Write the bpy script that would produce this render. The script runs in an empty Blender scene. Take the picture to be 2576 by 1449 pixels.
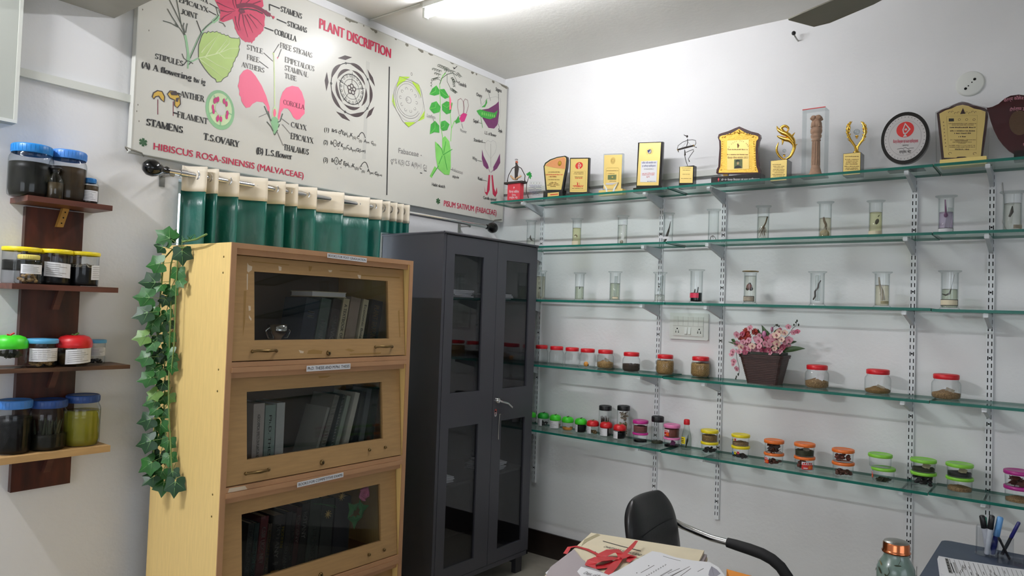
import bpy, math, random
from math import pi, sin, cos, radians as R
from mathutils import Vector, Matrix
random.seed(11)
sc = bpy.context.scene
C = sc.collection

# ---------------------------------------------------------------- camera
CAM = Vector((-3.85761, -3.11564, 1.55578)); YAW, PIT, ROL, FPX = 0.66032, 0.03132, 0.03467, 1822.983
W_, H_ = 2576, 1449
FW = Vector((cos(YAW)*cos(PIT), sin(YAW)*cos(PIT), sin(PIT)))
_r = Vector((sin(YAW), -cos(YAW), 0)); _u = _r.cross(FW)
RT = cos(ROL)*_r + sin(ROL)*_u
UP = -sin(ROL)*_r + cos(ROL)*_u
cam = bpy.data.cameras.new('camera'); camo = bpy.data.objects.new('camera', cam); C.objects.link(camo)
camo.matrix_world = Matrix(((RT.x, UP.x, -FW.x, CAM.x), (RT.y, UP.y, -FW.y, CAM.y), (RT.z, UP.z, -FW.z, CAM.z), (0, 0, 0, 1)))
cam.sensor_width = 36; cam.lens = FPX/W_*36; cam.clip_start = .05
sc.camera = camo

# ---------------------------------------------------------------- world, exposure, light levels
w = bpy.data.worlds.new('world'); sc.world = w; w.use_nodes = True
w.node_tree.nodes['Background'].inputs[0].default_value = (.75, .85, 1, 1)
w.node_tree.nodes['Background'].inputs[1].default_value = .6
vs = sc.view_settings; vs.view_transform = 'Standard'; vs.look = 'None'; vs.exposure = 0.5; vs.gamma = 1; vs.use_curve_mapping = False
TUBE_POWER = 108.0        # the two fluorescent tubes
TUBE_B_POWER = 540.0
FILL_WINDOW_POWER = 2.0       # daylight glow of the unseen fill window added in the side wall
cy = sc.cycles
cy.max_bounces = 10; cy.diffuse_bounces = 5; cy.glossy_bounces = 5; cy.transmission_bounces = 8; cy.transparent_max_bounces = 40
cy.use_denoising = True; cy.caustics_reflective = False; cy.caustics_refractive = False; cy.sample_clamp_indirect = 4
cy.use_adaptive_sampling = True; cy.adaptive_threshold = .02

def at(u, v, axis, val):
    """the point of the room seen at (u, v) of the photograph that lies on the plane axis = val"""
    d = FW + RT*((u-W_/2)/FPX) - UP*((v-H_/2)/FPX)
    return CAM + d*((val-CAM[axis])/d[axis])
def dep(p): return (Vector(p)-CAM).dot(FW)

# ---------------------------------------------------------------- materials
MT = {}
def lin(c):
    return tuple(((x/255)/12.92 if x/255 <= .04045 else ((x/255+.055)/1.055)**2.4) for x in c)
def mat(name, col=(200, 200, 200), rough=.5, metal=0, spec=.5, noise=0, nscale=20, nstretch=(1, 1, 1), bump=0, bscale=60, col2=None, emit=0, coat=0, bdist=.002):
    if name in MT: return MT[name]
    m = bpy.data.materials.new(name); m.use_nodes = True; nt = m.node_tree; b = nt.nodes['Principled BSDF']
    c = lin(col)
    b.inputs['Base Color'].default_value = (*c, 1); b.inputs['Roughness'].default_value = rough; b.inputs['Metallic'].default_value = metal
    b.inputs['Specular IOR Level'].default_value = spec; b.inputs['Coat Weight'].default_value = coat
    if emit:
        b.inputs['Emission Color'].default_value = (*c, 1); b.inputs['Emission Strength'].default_value = emit
    if noise or bump or col2:
        tc = nt.nodes.new('ShaderNodeTexCoord'); mp = nt.nodes.new('ShaderNodeMapping'); mp.inputs['Scale'].default_value = nstretch
        nt.links.new(tc.outputs['Object'], mp.inputs[0])
    if noise or col2:
        n = nt.nodes.new('ShaderNodeTexNoise'); n.inputs['Scale'].default_value = nscale; n.inputs['Detail'].default_value = 4
        nt.links.new(mp.outputs[0], n.inputs['Vector'])
        rp = nt.nodes.new('ShaderNodeValToRGB'); rp.color_ramp.elements[0].position = .3; rp.color_ramp.elements[1].position = .7
        c2 = lin(col2) if col2 else tuple(x*(1-noise) for x in c)
        rp.color_ramp.elements[0].color = (*c2, 1); rp.color_ramp.elements[1].color = (*c, 1)
        nt.links.new(n.outputs['Fac'], rp.inputs[0]); nt.links.new(rp.outputs[0], b.inputs['Base Color'])
    if bump:
        n2 = nt.nodes.new('ShaderNodeTexNoise'); n2.inputs['Scale'].default_value = bscale; n2.inputs['Detail'].default_value = 5
        nt.links.new(mp.outputs[0], n2.inputs['Vector'])
        bp = nt.nodes.new('ShaderNodeBump'); bp.inputs['Strength'].default_value = bump; bp.inputs['Distance'].default_value = bdist
        nt.links.new(n2.outputs['Fac'], bp.inputs['Height']); nt.links.new(bp.outputs[0], b.inputs['Normal'])
    MT[name] = m; return m
def glass(name, tint=(255, 255, 255), edge=(150, 165, 165), refl=.05, rough=.03, dens=0.0, body=None, edgepow=3.0, fres=.75):
    """thin clear sheet: tinted transparency that darkens towards grazing view, a gloss on top, and optionally some diffuse body"""
    if name in MT: return MT[name]
    m = bpy.data.materials.new(name); m.use_nodes = True; nt = m.node_tree; nt.nodes.clear(); N = nt.nodes.new; L = nt.links.new
    out = N('ShaderNodeOutputMaterial'); tr = N('ShaderNodeBsdfTransparent'); gl = N('ShaderNodeBsdfGlossy'); gl.inputs['Roughness'].default_value = rough
    lw = N('ShaderNodeLayerWeight'); lw.inputs['Blend'].default_value = .5
    pw = N('ShaderNodeMath'); pw.operation = 'POWER'; pw.inputs[1].default_value = edgepow; L(lw.outputs['Facing'], pw.inputs[0])
    mx = N('ShaderNodeMix'); mx.data_type = 'RGBA'; mx.inputs[6].default_value = (*lin(tint), 1); mx.inputs[7].default_value = (*lin(edge), 1)
    L(pw.outputs[0], mx.inputs[0]); L(mx.outputs[2], tr.inputs[0])
    p5 = N('ShaderNodeMath'); p5.operation = 'POWER'; p5.inputs[1].default_value = 5; L(lw.outputs['Facing'], p5.inputs[0])
    mul = N('ShaderNodeMath'); mul.operation = 'MULTIPLY_ADD'; mul.inputs[1].default_value = fres; mul.inputs[2].default_value = refl; mul.use_clamp = True
    L(p5.outputs[0], mul.inputs[0])
    last = tr
    if dens:
        df = N('ShaderNodeBsdfDiffuse'); df.inputs[0].default_value = (*lin(body or tint), 1)
        m0 = N('ShaderNodeMixShader'); m0.inputs[0].default_value = dens; L(tr.outputs[0], m0.inputs[1]); L(df.outputs[0], m0.inputs[2]); last = m0
    m1 = N('ShaderNodeMixShader'); L(mul.outputs[0], m1.inputs[0]); L(last.outputs[0], m1.inputs[1]); L(gl.outputs[0], m1.inputs[2]); L(m1.outputs[0], out.inputs[0])
    MT[name] = m; return m
def M(n): return MT[n]

# ---------------------------------------------------------------- mesh builder
class G:
    def __init__(s): s.v = []; s.f = []; s.m = []; s.s = []; s.mats = []
    def mi(s, mt):
        if isinstance(mt, str): mt = MT[mt]
        if mt not in s.mats: s.mats.append(mt)
        return s.mats.index(mt)
    def add(s, vs, fs, mt, smooth=False, X=None):
        o = len(s.v); k = s.mi(mt)
        if X is not None: vs = [X @ Vector(p) for p in vs]
        s.v += [tuple(p) for p in vs]
        for f in fs: s.f.append(tuple(i+o for i in f)); s.m.append(k); s.s.append(smooth)
        return s
    def box(s, x0, x1, y0, y1, z0, z1, mt, X=None):
        v = [(x, y, z) for z in (z0, z1) for y in (y0, y1) for x in (x0, x1)]
        return s.add(v, [(0, 2, 3, 1), (4, 5, 7, 6), (0, 1, 5, 4), (1, 3, 7, 5), (3, 2, 6, 7), (2, 0, 4, 6)], mt, X=X)
    def rbox(s, x0, x1, y0, y1, z0, z1, r, mt, X=None, n=4, axis='y'):
        """box with rounded corners seen along an axis"""
        a0, a1, b0, b1 = {'y': (x0, x1, z0, z1), 'z': (x0, x1, y0, y1), 'x': (y0, y1, z0, z1)}[axis]
        pl = []
        for cx, cz, st in ((a1-r, b1-r, 0), (a0+r, b1-r, 90), (a0+r, b0+r, 180), (a1-r, b0+r, 270)):
            for i in range(n+1):
                a = R(st+90*i/n); pl.append((cx+r*cos(a), cz+r*sin(a)))
        if axis == 'y': return s.prism(pl, y0, y1, mt, X=X)
        if axis == 'z': return s.prism(pl, z0, z1, mt, X=X, f=lambda p, q: (p[0], p[1], q))
        return s.prism(pl, x0, x1, mt, X=X, f=lambda p, q: (q, p[0], p[1]))
    def prism(s, pl, y0, y1, mt, side=None, X=None, f=None, smooth=False):
        f = f or (lambda p, q: (p[0], q, p[1]))
        n = len(pl); v = [f(p, y0) for p in pl]+[f(p, y1) for p in pl]
        s.add(v, [tuple(range(n)), tuple(range(2*n-1, n-1, -1))], mt, X=X)
        return s.add(v, [(i, (i+1) % n, n+(i+1) % n, n+i) for i in range(n)], side or mt, smooth=smooth, X=X)
    def lathe(s, pr, mt, c=(0, 0, 0), n=24, sx=1, sy=1, X=None, smooth=True, cap0=False, cap1=False):
        v = []; fs = []
        for r, z in pr:
            for i in range(n):
                a = 2*pi*i/n; v.append((c[0]+r*sx*cos(a), c[1]+r*sy*sin(a), c[2]+z))
        for j in range(len(pr)-1):
            for i in range(n):
                a, b = j*n+i, j*n+(i+1) % n; fs.append((a, b, b+n, a+n))
        s.add(v, fs, mt, smooth, X)
        if cap0: s.add(v[:n], [tuple(range(n-1, -1, -1))], mt, X=X)
        if cap1: s.add(v[-n:], [tuple(range(n))], mt, X=X)
        return s
    def sph(s, c, r, mt, n=10, k=7, X=None, sc3=(1, 1, 1), Y=None):
        v = []; fs = []
        for j in range(k+1):
            t = pi*j/k
            for i in range(n):
                a = 2*pi*i/n; p = Vector((r*sc3[0]*sin(t)*cos(a), r*sc3[1]*sin(t)*sin(a), r*sc3[2]*cos(t)))
                if Y is not None: p = Y @ p
                v.append((c[0]+p.x, c[1]+p.y, c[2]+p.z))
        for j in range(k):
            for i in range(n):
                a, b = j*n+i, j*n+(i+1) % n; fs.append((a, a+n, b+n, b))
        return s.add(v, fs, mt, True, X)
    def tube(s, pts, r, mt, n=8, X=None, caps=True, flat=None):
        pts = [Vector(p) for p in pts]; k = len(pts); rs = r if isinstance(r, (list, tuple)) else [r]*k
        v = []; fs = []; prev = None
        for j, p in enumerate(pts):
            t = (pts[min(j+1, k-1)]-pts[max(j-1, 0)]).normalized()
            if prev is None: a = t.orthogonal().normalized()
            else:
                a = prev-t*prev.dot(t)
                a = a.normalized() if a.length > 1e-6 else t.orthogonal().normalized()
            prev = a; b = t.cross(a)
            for i in range(n):
                q = 2*pi*i/n; v.append(p+a*(rs[j]*cos(q))+b*(rs[j]*sin(q)*(flat or 1)))
        for j in range(k-1):
            for i in range(n):
                x, y = j*n+i, j*n+(i+1) % n; fs.append((x, y, y+n, x+n))
        s.add(v, fs, mt, True, X)
        if caps: s.add(v[:n], [tuple(range(n-1, -1, -1))], mt, X=X); s.add(v[-n:], [tuple(range(n))], mt, X=X)
        return s
    # flat print in the local XZ plane at depth y, facing -y
    def lift(s, y):
        s.k = getattr(s, 'k', 0)+1; return y-(s.k % 50)*8e-6      # prints never share one plane
    def fill(s, pl, y, mt): y = s.lift(y); return s.add([(p[0], y, p[1]) for p in pl], [tuple(range(len(pl)))], mt)
    def line(s, pts, wd, y, mt, taper=False, closed=False):
        y = s.lift(y); n = len(pts)
        if closed: pts = list(pts)+[pts[0]]; n += 1
        v = []
        for i, p in enumerate(pts):
            a = pts[max(i-1, 0)] if not (closed and i == 0) else pts[-2]
            b = pts[min(i+1, n-1)] if not (closed and i == n-1) else pts[1]
            dx, dz = b[0]-a[0], b[1]-a[1]; l = math.hypot(dx, dz) or 1e-9
            h = wd/2*((1-i/(n-1)*.75) if taper else 1)
            v += [(p[0]-dz/l*h, y, p[1]+dx/l*h), (p[0]+dz/l*h, y, p[1]-dx/l*h)]
        return s.add(v, [(2*i, 2*i+1, 2*i+3, 2*i+2) for i in range(n-1)], mt)
    def ell(s, c, rx, rz, y, mt, n=24, a0=0, a1=360, rot=0):
        pl = []
        for i in range(n):
            a = R(a0+(a1-a0)*i/n); x, z = rx*cos(a), rz*sin(a); pl.append((c[0]+x*cos(rot)-z*sin(rot), c[1]+x*sin(rot)+z*cos(rot)))
        return s.fill(pl, y, mt)
    def ring(s, c, rx, rz, wd, y, mt, n=32, a0=0, a1=360):
        pts = [(c[0]+rx*cos(R(a0+(a1-a0)*i/n)), c[1]+rz*sin(R(a0+(a1-a0)*i/n))) for i in range(n+1)]
        return s.line(pts, wd, y, mt)
    def text(s, st, A, B, h, y, mt, bold=0, f=None):
        """lettering whose box runs from A to B (x, z) along the baseline, capitals h high"""
        v, fs, x0, x1 = font(st)
        if not v: return s
        dx, dz = (B[0]-A[0])/(x1-x0), (B[1]-A[1])/(x1-x0)
        f = f or (lambda x, z, y=y: (x, s.yy, z))
        for sh in ((0,) if bold <= 0 else ((-bold, bold) if bold < .02 else (-bold, 0, bold))):
            s.yy = s.lift(y); s.add([f(A[0]+(p[0]-x0)*dx+sh*abs(h), A[1]+(p[0]-x0)*dz+p[1]*h) for p in v], fs, mt)
        return s
    def serif(s, st, A, B, h, y, mt, bold=0):
        ops, wd = serif(st, bold); k = ((B[0]-A[0])/wd, (B[1]-A[1])/wd)
        for q in ops: s.fill([(A[0]+p[0]*k[0], A[1]+p[0]*k[1]+p[1]*h) for p in q], y, mt)
        return s
    def build(s, name, parent=None, loc=None, rz=0):
        me = bpy.data.meshes.new(name); me.from_pydata(s.v, [], s.f)
        for m in s.mats: me.materials.append(m)
        me.polygons.foreach_set('material_index', s.m); me.polygons.foreach_set('use_smooth', s.s); me.update()
        o = bpy.data.objects.new(name, me); C.objects.link(o)
        if parent is not None: o.parent = parent
        if loc is not None: o.location = loc
        o.rotation_euler.z = rz
        return o

_fc = {}
def reorder(t):
    """letters are set one by one: the short i sign goes before its consonant cluster"""
    out = []
    for ch in t:
        if ch == '\u093f' and out:
            i = len(out)-1
            while i >= 2 and out[i-1] == '\u094d': i -= 2
            out.insert(i, ch)
        else: out.append(ch)
    return ''.join(out)
def font(st, bold=0):
    if st not in _fc:
        def conv(t):
            cu = bpy.data.curves.new('t', 'FONT'); cu.body = t; cu.resolution_u = 3; cu.size = 1
            ob = bpy.data.objects.new('t', cu); me = ob.to_mesh()
            v = [(p.co.x, p.co.y) for p in me.vertices]; fs = [tuple(p.vertices) for p in me.polygons]
            ob.to_mesh_clear(); bpy.data.objects.remove(ob); bpy.data.curves.remove(cu); return v, fs
        if 'capH' not in _fc: _fc['capH'] = max(p[1] for p in conv('H')[0])
        v, fs = conv(reorder(st)); ch = _fc['capH']; v = [(x/ch, y/ch) for x, y in v]
        xs = [p[0] for p in v] or [0, 1]
        _fc[st] = (v, fs, min(xs), max(xs))
    return _fc[st]

SG = {'A': (.72, 't.05,0,.36,1,a T.36,1,.67,0,b t.17,.36,.52,.36'), 'B': (.7, 'T.13,0,.13,1,ab t.1,1,.36,1 t.1,.52,.4,.52 t.1,0,.4,0 c.36,.76,.2,.24,-90,90 c.38,.26,.24,.26,-90,90'),
 'C': (.76, 'c.42,.5,.36,.5,45,315 t.68,.7,.68,1'), 'E': (.66, 'T.13,0,.13,1,ab t.1,1,.56,1 t.56,1.02,.56,.8 t.1,.52,.42,.52 t.42,.42,.42,.62 t.1,0,.58,0 t.58,0,.58,.22'),
 'F': (.62, 'T.13,0,.13,1,ab t.1,1,.56,1 t.56,1.02,.56,.8 t.1,.52,.42,.52 t.42,.42,.42,.62'), 'G': (.8, 'c.42,.5,.36,.5,45,320 T.67,.05,.67,.42 t.52,.42,.8,.42 t.66,.72,.66,1'),
 'H': (.78, 'T.14,0,.14,1,ab T.63,0,.63,1,ab t.14,.5,.63,.5'), 'I': (.32, 'T.16,0,.16,1,ab'), 'J': (.44, 'T.29,.2,.29,1,b c.15,.2,.14,.2,180,360'),
 'K': (.74, 'T.14,0,.14,1,ab t.14,.4,.6,1,b T.3,.55,.64,0,b'), 'L': (.62, 'T.13,0,.13,1,ab t.1,0,.56,0 t.56,0,.56,.25'),
 'M': (.94, 't.12,0,.12,1,ab T.12,1,.46,0 t.46,0,.8,1 T.82,0,.82,1,ab'), 'N': (.78, 't.12,0,.12,1,ab T.12,1,.64,0 t.64,0,.64,1,b'), 'O': (.82, 'c.41,.5,.36,.5,0,360'),
 'P': (.64, 'T.13,0,.13,1,ab t.1,1,.36,1 t.1,.46,.36,.46 c.34,.73,.23,.27,-90,90'), 'R': (.74, 'T.13,0,.13,1,ab t.1,1,.36,1 t.1,.5,.36,.5 c.34,.75,.22,.25,-90,90 T.38,.5,.68,0,b'),
 'S': (.6, 'c.3,.74,.21,.26,30,270 c.3,.25,.23,.25,90,-150 t.5,.74,.5,1 t.09,0,.09,.26'), 'T': (.66, 'T.33,0,.33,1,a t.03,1,.63,1 t.03,1.02,.03,.78 t.63,1.02,.63,.78'),
 'U': (.76, 'T.14,.3,.14,1,b t.62,.3,.62,1,b c.38,.3,.24,.3,180,360'), 'V': (.72, 'T.05,1,.36,0,a t.36,0,.67,1,b'), 'X': (.74, 'T.06,1,.66,0,ab t.08,0,.64,1,ab'), 'Y': (.7, 'T.05,1,.35,.46,a t.35,.46,.65,1,b T.35,0,.35,.5,a'),
 'f': (.4, 'T.2,0,.2,.8,a c.34,.8,.14,.2,60,180 t.06,.64,.38,.64'), 'l': (.3, 'T.15,0,.15,1,ab'), 'o': (.58, 'c.29,.33,.24,.33,0,360'), 'w': (.78, 'T.03,.66,.22,0,a t.22,0,.38,.6 T.38,.6,.56,0 t.56,0,.74,.66,b'),
 'e': (.54, 'c.28,.33,.23,.33,0,320 t.05,.36,.5,.36'), 'r': (.46, 'T.15,0,.15,.66,ab c.33,.45,.18,.2,40,150'), 'i': (.3, 'T.15,0,.15,.66,ab d.15,.88'), 'n': (.68, 'T.14,0,.14,.66,ab c.34,.42,.2,.24,0,150 T.54,0,.54,.42,a'),
 'g': (.56, 'c.27,.4,.2,.25,0,360 c.27,-.12,.2,.17,0,360 t.4,.6,.52,.66'), 't': (.38, 'T.18,.08,.18,.85 t.03,.64,.36,.64 c.28,.1,.1,.1,180,300'), '(': (.32, 'c.42,.4,.3,.68,115,245'), ')': (.32, 'c-.1,.4,.3,.68,-65,65'),
 '.': (.24, 'd.1,.07'), ' ': (.36, '')}
def serif(st, bold=0):
    out = []; x = 0; TK = .15+bold; tk = .055+bold*.5
    for ch in st:
        wd, ops = SG.get(ch, SG[' '])
        for op in ops.split():
            k = op[0]; a = op[1:].split(',')
            if k in 'Tt':
                x0, y0, x1, y1 = map(float, a[:4]); h = (TK if k == 'T' else tk)/2; dx, dy = x1-x0, y1-y0; l = math.hypot(dx, dy)
                if abs(dx) > abs(dy)*2: h = min(h, .05)
                nx, ny = (-dy/l*h, dx/l*h)
                out.append([(x+x0+nx, y0+ny), (x+x0-nx, y0-ny), (x+x1-nx, y1-ny), (x+x1+nx, y1+ny)])
                for fl, (px_, py_) in (('a', (x0, y0)), ('b', (x1, y1))):
                    if len(a) > 4 and fl in a[4]:
                        q = .12+(h if k == 'T' else .02); e = .045; sg = 1 if py_ < .3 else -1
                        out.append([(x+px_-q, py_), (x+px_+q, py_), (x+px_+q, py_+e*sg), (x+px_-q, py_+e*sg)])
            elif k == 'c':
                cx, cy_, rx, ry, a0, a1 = map(float, a); n = max(6, int(abs(a1-a0)/18))
                for i in range(n):
                    q = []
                    for ang, sg in ((a0+(a1-a0)*i/n, 1), (a0+(a1-a0)*(i+1)/n, 1), (a0+(a1-a0)*(i+1)/n, -1), (a0+(a1-a0)*i/n, -1)):
                        t = R(ang); h = (tk+(TK-tk)*abs(cos(t))**1.6)/2
                        q.append((x+cx+(rx-tk/2+sg*h)*cos(t), cy_+(ry-tk/2+sg*h)*sin(t)))
                    out.append(q)
            elif k == 'd':
                cx, cy_ = map(float, a); out.append([(x+cx+.085*cos(i*pi/4), cy_+.085*sin(i*pi/4)) for i in range(8)])
        x += wd
    return out, x

# ---------------------------------------------------------------- things
def thing(name, label, cat, loc=(0, 0, 0), rz=0, group=None):
    o = bpy.data.objects.new(name, None); C.objects.link(o); o.empty_display_size = .05
    o.location = loc; o.rotation_euler.z = rz; o['label'] = label; o['category'] = cat
    if group: o['group'] = group
    return o
def tag(o, label, cat, group=None, kind=None):
    o['label'] = label; o['category'] = cat
    if group: o['group'] = group
    if kind: o['kind'] = kind
    return o
def struct(o, label=None):
    o['kind'] = 'structure'
    if label: o['label'] = label
    return o
RW = -pi/2      # turn of the things that face into the room from the shelf wall
class PL:
    """pixel of the photo -> (x, z) in the frame of a thing standing at loc, on its plane y = yo"""
    def __init__(s, loc, side='R', yo=0): s.l = Vector(loc); s.s = side; s.y = yo
    def __call__(s, u, v):
        if s.s == 'R': p = at(u, v, 0, s.l.x+s.y); return (s.l.y-p.y, p.z-s.l.z)
        p = at(u, v, 1, s.l.y+s.y); return (p.x-s.l.x, p.z-s.l.z)
    def P(s, pts, zo=None):
        if zo: return [s(zo[0]+x*zo[2], zo[1]+y*zo[2]) for x, y in pts]
        return [s(x, y) for x, y in pts]

# ================================================================ the room
mat('wall_paint', (234, 234, 234), .6, spec=.3, bump=.35, bscale=55, noise=.05, nscale=2.2, bdist=.003)
mat('ceiling_paint', (236, 235, 230), .8, spec=.2, bump=.35, bscale=40, noise=.1, nscale=1.6, bdist=.003)
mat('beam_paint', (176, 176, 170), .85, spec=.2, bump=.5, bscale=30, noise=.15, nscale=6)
mat('floor_tile', (176, 170, 156), .35, noise=.25, nscale=9)
mat('skirting', (44, 34, 30), .3, noise=.4, nscale=14)
mat('white_plastic', (222, 224, 218), .45)
mat('cream_plastic', (214, 216, 208), .5)
mat('black', (16, 16, 17), .45)
mat('black_gloss', (12, 12, 13), .12)
mat('shade_black', (4, 4, 5), .9)  # near-black painting the shade inside holes, slots and keyholes; also on dark screws
mat('ink', (28, 27, 27), .6)
mat('chrome', (205, 205, 205), .12, metal=1)
mat('steel', (170, 170, 165), .3, metal=1)
mat('brass', (150, 122, 66), .32, metal=1, noise=.3, nscale=80)
mat('gold', (236, 190, 84), .2, metal=1)
mat('gold_face', (240, 212, 130), .38, metal=.45, spec=.6)
mat('gold_relief', (220, 180, 84), .28, metal=.85, bump=.9, bscale=190, bdist=.004)
mat('gold_dark', (150, 112, 36), .4, metal=.6)
mat('paper', (226, 226, 228), .7)
mat('paper_cream', (226, 214, 184), .7, noise=.06, nscale=14)
mat('red_ink', (190, 40, 40), .6)
HC = 3.15
RX, RY = -6.6, -5.6
g = G(); g.box(RX-.2, .2, RY-.2, .2, -.15, 0, 'floor_tile'); struct(g.build('floor'))
g = G(); g.box(RX-.2, .2, RY-.2, .2, HC, HC+.15, 'ceiling_paint'); struct(g.build('ceiling'))
# wall behind the board, with the window opening that the curtain hangs in front of
wx0, wx1, wz0, wz1 = -2.262, -.98, .95, 2.085
g = G(); g.box(RX-.2, wx0, 0, .2, 0, HC, 'wall_paint'); g.box(wx1, .2, 0, .2, 0, HC, 'wall_paint')
g.box(wx0, wx1, 0, .2, 0, wz0, 'wall_paint'); g.box(wx0, wx1, 0, .2, wz1, HC, 'wall_paint'); struct(g.build('wall_left'))
g = G(); g.box(0, .2, RY, 0, 0, HC, 'wall_paint'); struct(g.build('wall_right'))
mat('fill_daylight', (240, 246, 255), emit=FILL_WINDOW_POWER)
mat('curtain_and_fill_daylight', (232, 242, 255), emit=1.6)  # glow behind the curtain, shared by the added rear fill window
mat('frame_paint', (210, 208, 200), .5)
def window(name, x0, x1, z0, z1, y0, y1, lit, axis='y'):
    X = None if axis == 'y' else Matrix(((0, 1, 0, 0), (1, 0, 0, 0), (0, 0, 1, 0), (0, 0, 0, 1)))
    root = G(); t = .05; ym = (y0+y1)/2
    for a, b, c, d in ((x0, x0+t, z0, z1), (x1-t, x1, z0, z1), (x0+t, x1-t, z0, z0+t), (x0+t, x1-t, z1-t, z1), ((x0+x1)/2-.02, (x0+x1)/2+.02, z0+t, z1-t)):
        root.box(a, b, y0, y1, c, d, 'frame_paint', X=X)
    o = struct(root.build(name)); p = G(); p.box(x0+t, x1-t, ym, ym+.006, z0+t, z1-t, lit, X=X); p.build('pane', o); return o
window('window_1', wx0, wx1, wz0, wz1, .09, .14, 'curtain_and_fill_daylight')
# the two walls behind the camera, each with an unseen glowing window added as fill light
g = G(); a0, a1 = -5.2, -2.6
for q in ((RX, a0, 0, HC), (a1, 0, 0, HC), (a0, a1, 0, .95), (a0, a1, 2.3, HC)): g.box(q[0], q[1], RY-.2, RY, q[2], q[3], 'wall_paint')
struct(g.build('wall_rear')); window('fill_window_2', a0, a1, .95, 2.3, RY-.14, RY-.09, 'curtain_and_fill_daylight')
g = G(); b0, b1 = -3.9, -1.7
for q in ((RY, b0, 0, HC), (b1, 0, 0, HC), (b0, b1, 0, .95), (b0, b1, 2.3, HC)): g.box(RX-.2, RX, q[0], q[1], q[2], q[3], 'wall_paint')
struct(g.build('wall_side')); window('fill_window_3', b0, b1, .95, 2.3, RX-.14, RX-.09, 'fill_daylight', axis='x')
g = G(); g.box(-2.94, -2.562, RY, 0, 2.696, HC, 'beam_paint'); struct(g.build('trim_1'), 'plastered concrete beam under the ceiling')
g = G(); g.box(-.012, 0, RY, 0, 0, .151, 'skirting'); struct(g.build('baseboard_right'))
g = G(); g.box(RX, -.012, -.012, 0, 0, .151, 'skirting'); struct(g.build('baseboard_left'))

# ---------------------------------------------------------------- fluorescent tubes on the ceiling
def tube_light(x, y0, y1, power, label, name='tube_light'):
    t = thing(name, label, 'lamp', (x, y0, HC), 0)
    L = y1-y0
    g = G(); g.rbox(-.02, .02, -.01, L+.01 if L > 0 else .01, -.032, 0, .005, 'white_plastic') if L > 0 else g.box(-.02, .02, L-.01, .01, -.032, 0, 'white_plastic')
    g.build('batten', t)
    m = mat('tube_glow_%d' % power, (250, 250, 255), emit=power)
    g = G(); g.tube([(0, -.01, -.07), (0, L+.01, -.07)], .0135, m, n=12); g.build('lit_tube', t)
    for y in (-.003, L-.012):
        g = G(); g.box(-.015, .015, y, y+.015, -.084, -.03, 'white_plastic'); g.build('end_holder', t)
    return t
tube_light(-1.21, -.43, -1.63, TUBE_POWER, 'lit white fluorescent tube on the ceiling above the plant board')
tube_light(-4.15, -.10, -.68, TUBE_B_POWER, 'fluorescent tube on the ceiling on the far side of the beam')
g = G(); g.tube([(-1.225, -.40, HC-.006), (-1.225, 0, HC-.006)], .005, 'white_plastic', n=6); tag(g.build('lamp_cable'), 'thin cable along the ceiling from the lit tube to the board wall', 'cable')

# ---------------------------------------------------------------- cable trunking
g = G(); g.box(-2.9, -2.46, -.022, 0, 2.363, 2.394, 'cream_plastic'); tag(g.build('cable_trunking'), 'grey cable trunking running along the wall left of the plant board', 'trunking')
g = G(); g.box(-.024, 0, -1.56, -.02, 2.347, 2.380, 'cream_plastic'); tag(g.build('cable_trunking'), 'pale cable trunking on the shelf wall behind the awards', 'trunking')
# white panel cut by the left edge of the picture
t = thing('wall_panel', 'white flat panel hanging on the wall above the wooden shelf, cut by the picture edge', 'panel', (-2.9, 0, 2.178))
mat('panel_grey', (184, 188, 180), .55)
g = G(); g.box(-.6, 0, -.05, -.0, 0, .93, 'panel_grey'); g.build('panel_board', t)
g = G(); g.box(-.6, 0, -.052, -.05, 0, .012, 'white_plastic'); g.box(-.012, 0, -.052, -.05, .012, .93, 'cream_plastic'); g.build('edge_trim', t)

# ---------------------------------------------------------------- small fittings of the shelf wall
p = at(2441, 211, 0, 0)
t = thing('ceiling_rose_cover', 'round white cover plate with four dark screw holes high on the shelf wall', 'cover plate', p, RW)
g = G(); g.lathe([(0, .008), (.05, .008), (.056, .006), (.058, 0)], 'white_plastic', n=40, X=Matrix.Rotation(pi/2, 4, 'X'))
g.build('plate', t)
for i, (du, dv) in enumerate(((11, -12), (4, -4), (-5, 5), (-12, 12))):
    q = at(2441+du, 211+dv, 0, -.008); r = .006 if i in (0, 3) else .0028
    g = G(); g.lathe([(0, .001), (r, .001), (r, 0)], 'shade_black', n=12, X=Matrix.Translation((p.y-q.y, -.008, q.z-p.z)) @ Matrix.Rotation(pi/2, 4, 'X')); g.build('screw_hole', t)
p = at(2008, 103, 0, 0)
t = thing('wall_hook', 'small dark screw hook high on the shelf wall near the fan blade', 'hook', p, RW)
g = G(); g.tube([(0, 0, 0), (0, -.03, .002), (-.004, -.045, .012), (-.006, -.05, .02)], .004, 'steel', n=8); g.build('shank', t)
g = G(); g.sph((-.008, -.052, .026), .011, 'black'); g.build('knob', t)

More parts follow.
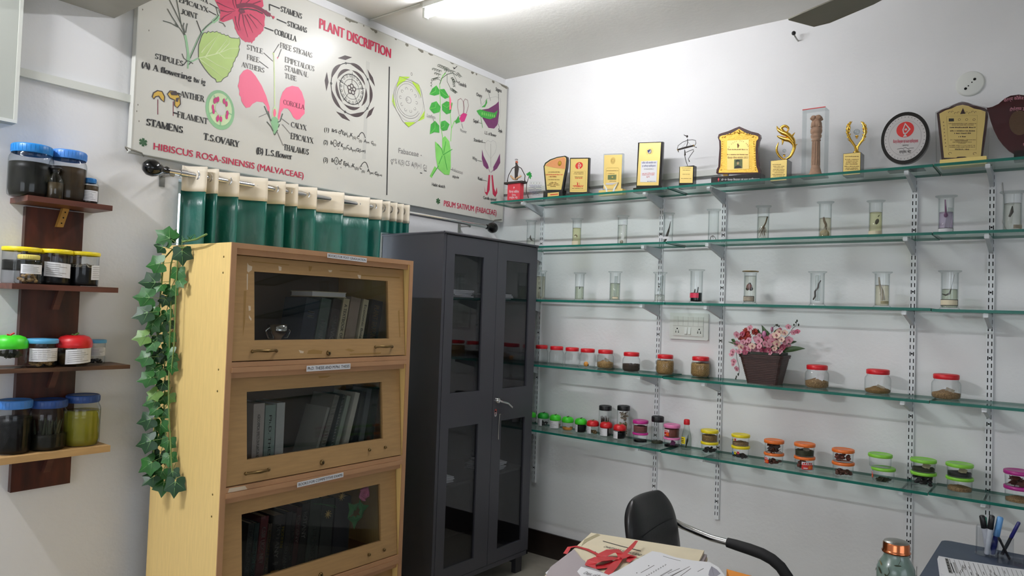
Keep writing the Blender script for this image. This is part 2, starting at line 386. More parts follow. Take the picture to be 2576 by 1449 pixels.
a, b = at(1688, 786, 0, 0), at(1783, 857, 0, 0)
t = thing('switch_board', 'white modular switch board with two sockets and two switches below the third glass shelf', 'switchboard', (0, a.y, b.z), RW)
w_, h_ = a.y-b.y, a.z-b.z
g = G(); g.rbox(0, w_, -.012, 0, 0, h_, .006, 'white_plastic'); g.build('plate', t)
g = G(); x0, x1, z0, z1 = .1*w_, .88*w_, .13*h_, .86*h_
g.box(x0, x1, -.016, -.012, z0, z1, 'cream_plastic')
for i in range(1, 6):
    xx = x0+(x1-x0)*i/6; g.box(xx-.0006, xx+.0006, -.0163, -.016, .52*h_, z1, 'steel')
g.box(x0, x1, -.0163, -.016, .5*h_, .51*h_, 'steel'); g.build('module_panel', t)
for fx in (.21, .78):
    g = G(); cx = fx*w_
    for dx, dz, r in ((0, .40*h_, .0042), (-.008, .33*h_, .0022), (.008, .33*h_, .0022), (-.008, .27*h_, .0034), (.008, .27*h_, .0034)):
        g.lathe([(0, .0004), (r, .0004), (r, 0)], 'shade_black', n=10, X=Matrix.Translation((cx+dx, -.0161, dz)) @ Matrix.Rotation(pi/2, 4, 'X'))
    g.build('socket', t)
for fx in (.44, .535):
    g = G(); cx = fx*w_; X = Matrix.Translation((cx, -.017, .33*h_)) @ Matrix.Rotation(R(-7), 4, 'X')
    g.box(-.0075, .0075, -.004, .002, -.019, .019, 'white_plastic', X=X); g.build('switch', t)

# ---------------------------------------------------------------- ceiling fan (only one blade reaches into the picture)
mat('fan_metal', (128, 124, 112), .4, metal=.2, spec=.5, noise=.1, nscale=5)
fc = Vector((-1.07, -2.75, 2.79))
t = thing('ceiling_fan', 'grey brown ceiling fan whose blade points into the upper right corner', 'fan', fc)
g = G(); g.lathe([(0, -.07), (.06, -.07), (.105, -.045), (.11, .02), (.08, .05), (.03, .065), (0, .065)], 'fan_metal', n=32); g.build('motor_housing', t)
g = G(); g.tube([(0, 0, .06), (0, 0, HC-fc.z)], .012, 'fan_metal'); g.lathe([(.012, -.06), (.05, -.05), (.055, 0)], 'fan_metal', c=(0, 0, HC-fc.z)); g.build('down_rod', t)
for k in range(3):
    X = Matrix.Rotation(R(64.8)+k*2*pi/3, 4, 'Z') @ Matrix.Rotation(R(9), 4, 'X')
    g = G()
    top = [(.16, -.045), (.3, -.062), (.5, -.066), (.57, -.055), (.607, .05), (.6, .062), (.5, .064), (.3, .06), (.16, .045)]
    prof = []
    g.prism(top, -.003, .003, 'fan_metal', X=X, f=lambda p, q: (p[0], p[1], q-.012+.012*(1-(p[1]/.066)**2)))
    g.tube([(.17, .02, .004), (.4, .028, .004), (.56, .035, .004)], .003, 'fan_metal', X=X, n=6)
    bl = g.build('blade', t)
    g = G(); g.box(.07, .2, -.02, .02, -.004, .006, 'fan_metal', X=X); g.build('blade_arm', t)

# ================================================================ the plant chart on the wall
mat('board_face', (208, 207, 198), .34, spec=.5, noise=.03, nscale=3)
mat('board_edge', (196, 196, 188), .5)
mat('board_grime', (120, 116, 104), .8)
mat('crimson', (186, 32, 70), .5); mat('rose_print', (214, 62, 98), .5, noise=.12, nscale=30); mat('pink_print', (250, 112, 146), .5); mat('wine_print', (120, 28, 58), .5)
mat('leaf_print', (186, 214, 124), .5, noise=.06, nscale=16); mat('vein_print', (216, 232, 172), .5); mat('stem_print', (150, 196, 150), .5); mat('dark_stem', (70, 78, 66), .5)
mat('pea_green', (62, 168, 62), .5, noise=.25, nscale=26); mat('pea_light', (130, 212, 100), .5, noise=.15, nscale=18); mat('lime_print', (176, 214, 60), .5)
mat('sepia', (62, 50, 50), .5); mat('mustard', (214, 176, 72), .5, noise=.1, nscale=50); mat('magenta_print', (200, 40, 120), .5); mat('ovary_green', (140, 192, 142), .5); mat('ovary_light', (206, 226, 178), .5)
mat('clover', (40, 86, 48), .5); mat('plum', (112, 40, 96), .5, noise=.15, nscale=40); mat('grey_ink', (120, 118, 116), .6); mat('pale_ink', (170, 168, 166), .6)
BL = (-2.487, 0, 2.157); BW, BH = 2.45, .926
t = thing('sign_board', 'white plant description chart board with printed hibiscus and pea drawings above the curtain', 'sign board', BL)
g = G(); g.box(0, BW, -.045, -.015, 0, BH, 'board_face'); panel = g.build('panel', t)
g = G(); g.box(-.004, 0, -.046, -.012, -.003, BH+.003, 'board_edge'); g.box(BW, BW+.004, -.046, -.012, -.003, BH+.003, 'board_edge')
g.box(0, BW, -.046, -.012, -.004, 0, 'board_edge'); g.box(0, BW, -.046, -.012, BH, BH+.004, 'board_edge'); g.build('edge_frame', t)
g = G()
for i in range(26):
    x = random.uniform(.95, BW-.03); l = random.uniform(.008, .05); z = BH-random.uniform(.001, .012)
    g.fill([(x, z), (x+l*.5, z-random.uniform(.003, .011)), (x+l, z), (x+l*.9, BH), (x+.1*l, BH)], -.0452, 'board_grime')
for i in range(10):
    x = random.uniform(.004, .05); z = random.uniform(.05, BH-.1); g.ell((x, z), .002, .004, -.0452, 'board_grime', n=7)
g.build('grime', t)
g = G()   # the corner wires that hold the board
for x, s in ((-.01, -1), (BW*.985, 1)):
    g.tube([(x, -.03, .004), (x+.02*s, -.05, .012), (x+.05*abs(s)*(1 if s < 0 else -1), -.048, .0), (x+.06*(1 if s < 0 else -1), -.046, -.012)], .003, 'board_grime', n=6)
g.build('corner_wire', t)
pl = PL(BL, 'L', -.045); Y = -.0458; Y2 = -.0464; Y3 = -.047
Z1 = lambda P: [pl(x/3.019, y/3.019) for x, y in P]
Z4 = lambda P: [pl(560+x*.31746, y*.31746) for x, y in P]
Z5 = lambda P: [pl(780+x*.35893, 40+y*.35886) for x, y in P]
ZT = lambda P: [pl(440+x*.138, y*.138) for x, y in P]
g = G()   # --- drawings
# hibiscus flower
g.fill(ZT([(725, 0), (790, 120), (830, 210), (815, 330), (815, 380), (880, 405), (960, 380), (1050, 345), (1130, 240), (1200, 150), (1190, -180), (1120, -250), (1020, -265), (920, -235), (840, -240), (770, -160), (740, -70)]), Y, 'rose_print')
g.fill(ZT([(1000, 330), (1050, 345), (1070, 400), (1090, 470), (1090, 520), (1115, 560), (1140, 620), (1165, 650), (1200, 700), (1230, 730), (1260, 745), (1280, 770), (1320, 765), (1350, 775), (1385, 770), (1400, 795), (1425, 750), (1450, 740), (1465, 690), (1500, 670), (1520, 640), (1560, 620), (1585, 580), (1612, 560), (1615, 500), (1635, 470), (1630, 400), (1645, 300), (1600, 180), (1400, 130), (1180, 140)]), Y, 'rose_print')
g.fill(ZT([(1150, 160), (1400, 140), (1560, 170), (1615, 110), (1600, 0), (1590, -110), (1520, -200), (1430, -235), (1360, -290), (1260, -270), (1180, -210), (1150, -100)]), Y, 'rose_print')
for P in ([(1040, -120), (1060, 60), (1100, 160)], [(760, 40), (900, 110), (1080, 180)], [(830, 190), (960, 220), (1100, 200)], [(840, 360), (900, 300), (1040, 230)], [(1090, -100), (1110, 60), (1130, 150)], [(1250, -100), (1200, 40), (1150, 150)], [(1450, -100), (1330, 30), (1180, 140)], [(1560, 20), (1400, 80), (1200, 150)],
          [(1180, 250), (1160, 420), (1190, 560)], [(1230, 260), (1260, 450), (1330, 680)], [(1270, 270), (1340, 420), (1420, 600)], [(1310, 260), (1420, 400), (1500, 520)], [(1360, 260), (1500, 360), (1590, 460)], [(1100, 300), (1110, 400), (1160, 560)]):
    g.line(ZT(P), .006, Y2, 'wine_print', taper=True)
g.fill(ZT([(1170, 150), (1250, 150), (1280, 230), (1200, 260), (1160, 210)]), Y2, 'wine_print')
g.line(ZT([(1120, 120), (1250, 90), (1400, 100), (1530, 150), (1650, 225), (1740, 280)]), .018, Y2, 'wine_print')
g.line(ZT([(1190, 170), (1330, 160), (1480, 190), (1600, 250)]), .006, Y2, 'sepia')
g.fill(ZT([(1600, 190), (1660, 185), (1700, 230), (1745, 270), (1735, 300), (1680, 300), (1640, 260)]), Y3, 'wine_print')
g.line(ZT([(1735, 280), (1790, 310)]), .004, Y3, 'crimson'); g.fill(ZT([(1770, 310), (1805, 290), (1815, 320), (1790, 355)]), Y3, 'crimson')
# leaf
leaf = [(430, 900), (435, 820), (460, 740), (485, 660), (520, 600), (560, 590), (570, 610), (610, 570), (640, 595), (690, 572), (715, 590), (765, 572), (785, 595), (830, 600), (850, 625), (900, 625), (920, 650), (970, 645), (985, 670), (1020, 690), (1080, 695), (1150, 705), (1165, 680), (1185, 730), (1185, 800), (1165, 850), (1175, 900), (1150, 980), (1140, 1020), (1105, 1060), (1090, 1110), (1060, 1150), (1055, 1210), (1025, 1250), (1015, 1300), (975, 1340), (960, 1390), (900, 1420), (870, 1445), (840, 1490), (760, 1500), (740, 1445), (680, 1410), (620, 1350), (540, 1250), (460, 1130), (430, 1050)]
g.fill(ZT(leaf), Y, 'leaf_print'); g.line(ZT(leaf), .0028, Y2, 'dark_stem', closed=True)
for P in ([(430, 1060), (740, 985), (900, 930), (1000, 885), (1170, 880)], [(740, 985), (850, 850), (950, 720)], [(830, 950), (980, 800), (990, 730)], [(560, 1030), (660, 860), (790, 640)], [(800, 970), (900, 1060), (1090, 1060)], [(540, 1040), (760, 1180), (1000, 1290)], [(450, 1080), (640, 1220), (860, 1400)], [(480, 960), (560, 850), (740, 680)]):
    g.line(ZT(P), .005, Y2, 'vein_print', taper=True)
# stems
for P, wd, m in (([(235, 1130), (270, 1060), (340, 900), (420, 720), (490, 590), (560, 500), (690, 400)], .007, 'stem_print'), ([(235, 1100), (240, 980), (215, 800), (185, 640)], .011, 'stem_print'), ([(690, 400), (760, 350), (800, 290)], .016, 'stem_print'), ([(430, 1060), (330, 1110), (240, 1130)], .006, 'stem_print'), ([(235, 1250), (240, 1130)], .006, 'stem_print')):
    g.line(ZT(P), wd, Y, m)
for P in ([(185, 640), (120, 480), (80, 260), (30, 0)], [(170, 640), (90, 520), (0, 430)], [(180, 600), (150, 480), (165, 420)], [(195, 600), (210, 500), (225, 430)], [(130, 480), (0, 200), (-120, -40)], [(60, 500), (-80, 420), (-220, 380)], [(60, 480), (-60, 300), (-140, 160)], [(700, 385), (760, 330), (800, 270)], [(780, 270), (760, 170), (740, 130)], [(820, 250), (800, 170)], [(800, 400), (880, 430), (920, 490)], [(500, 560), (600, 460), (680, 395)], [(280, 1060), (380, 830), (480, 600)], [(130, 980), (160, 1060), (235, 1120)], [(240, 1110), (300, 1140), (330, 1165)], [(250, 1180), (300, 1130)]):
    g.line(ZT(P), .0035, Y2, 'dark_stem')
g.build('hibiscus_drawing', t); g = G()
# stamens, ovary section
for P in ([(1155, 735), (1165, 705), (1195, 688), (1230, 695), (1250, 735), (1245, 775), (1222, 755), (1205, 730), (1180, 735), (1168, 752)], [(1270, 715), (1290, 690), (1335, 695), (1365, 735), (1370, 790), (1345, 820), (1325, 800), (1325, 760), (1290, 745)]):
    g.fill(Z1(P), Y, 'mustard'); g.line(Z1(P), .0045, Y2, 'sepia', closed=True)
g.fill(Z1([(1290, 700), (1340, 695), (1345, 725), (1300, 722)]), Y2, 'sepia'); g.fill(Z1([(1335, 745), (1360, 740), (1350, 775), (1332, 770)]), Y2, 'sepia')
g.line(Z1([(1198, 755), (1198, 870)]), .003, Y, 'wine_print'); g.line(Z1([(1315, 770), (1315, 880)]), .003, Y, 'wine_print')
g.build('stamen_drawing', t); g = G()
def px_ell(c, rx, ry, Zf, y, m, n=28):
    g.fill(Zf([(c[0]+rx*cos(2*pi*i/n), c[1]+ry*sin(2*pi*i/n)+.2*rx*cos(2*pi*i/n)) for i in range(n)]), y, m)
px_ell((1670, 835), 110, 150, Z1, Y, 'ovary_green'); px_ell((1672, 830), 88, 122, Z1, Y2, 'ovary_light')
for a in range(0, 360, 72): g.line(Z1([(1675+40*cos(R(a+20)), 830+50*sin(R(a+20))), (1675+92*cos(R(a+20)), 830+128*sin(R(a+20)))]), .006, Y3, 'ovary_green')
px_ell((1675, 828), 40, 48, Z1, Y3-.0004, 'board_face')
for x, y in ((1640, 760), (1628, 768), (1655, 755), (1700, 770), (1718, 790), (1615, 815), (1620, 845), (1725, 860), (1720, 885), (1655, 895), (1676, 905), (1648, 905)): px_ell((x, y), 9, 22, Z1, Y3-.0008, 'magenta_print', 12)
g.build('ovary_section_drawing', t); g = G()
# L.S. flower
petA = [(195, 548), (165, 560), (135, 600), (130, 650), (120, 680), (133, 720), (130, 750), (145, 770), (148, 800), (165, 830), (185, 855), (215, 850), (235, 825), (270, 805), (320, 810), (345, 840), (360, 890), (372, 900), (372, 850), (345, 760), (310, 680), (260, 600), (225, 560)]
petB = [(450, 850), (455, 790), (475, 730), (505, 695), (550, 680), (600, 690), (628, 730), (640, 770), (650, 800), (648, 850), (650, 900), (625, 925), (610, 945), (585, 950), (560, 930), (540, 890), (515, 860), (485, 858), (462, 890), (455, 930), (440, 960), (438, 920)]
for P in (petA, petB): g.fill(Z4(P), Y, 'pink_print')
for P, wd, m in (([(405, 425), (410, 600), (412, 830)], .006, 'vein_print'), ([(385, 960), (412, 1065)], .01, 'stem_print')): g.line(Z4(P), wd, Y, m)
g.fill(Z4([(385, 940), (412, 920), (440, 945), (445, 1000), (415, 1070), (395, 1010)]), Y2, 'ovary_green')
g.fill(Z4([(412, 830), (430, 870), (430, 930), (412, 950), (392, 930), (395, 870)]), Y, 'ovary_light'); g.ell(Z4([(411, 895)])[0], .008, .02, Y2, 'pink_print', n=12)
g.fill(Z4([(395, 415), (412, 420), (408, 435), (395, 430)]), Y, 'vein_print'); g.fill(Z4([(430, 455), (440, 450), (438, 470)]), Y, 'pink_print')
for P in ([(330, 840), (355, 900), (385, 960)], [(350, 965), (380, 1000), (400, 1040)], [(475, 900), (455, 960), (435, 970)], [(405, 1060), (412, 1070), (435, 1030)], [(450, 985), (440, 1010)], [(360, 880), (380, 960)]): g.line(Z4(P), .005, Y2, 'dark_stem')
g.build('flower_section_drawing', t); g = G()
# floral diagram
c = Z4([(1022, 708)])[0]; s_ = Z4([(1022, 608)])[0][1]-c[1]; s_ /= 100
for r in (202, 118): g.ring(c, r*s_, r*s_, .0042, Y, 'ink', n=48)
g.ring(c, 78*s_, 78*s_, .0022, Y, 'ink', n=36)
for a in range(0, 360, 20): g.ring((c[0]+105*s_*cos(R(a)), c[1]+105*s_*sin(R(a))), 9*s_, 9*s_, .002, Y, 'ink', n=10)
for a in (90, 162, 234, 306, 18): g.line([(c[0]+48*s_*cos(R(a)), c[1]+48*s_*sin(R(a))), (c[0]+135*s_*cos(R(a)), c[1]+135*s_*sin(R(a)))], .0025, Y, 'ink')
for k in range(5):
    a = 72*k+90; q = (c[0]+26*s_*cos(R(a)), c[1]+26*s_*sin(R(a))); g.ring(q, 16*s_, 16*s_, .006, Y, 'sepia', n=14)
    for r, wd, a0, sp in ((150, 26, a+8, 66), (202, 32, a+32, 50)):
        P = []
        for i in range(11): P.append((c[0]+(r+wd/2*sin(pi*i/10))*s_*cos(R(a0+sp*i/10)), c[1]+(r+wd/2*sin(pi*i/10))*s_*sin(R(a0+sp*i/10))))
        for i in range(10, -1, -1): P.append((c[0]+(r-wd/2*sin(pi*i/10))*s_*cos(R(a0+sp*i/10)), c[1]+(r-wd/2*sin(pi*i/10))*s_*sin(R(a0+sp*i/10))))
        g.fill(P, Y, 'sepia')
    g.ring((c[0]+202*s_*cos(R(a+20)), c[1]+202*s_*sin(R(a+20))), 8*s_, 8*s_, .0025, Y2, 'ink', n=10)
    a0 = 72*k+20; P = [(c[0]+255*s_*cos(R(a0)), c[1]+255*s_*sin(R(a0))), (c[0]+262*s_*cos(R(a0+16)), c[1]+262*s_*sin(R(a0+16))), (c[0]+255*s_*cos(R(a0+34)), c[1]+255*s_*sin(R(a0+34))), (c[0]+226*s_*cos(R(a0+17)), c[1]+226*s_*sin(R(a0+17)))]
    g.fill(P, Y, 'sepia')
g.build('floral_diagram', t); g = G()
# pea floral diagram
for P in ([(625, 424), (700, 428), (605, 500)], [(710, 455), (765, 485), (778, 570)], [(580, 545), (575, 600), (605, 660)], [(805, 660), (800, 720), (755, 740)], [(660, 745), (690, 782), (740, 745)]): g.fill(Z5(P), Y, 'lime_print')
pent = [(628, 424), (755, 475), (778, 520), (803, 660), (798, 700), (735, 750), (690, 780), (650, 740), (580, 620), (590, 530)]; g.line(Z5(pent), .0022, Y2, 'grey_ink', closed=True)
c = Z5([(690, 590)])[0]; s2 = (Z5([(690, 490)])[0][1]-c[1])/100
for r, m, wd in ((128, 'grey_ink', .0026), (112, 'grey_ink', .002)): g.ring(c, r*s2, r*s2, wd, Y, m, n=40, a0=20, a1=330)
g.ring(c, 145*s2, 150*s2, .002, Y, 'pale_ink', n=40)
for k in range(10): g.ring((c[0]+78*s2*cos(R(36*k)), c[1]+78*s2*sin(R(36*k))), 11*s2, 9*s2, .002, Y, 'grey_ink', n=10, a0=36*k-140, a1=36*k+140)
g.ring(c, 26*s2, 22*s2, .0022, Y, 'grey_ink', n=20); g.ring((c[0]-.012, c[1]), 8*s2, 8*s2, .002, Y, 'grey_ink', n=10)
g.ring(Z5([(711, 408)])[0], .006, .008, .002, Y, 'ink', n=14)
g.build('pea_floral_diagram', t); g = G()
# pea plant
def vine(P, wd, m, y=Y): g.line(Z5(P), wd, y, m)
vine([(930, 860), (910, 740), (912, 600), (908, 480), (930, 420), (950, 400)], .006, 'pea_light'); vine([(985, 880), (990, 790), (1010, 740), (1030, 730)], .006, 'pea_light'); vine([(990, 790), (980, 660), (975, 560)], .005, 'pea_light')
vine([(845, 1130), (880, 1060)], .02, 'pea_light')
for P in ([(835, 550), (855, 510), (885, 487), (905, 520), (905, 550), (870, 560)], [(905, 515), (940, 512), (975, 570), (945, 582), (915, 560)], [(835, 650), (850, 610), (885, 598), (915, 640), (905, 675), (865, 685)], [(922, 620), (955, 598), (998, 610), (985, 680), (955, 690), (925, 660)], [(838, 830), (845, 760), (875, 735), (905, 770), (905, 820), (870, 815)], [(912, 790), (918, 740), (945, 733), (977, 760), (960, 800), (930, 806)]):
    g.fill(Z5(P), Y2, 'pea_green'); q = Z5(P); cx = sum(p[0] for p in q)/len(q); cz = sum(p[1] for p in q)/len(q); g.line([q[0], (cx, cz), q[2]], .0025, Y3, 'pea_light')
g.fill(Z5([(875, 880), (905, 905), (925, 940), (925, 860), (945, 842), (975, 880), (985, 940), (985, 1060), (975, 1115), (940, 1112), (895, 1070), (880, 990)]), Y2, 'pea_light')
for P in ([(930, 970), (920, 930), (890, 900)], [(935, 960), (950, 880)], [(940, 980), (960, 1080)], [(925, 980), (900, 1040)], [(930, 975), (995, 935)], [(900, 1050), (855, 1120)]): vine(P, .005, 'pea_green', Y3)
def curl(x, y, dx, dy, n, r):
    P = []
    for i in range(n*8+1):
        s = i/(n*8); P.append((x+dx*s+r*cos(i*pi/4), y+dy*s+r*sin(i*pi/4)*.9))
    g.line(Z5(P), .003, Y, 'dark_stem')
vine([(908, 480), (920, 440), (960, 410), (1000, 400), (1030, 420)], .004, 'dark_stem'); vine([(960, 410), (960, 460), (985, 510)], .003, 'dark_stem'); vine([(1000, 400), (1020, 440), (1035, 470)], .003, 'dark_stem'); vine([(915, 455), (890, 435), (860, 445)], .003, 'dark_stem'); vine([(940, 405), (960, 380), (930, 360)], .003, 'dark_stem')
curl(985, 510, 40, 30, 4, 9); curl(895, 345, 70, 30, 5, 10); curl(855, 370, 60, 20, 4, 8); curl(1030, 400, 25, 30, 3, 9); curl(850, 450, 50, -15, 4, 8); curl(990, 430, 25, 40, 3, 8); curl(848, 460, 0, 40, 2, 5); curl(940, 375, 70, 20, 5, 8); curl(1000, 440, 10, 60, 4, 8); curl(870, 400, 40, 15, 3, 7); curl(1000, 520, 20, 20, 3, 7)
g.line(Z5([(1000, 360), (1015, 368), (1030, 352)]), .004, Y, 'ink'); g.line(Z5([(1015, 365), (1005, 372)]), .006, Y, 'ink')
# pea flower
for P in ([(1045, 700), (1033, 640), (1035, 590), (1055, 578), (1072, 600), (1076, 650), (1070, 690)], [(1078, 690), (1080, 640), (1075, 600), (1085, 583), (1103, 590), (1110, 630), (1095, 680)]): g.line(Z5(P), .0025, Y2, 'wine_print', closed=True)
g.fill(Z5([(1045, 720), (1060, 690), (1075, 680), (1100, 690), (1080, 740), (1060, 745)]), Y2, 'magenta_print'); g.fill(Z5([(1015, 740), (1040, 700), (1050, 745), (1022, 755)]), Y2, 'pea_green'); g.fill(Z5([(975, 550), (988, 590), (988, 655), (975, 660)]), Y2, 'pink_print')
g.build('pea_plant_drawing', t); g = G()
# L.S. of pea flower
g.fill(Z5([(1185, 660), (1250, 650), (1300, 620), (1322, 598), (1325, 680), (1315, 760), (1290, 790), (1250, 785), (1210, 720)]), Y, 'plum'); g.line(Z5([(1190, 640), (1240, 580), (1300, 565), (1335, 580), (1335, 700), (1300, 795)]), .002, Y, 'pale_ink')
g.fill(Z5([(1165, 665), (1190, 655), (1240, 670), (1290, 680), (1315, 660), (1300, 710), (1260, 725), (1200, 710), (1180, 690)]), Y2, 'pea_green')
for i in range(7): g.ell(Z5([(1205+i*14, 685+i*3)])[0], .006, .011, Y3, 'pea_light', n=10)
g.fill(Z5([(1200, 640), (1225, 620), (1237, 578), (1240, 610), (1225, 640)]), Y2, 'pea_green'); g.line(Z5([(1195, 700), (1208, 785)]), .004, Y2, 'pea_green')
# corolla opened
heart = [(1266, 885), (1245, 872), (1228, 890), (1225, 930), (1240, 960), (1265, 1000), (1295, 960), (1307, 920), (1300, 885), (1282, 872)]; g.line(Z5(heart), .002, Y, 'pale_ink', closed=True); g.line(Z5([(1266, 895), (1266, 1060)]), .002, Y, 'grey_ink')
for P in ([(1205, 935), (1215, 980), (1245, 1040), (1252, 1065), (1240, 1075), (1215, 1050), (1203, 1000)], [(1330, 965), (1332, 1030), (1310, 1070), (1285, 1090), (1283, 1060), (1310, 1010)]): g.fill(Z5(P), Y, 'plum')
for P in ([(1246, 1060), (1262, 1098)], [(1290, 1070), (1268, 1098)]): g.line(Z5(P), .003, Y, 'plum')
for P in ([(1250, 1115), (1262, 1115), (1258, 1220), (1240, 1260), (1225, 1240), (1220, 1190), (1228, 1235), (1238, 1235)], [(1270, 1118), (1280, 1115), (1290, 1210), (1300, 1235), (1308, 1200), (1312, 1240), (1298, 1270), (1280, 1250)]): g.fill(Z5(P), Y, 'crimson')
g.build('pea_flower_section_drawing', t); g = G()
# clovers
def clover(u, v, k):
    q = pl(u, v); r = pl(u, v-k)[1]-q[1]
    for i in range(6):
        a = R(60*i+30); n = (cos(a), sin(a)); p = (-n[1], n[0])
        g.fill([q, (q[0]+r*(n[0]*.6+p[0]*.3), q[1]+r*(n[1]*.6+p[1]*.3)), (q[0]+r*(n[0]+p[0]*.22), q[1]+r*(n[1]+p[1]*.22)), (q[0]+r*n[0]*.9, q[1]+r*n[1]*.9), (q[0]+r*(n[0]-p[0]*.22), q[1]+r*(n[1]-p[1]*.22)), (q[0]+r*(n[0]*.6-p[0]*.3), q[1]+r*(n[1]*.6-p[1]*.3))], Y, 'clover')
clover(360, 358, 11); clover(1102, 506, 8)
g.build('clover_mark', t)

g = G()   # --- lettering
def S(st, Zf, a, b, h, bold=.03, m='ink'):
    A, B = Zf([a, b]); Cc = Zf([(a[0], a[1]-h)])[0]; g.serif(st, A, B, Cc[1]-A[1], Y2, m, bold)
def T(st, Zf, a, b, h, bold=0, m='ink'):
    A, B = Zf([a, b]); Cc = Zf([(a[0], a[1]-h)])[0]; g.text(st, A, B, Cc[1]-A[1], Y2, m, bold)
S('CALYX', ZT, (330, -80), (600, 75), 95); S('EPICALYX', ZT, (75, 35), (600, 228), 90); S('JOINT', ZT, (115, 255), (410, 352), 100)
S('STIPULES', Z1, (1175, 445), (1390, 505), 42); S('(A) A flower', Z1, (1070, 510), (1370, 590), 46, .07); S('ing', Z1, (1372, 592), (1455, 612), 46, .07); S('tw ig', Z1, (1468, 622), (1560, 645), 44)
S('ANTHER', Z1, (1368, 735), (1550, 775), 46); S('FILAMENT', Z1, (1345, 890), (1575, 945), 46); S('STAMENS', Z1, (1108, 950), (1388, 1012), 52, .09); S('T.S.OVARY', Z1, (1545, 1060), (1815, 1120), 50, .07)
S('STAMENS', Z4, (458, 90), (628, 152), 44, .05); S('STIGMAS', Z4, (512, 205), (668, 262), 42, .05); S('COROLLA', Z4, (410, 270), (582, 330), 44, .05)
S('STYLE', Z4, (190, 390), (320, 428), 40, .0, 'grey_ink'); S('FREE', Z4, (192, 470), (290, 498), 40, .0, 'grey_ink'); S('ANTHERS', Z4, (150, 528), (330, 578), 40, 0, 'grey_ink')
S('FREE STIGMAS', Z4, (455, 378), (710, 460), 42, 0, 'grey_ink'); S('EPIPETALOUS', Z4, (492, 490), (726, 568), 42, 0, 'grey_ink'); S('STAMINAL', Z4, (490, 555), (678, 615), 42, 0, 'grey_ink'); S('TUBE', Z4, (492, 618), (586, 645), 40, 0, 'grey_ink')
S('COROLLA', Z4, (478, 825), (645, 868), 38, 0, 'wine_print'); S('CALYX', Z4, (540, 1005), (662, 1035), 42); S('EPICALYX', Z4, (538, 1098), (716, 1138), 46); S('THALAMUS', Z4, (482, 1188), (682, 1228), 46, .05); S('(B) L.S.flower', Z4, (262, 1215), (548, 1265), 50, .06)
for a, b in (((372, 85), (370, 35)), ((370, 35), (452, 68)), ((428, 152), (505, 185)), ((330, 218), (402, 245))): g.line(Z4([a, b]), .0055, Y2, 'ink')
for a, b in (((325, 418), (398, 485)), ((290, 485), (362, 540)), ((448, 350), (402, 420)), ((465, 390), (440, 455)), ((468, 940), (528, 985)), ((472, 985), (535, 1060)), ((430, 1040), (480, 1155)), ((285, 928), (360, 895))): g.line(Z4([a, b]), .0028, Y2, 'grey_ink')
for a, b in (((630, 65), (795, 155)), ((610, 200), (750, 275)), ((395, 375), (480, 600)), ((150, 1190), (215, 1110))): g.line(ZT([a, b]), .0035, Y2, 'ink')
for a, b in (((1348, 708), (1370, 715)), ((1315, 855), (1345, 863))): g.line(Z1([a, b]), .006, Y2, 'ink')
T('PLANT DISCRIPTION', Z5, (65, 88), (563, 296), 72, .05, 'crimson')
T('HIBISCUS ROSA-SINENSIS (MALVACEAE)', pl_ := (lambda P: [pl(*p) for p in P]), (386, 376), (763, 449), 17, .03, 'crimson'); T('PISUM SATIVUM (FABACEAE)', pl_, (1116, 518), (1248, 542), 14, .03, 'crimson')
for st, a, b, h in (('(1)', (805, 1040), (842, 1045), 32), ('Br% ♂', (865, 1045), (945, 1060), 26), ('Epi', (948, 1065), (985, 1072), 28), ('3-7', (985, 1088), (1010, 1092), 18), ('K', (1012, 1080), (1030, 1084), 28), ('(5)', (1030, 1100), (1056, 1104), 20), ('C', (1064, 1100), (1082, 1103), 26), ('(5)', (1080, 1125), (1102, 1128), 18), ('A', (1118, 1128), (1138, 1132), 26), ('(∞)', (1140, 1135), (1160, 1138), 16), ('G', (1176, 1140), (1192, 1143), 24), ('(2)', (1192, 1152), (1214, 1155), 15),
                    ('(2)', (800, 1140), (832, 1145), 32), ('Br⊖♂', (855, 1143), (930, 1158), 28), ('K', (938, 1165), (955, 1168), 30), ('(5)', (955, 1182), (980, 1185), 18), ('C', (982, 1175), (998, 1178), 28), ('5', (998, 1190), (1006, 1191), 18), ('A', (1008, 1190), (1026, 1193), 28), ('(∞)', (1027, 1200), (1055, 1203), 18), ('G', (1058, 1198), (1078, 1201), 26), ('(5-∞)', (1080, 1204), (1130, 1210), 24),
                    ('(3)', (798, 1280), (832, 1285), 34), ('Br⊕♂', (862, 1283), (945, 1300), 30), ('Epi', (958, 1308), (995, 1316), 32), ('3-7', (996, 1325), (1024, 1330), 18), ('K', (1027, 1325), (1046, 1328), 30), ('(5)', (1048, 1342), (1076, 1346), 20), ('C', (1085, 1340), (1102, 1343), 28), ('(5)', (1100, 1365), (1125, 1368), 18), ('A', (1144, 1362), (1164, 1366), 28), ('(∞)', (1165, 1378), (1194, 1382), 18), ('G', (1204, 1384), (1224, 1388), 26), ('(5-∞)', (1226, 1392), (1262, 1398), 17)):
    T(st, Z4, a, b, h, .02)
for a, b, c_ in (((1075, 1085), (1105, 1050), (1130, 1095)), ((1095, 1315), (1128, 1285), (1152, 1330))):
    q = Z4([a, b, c_]); P = []
    for i in range(13):
        s = i/12; P.append(((1-s)**2*q[0][0]+2*s*(1-s)*(2*q[1][0]-.5*q[0][0]-.5*q[2][0])+s*s*q[2][0], (1-s)**2*q[0][1]+2*s*(1-s)*(2*q[1][1]-.5*q[0][1]-.5*q[2][1])+s*s*q[2][1]))
    g.line(P, .004, Y2, 'ink')
T('+', Z4, (932, 1332), (942, 1334), 12); T(':', Z4, (905, 1340), (911, 1341), 18); T('+', Z4, (914, 1186), (924, 1188), 12); T('-', Z4, (926, 1080), (936, 1082), 12)
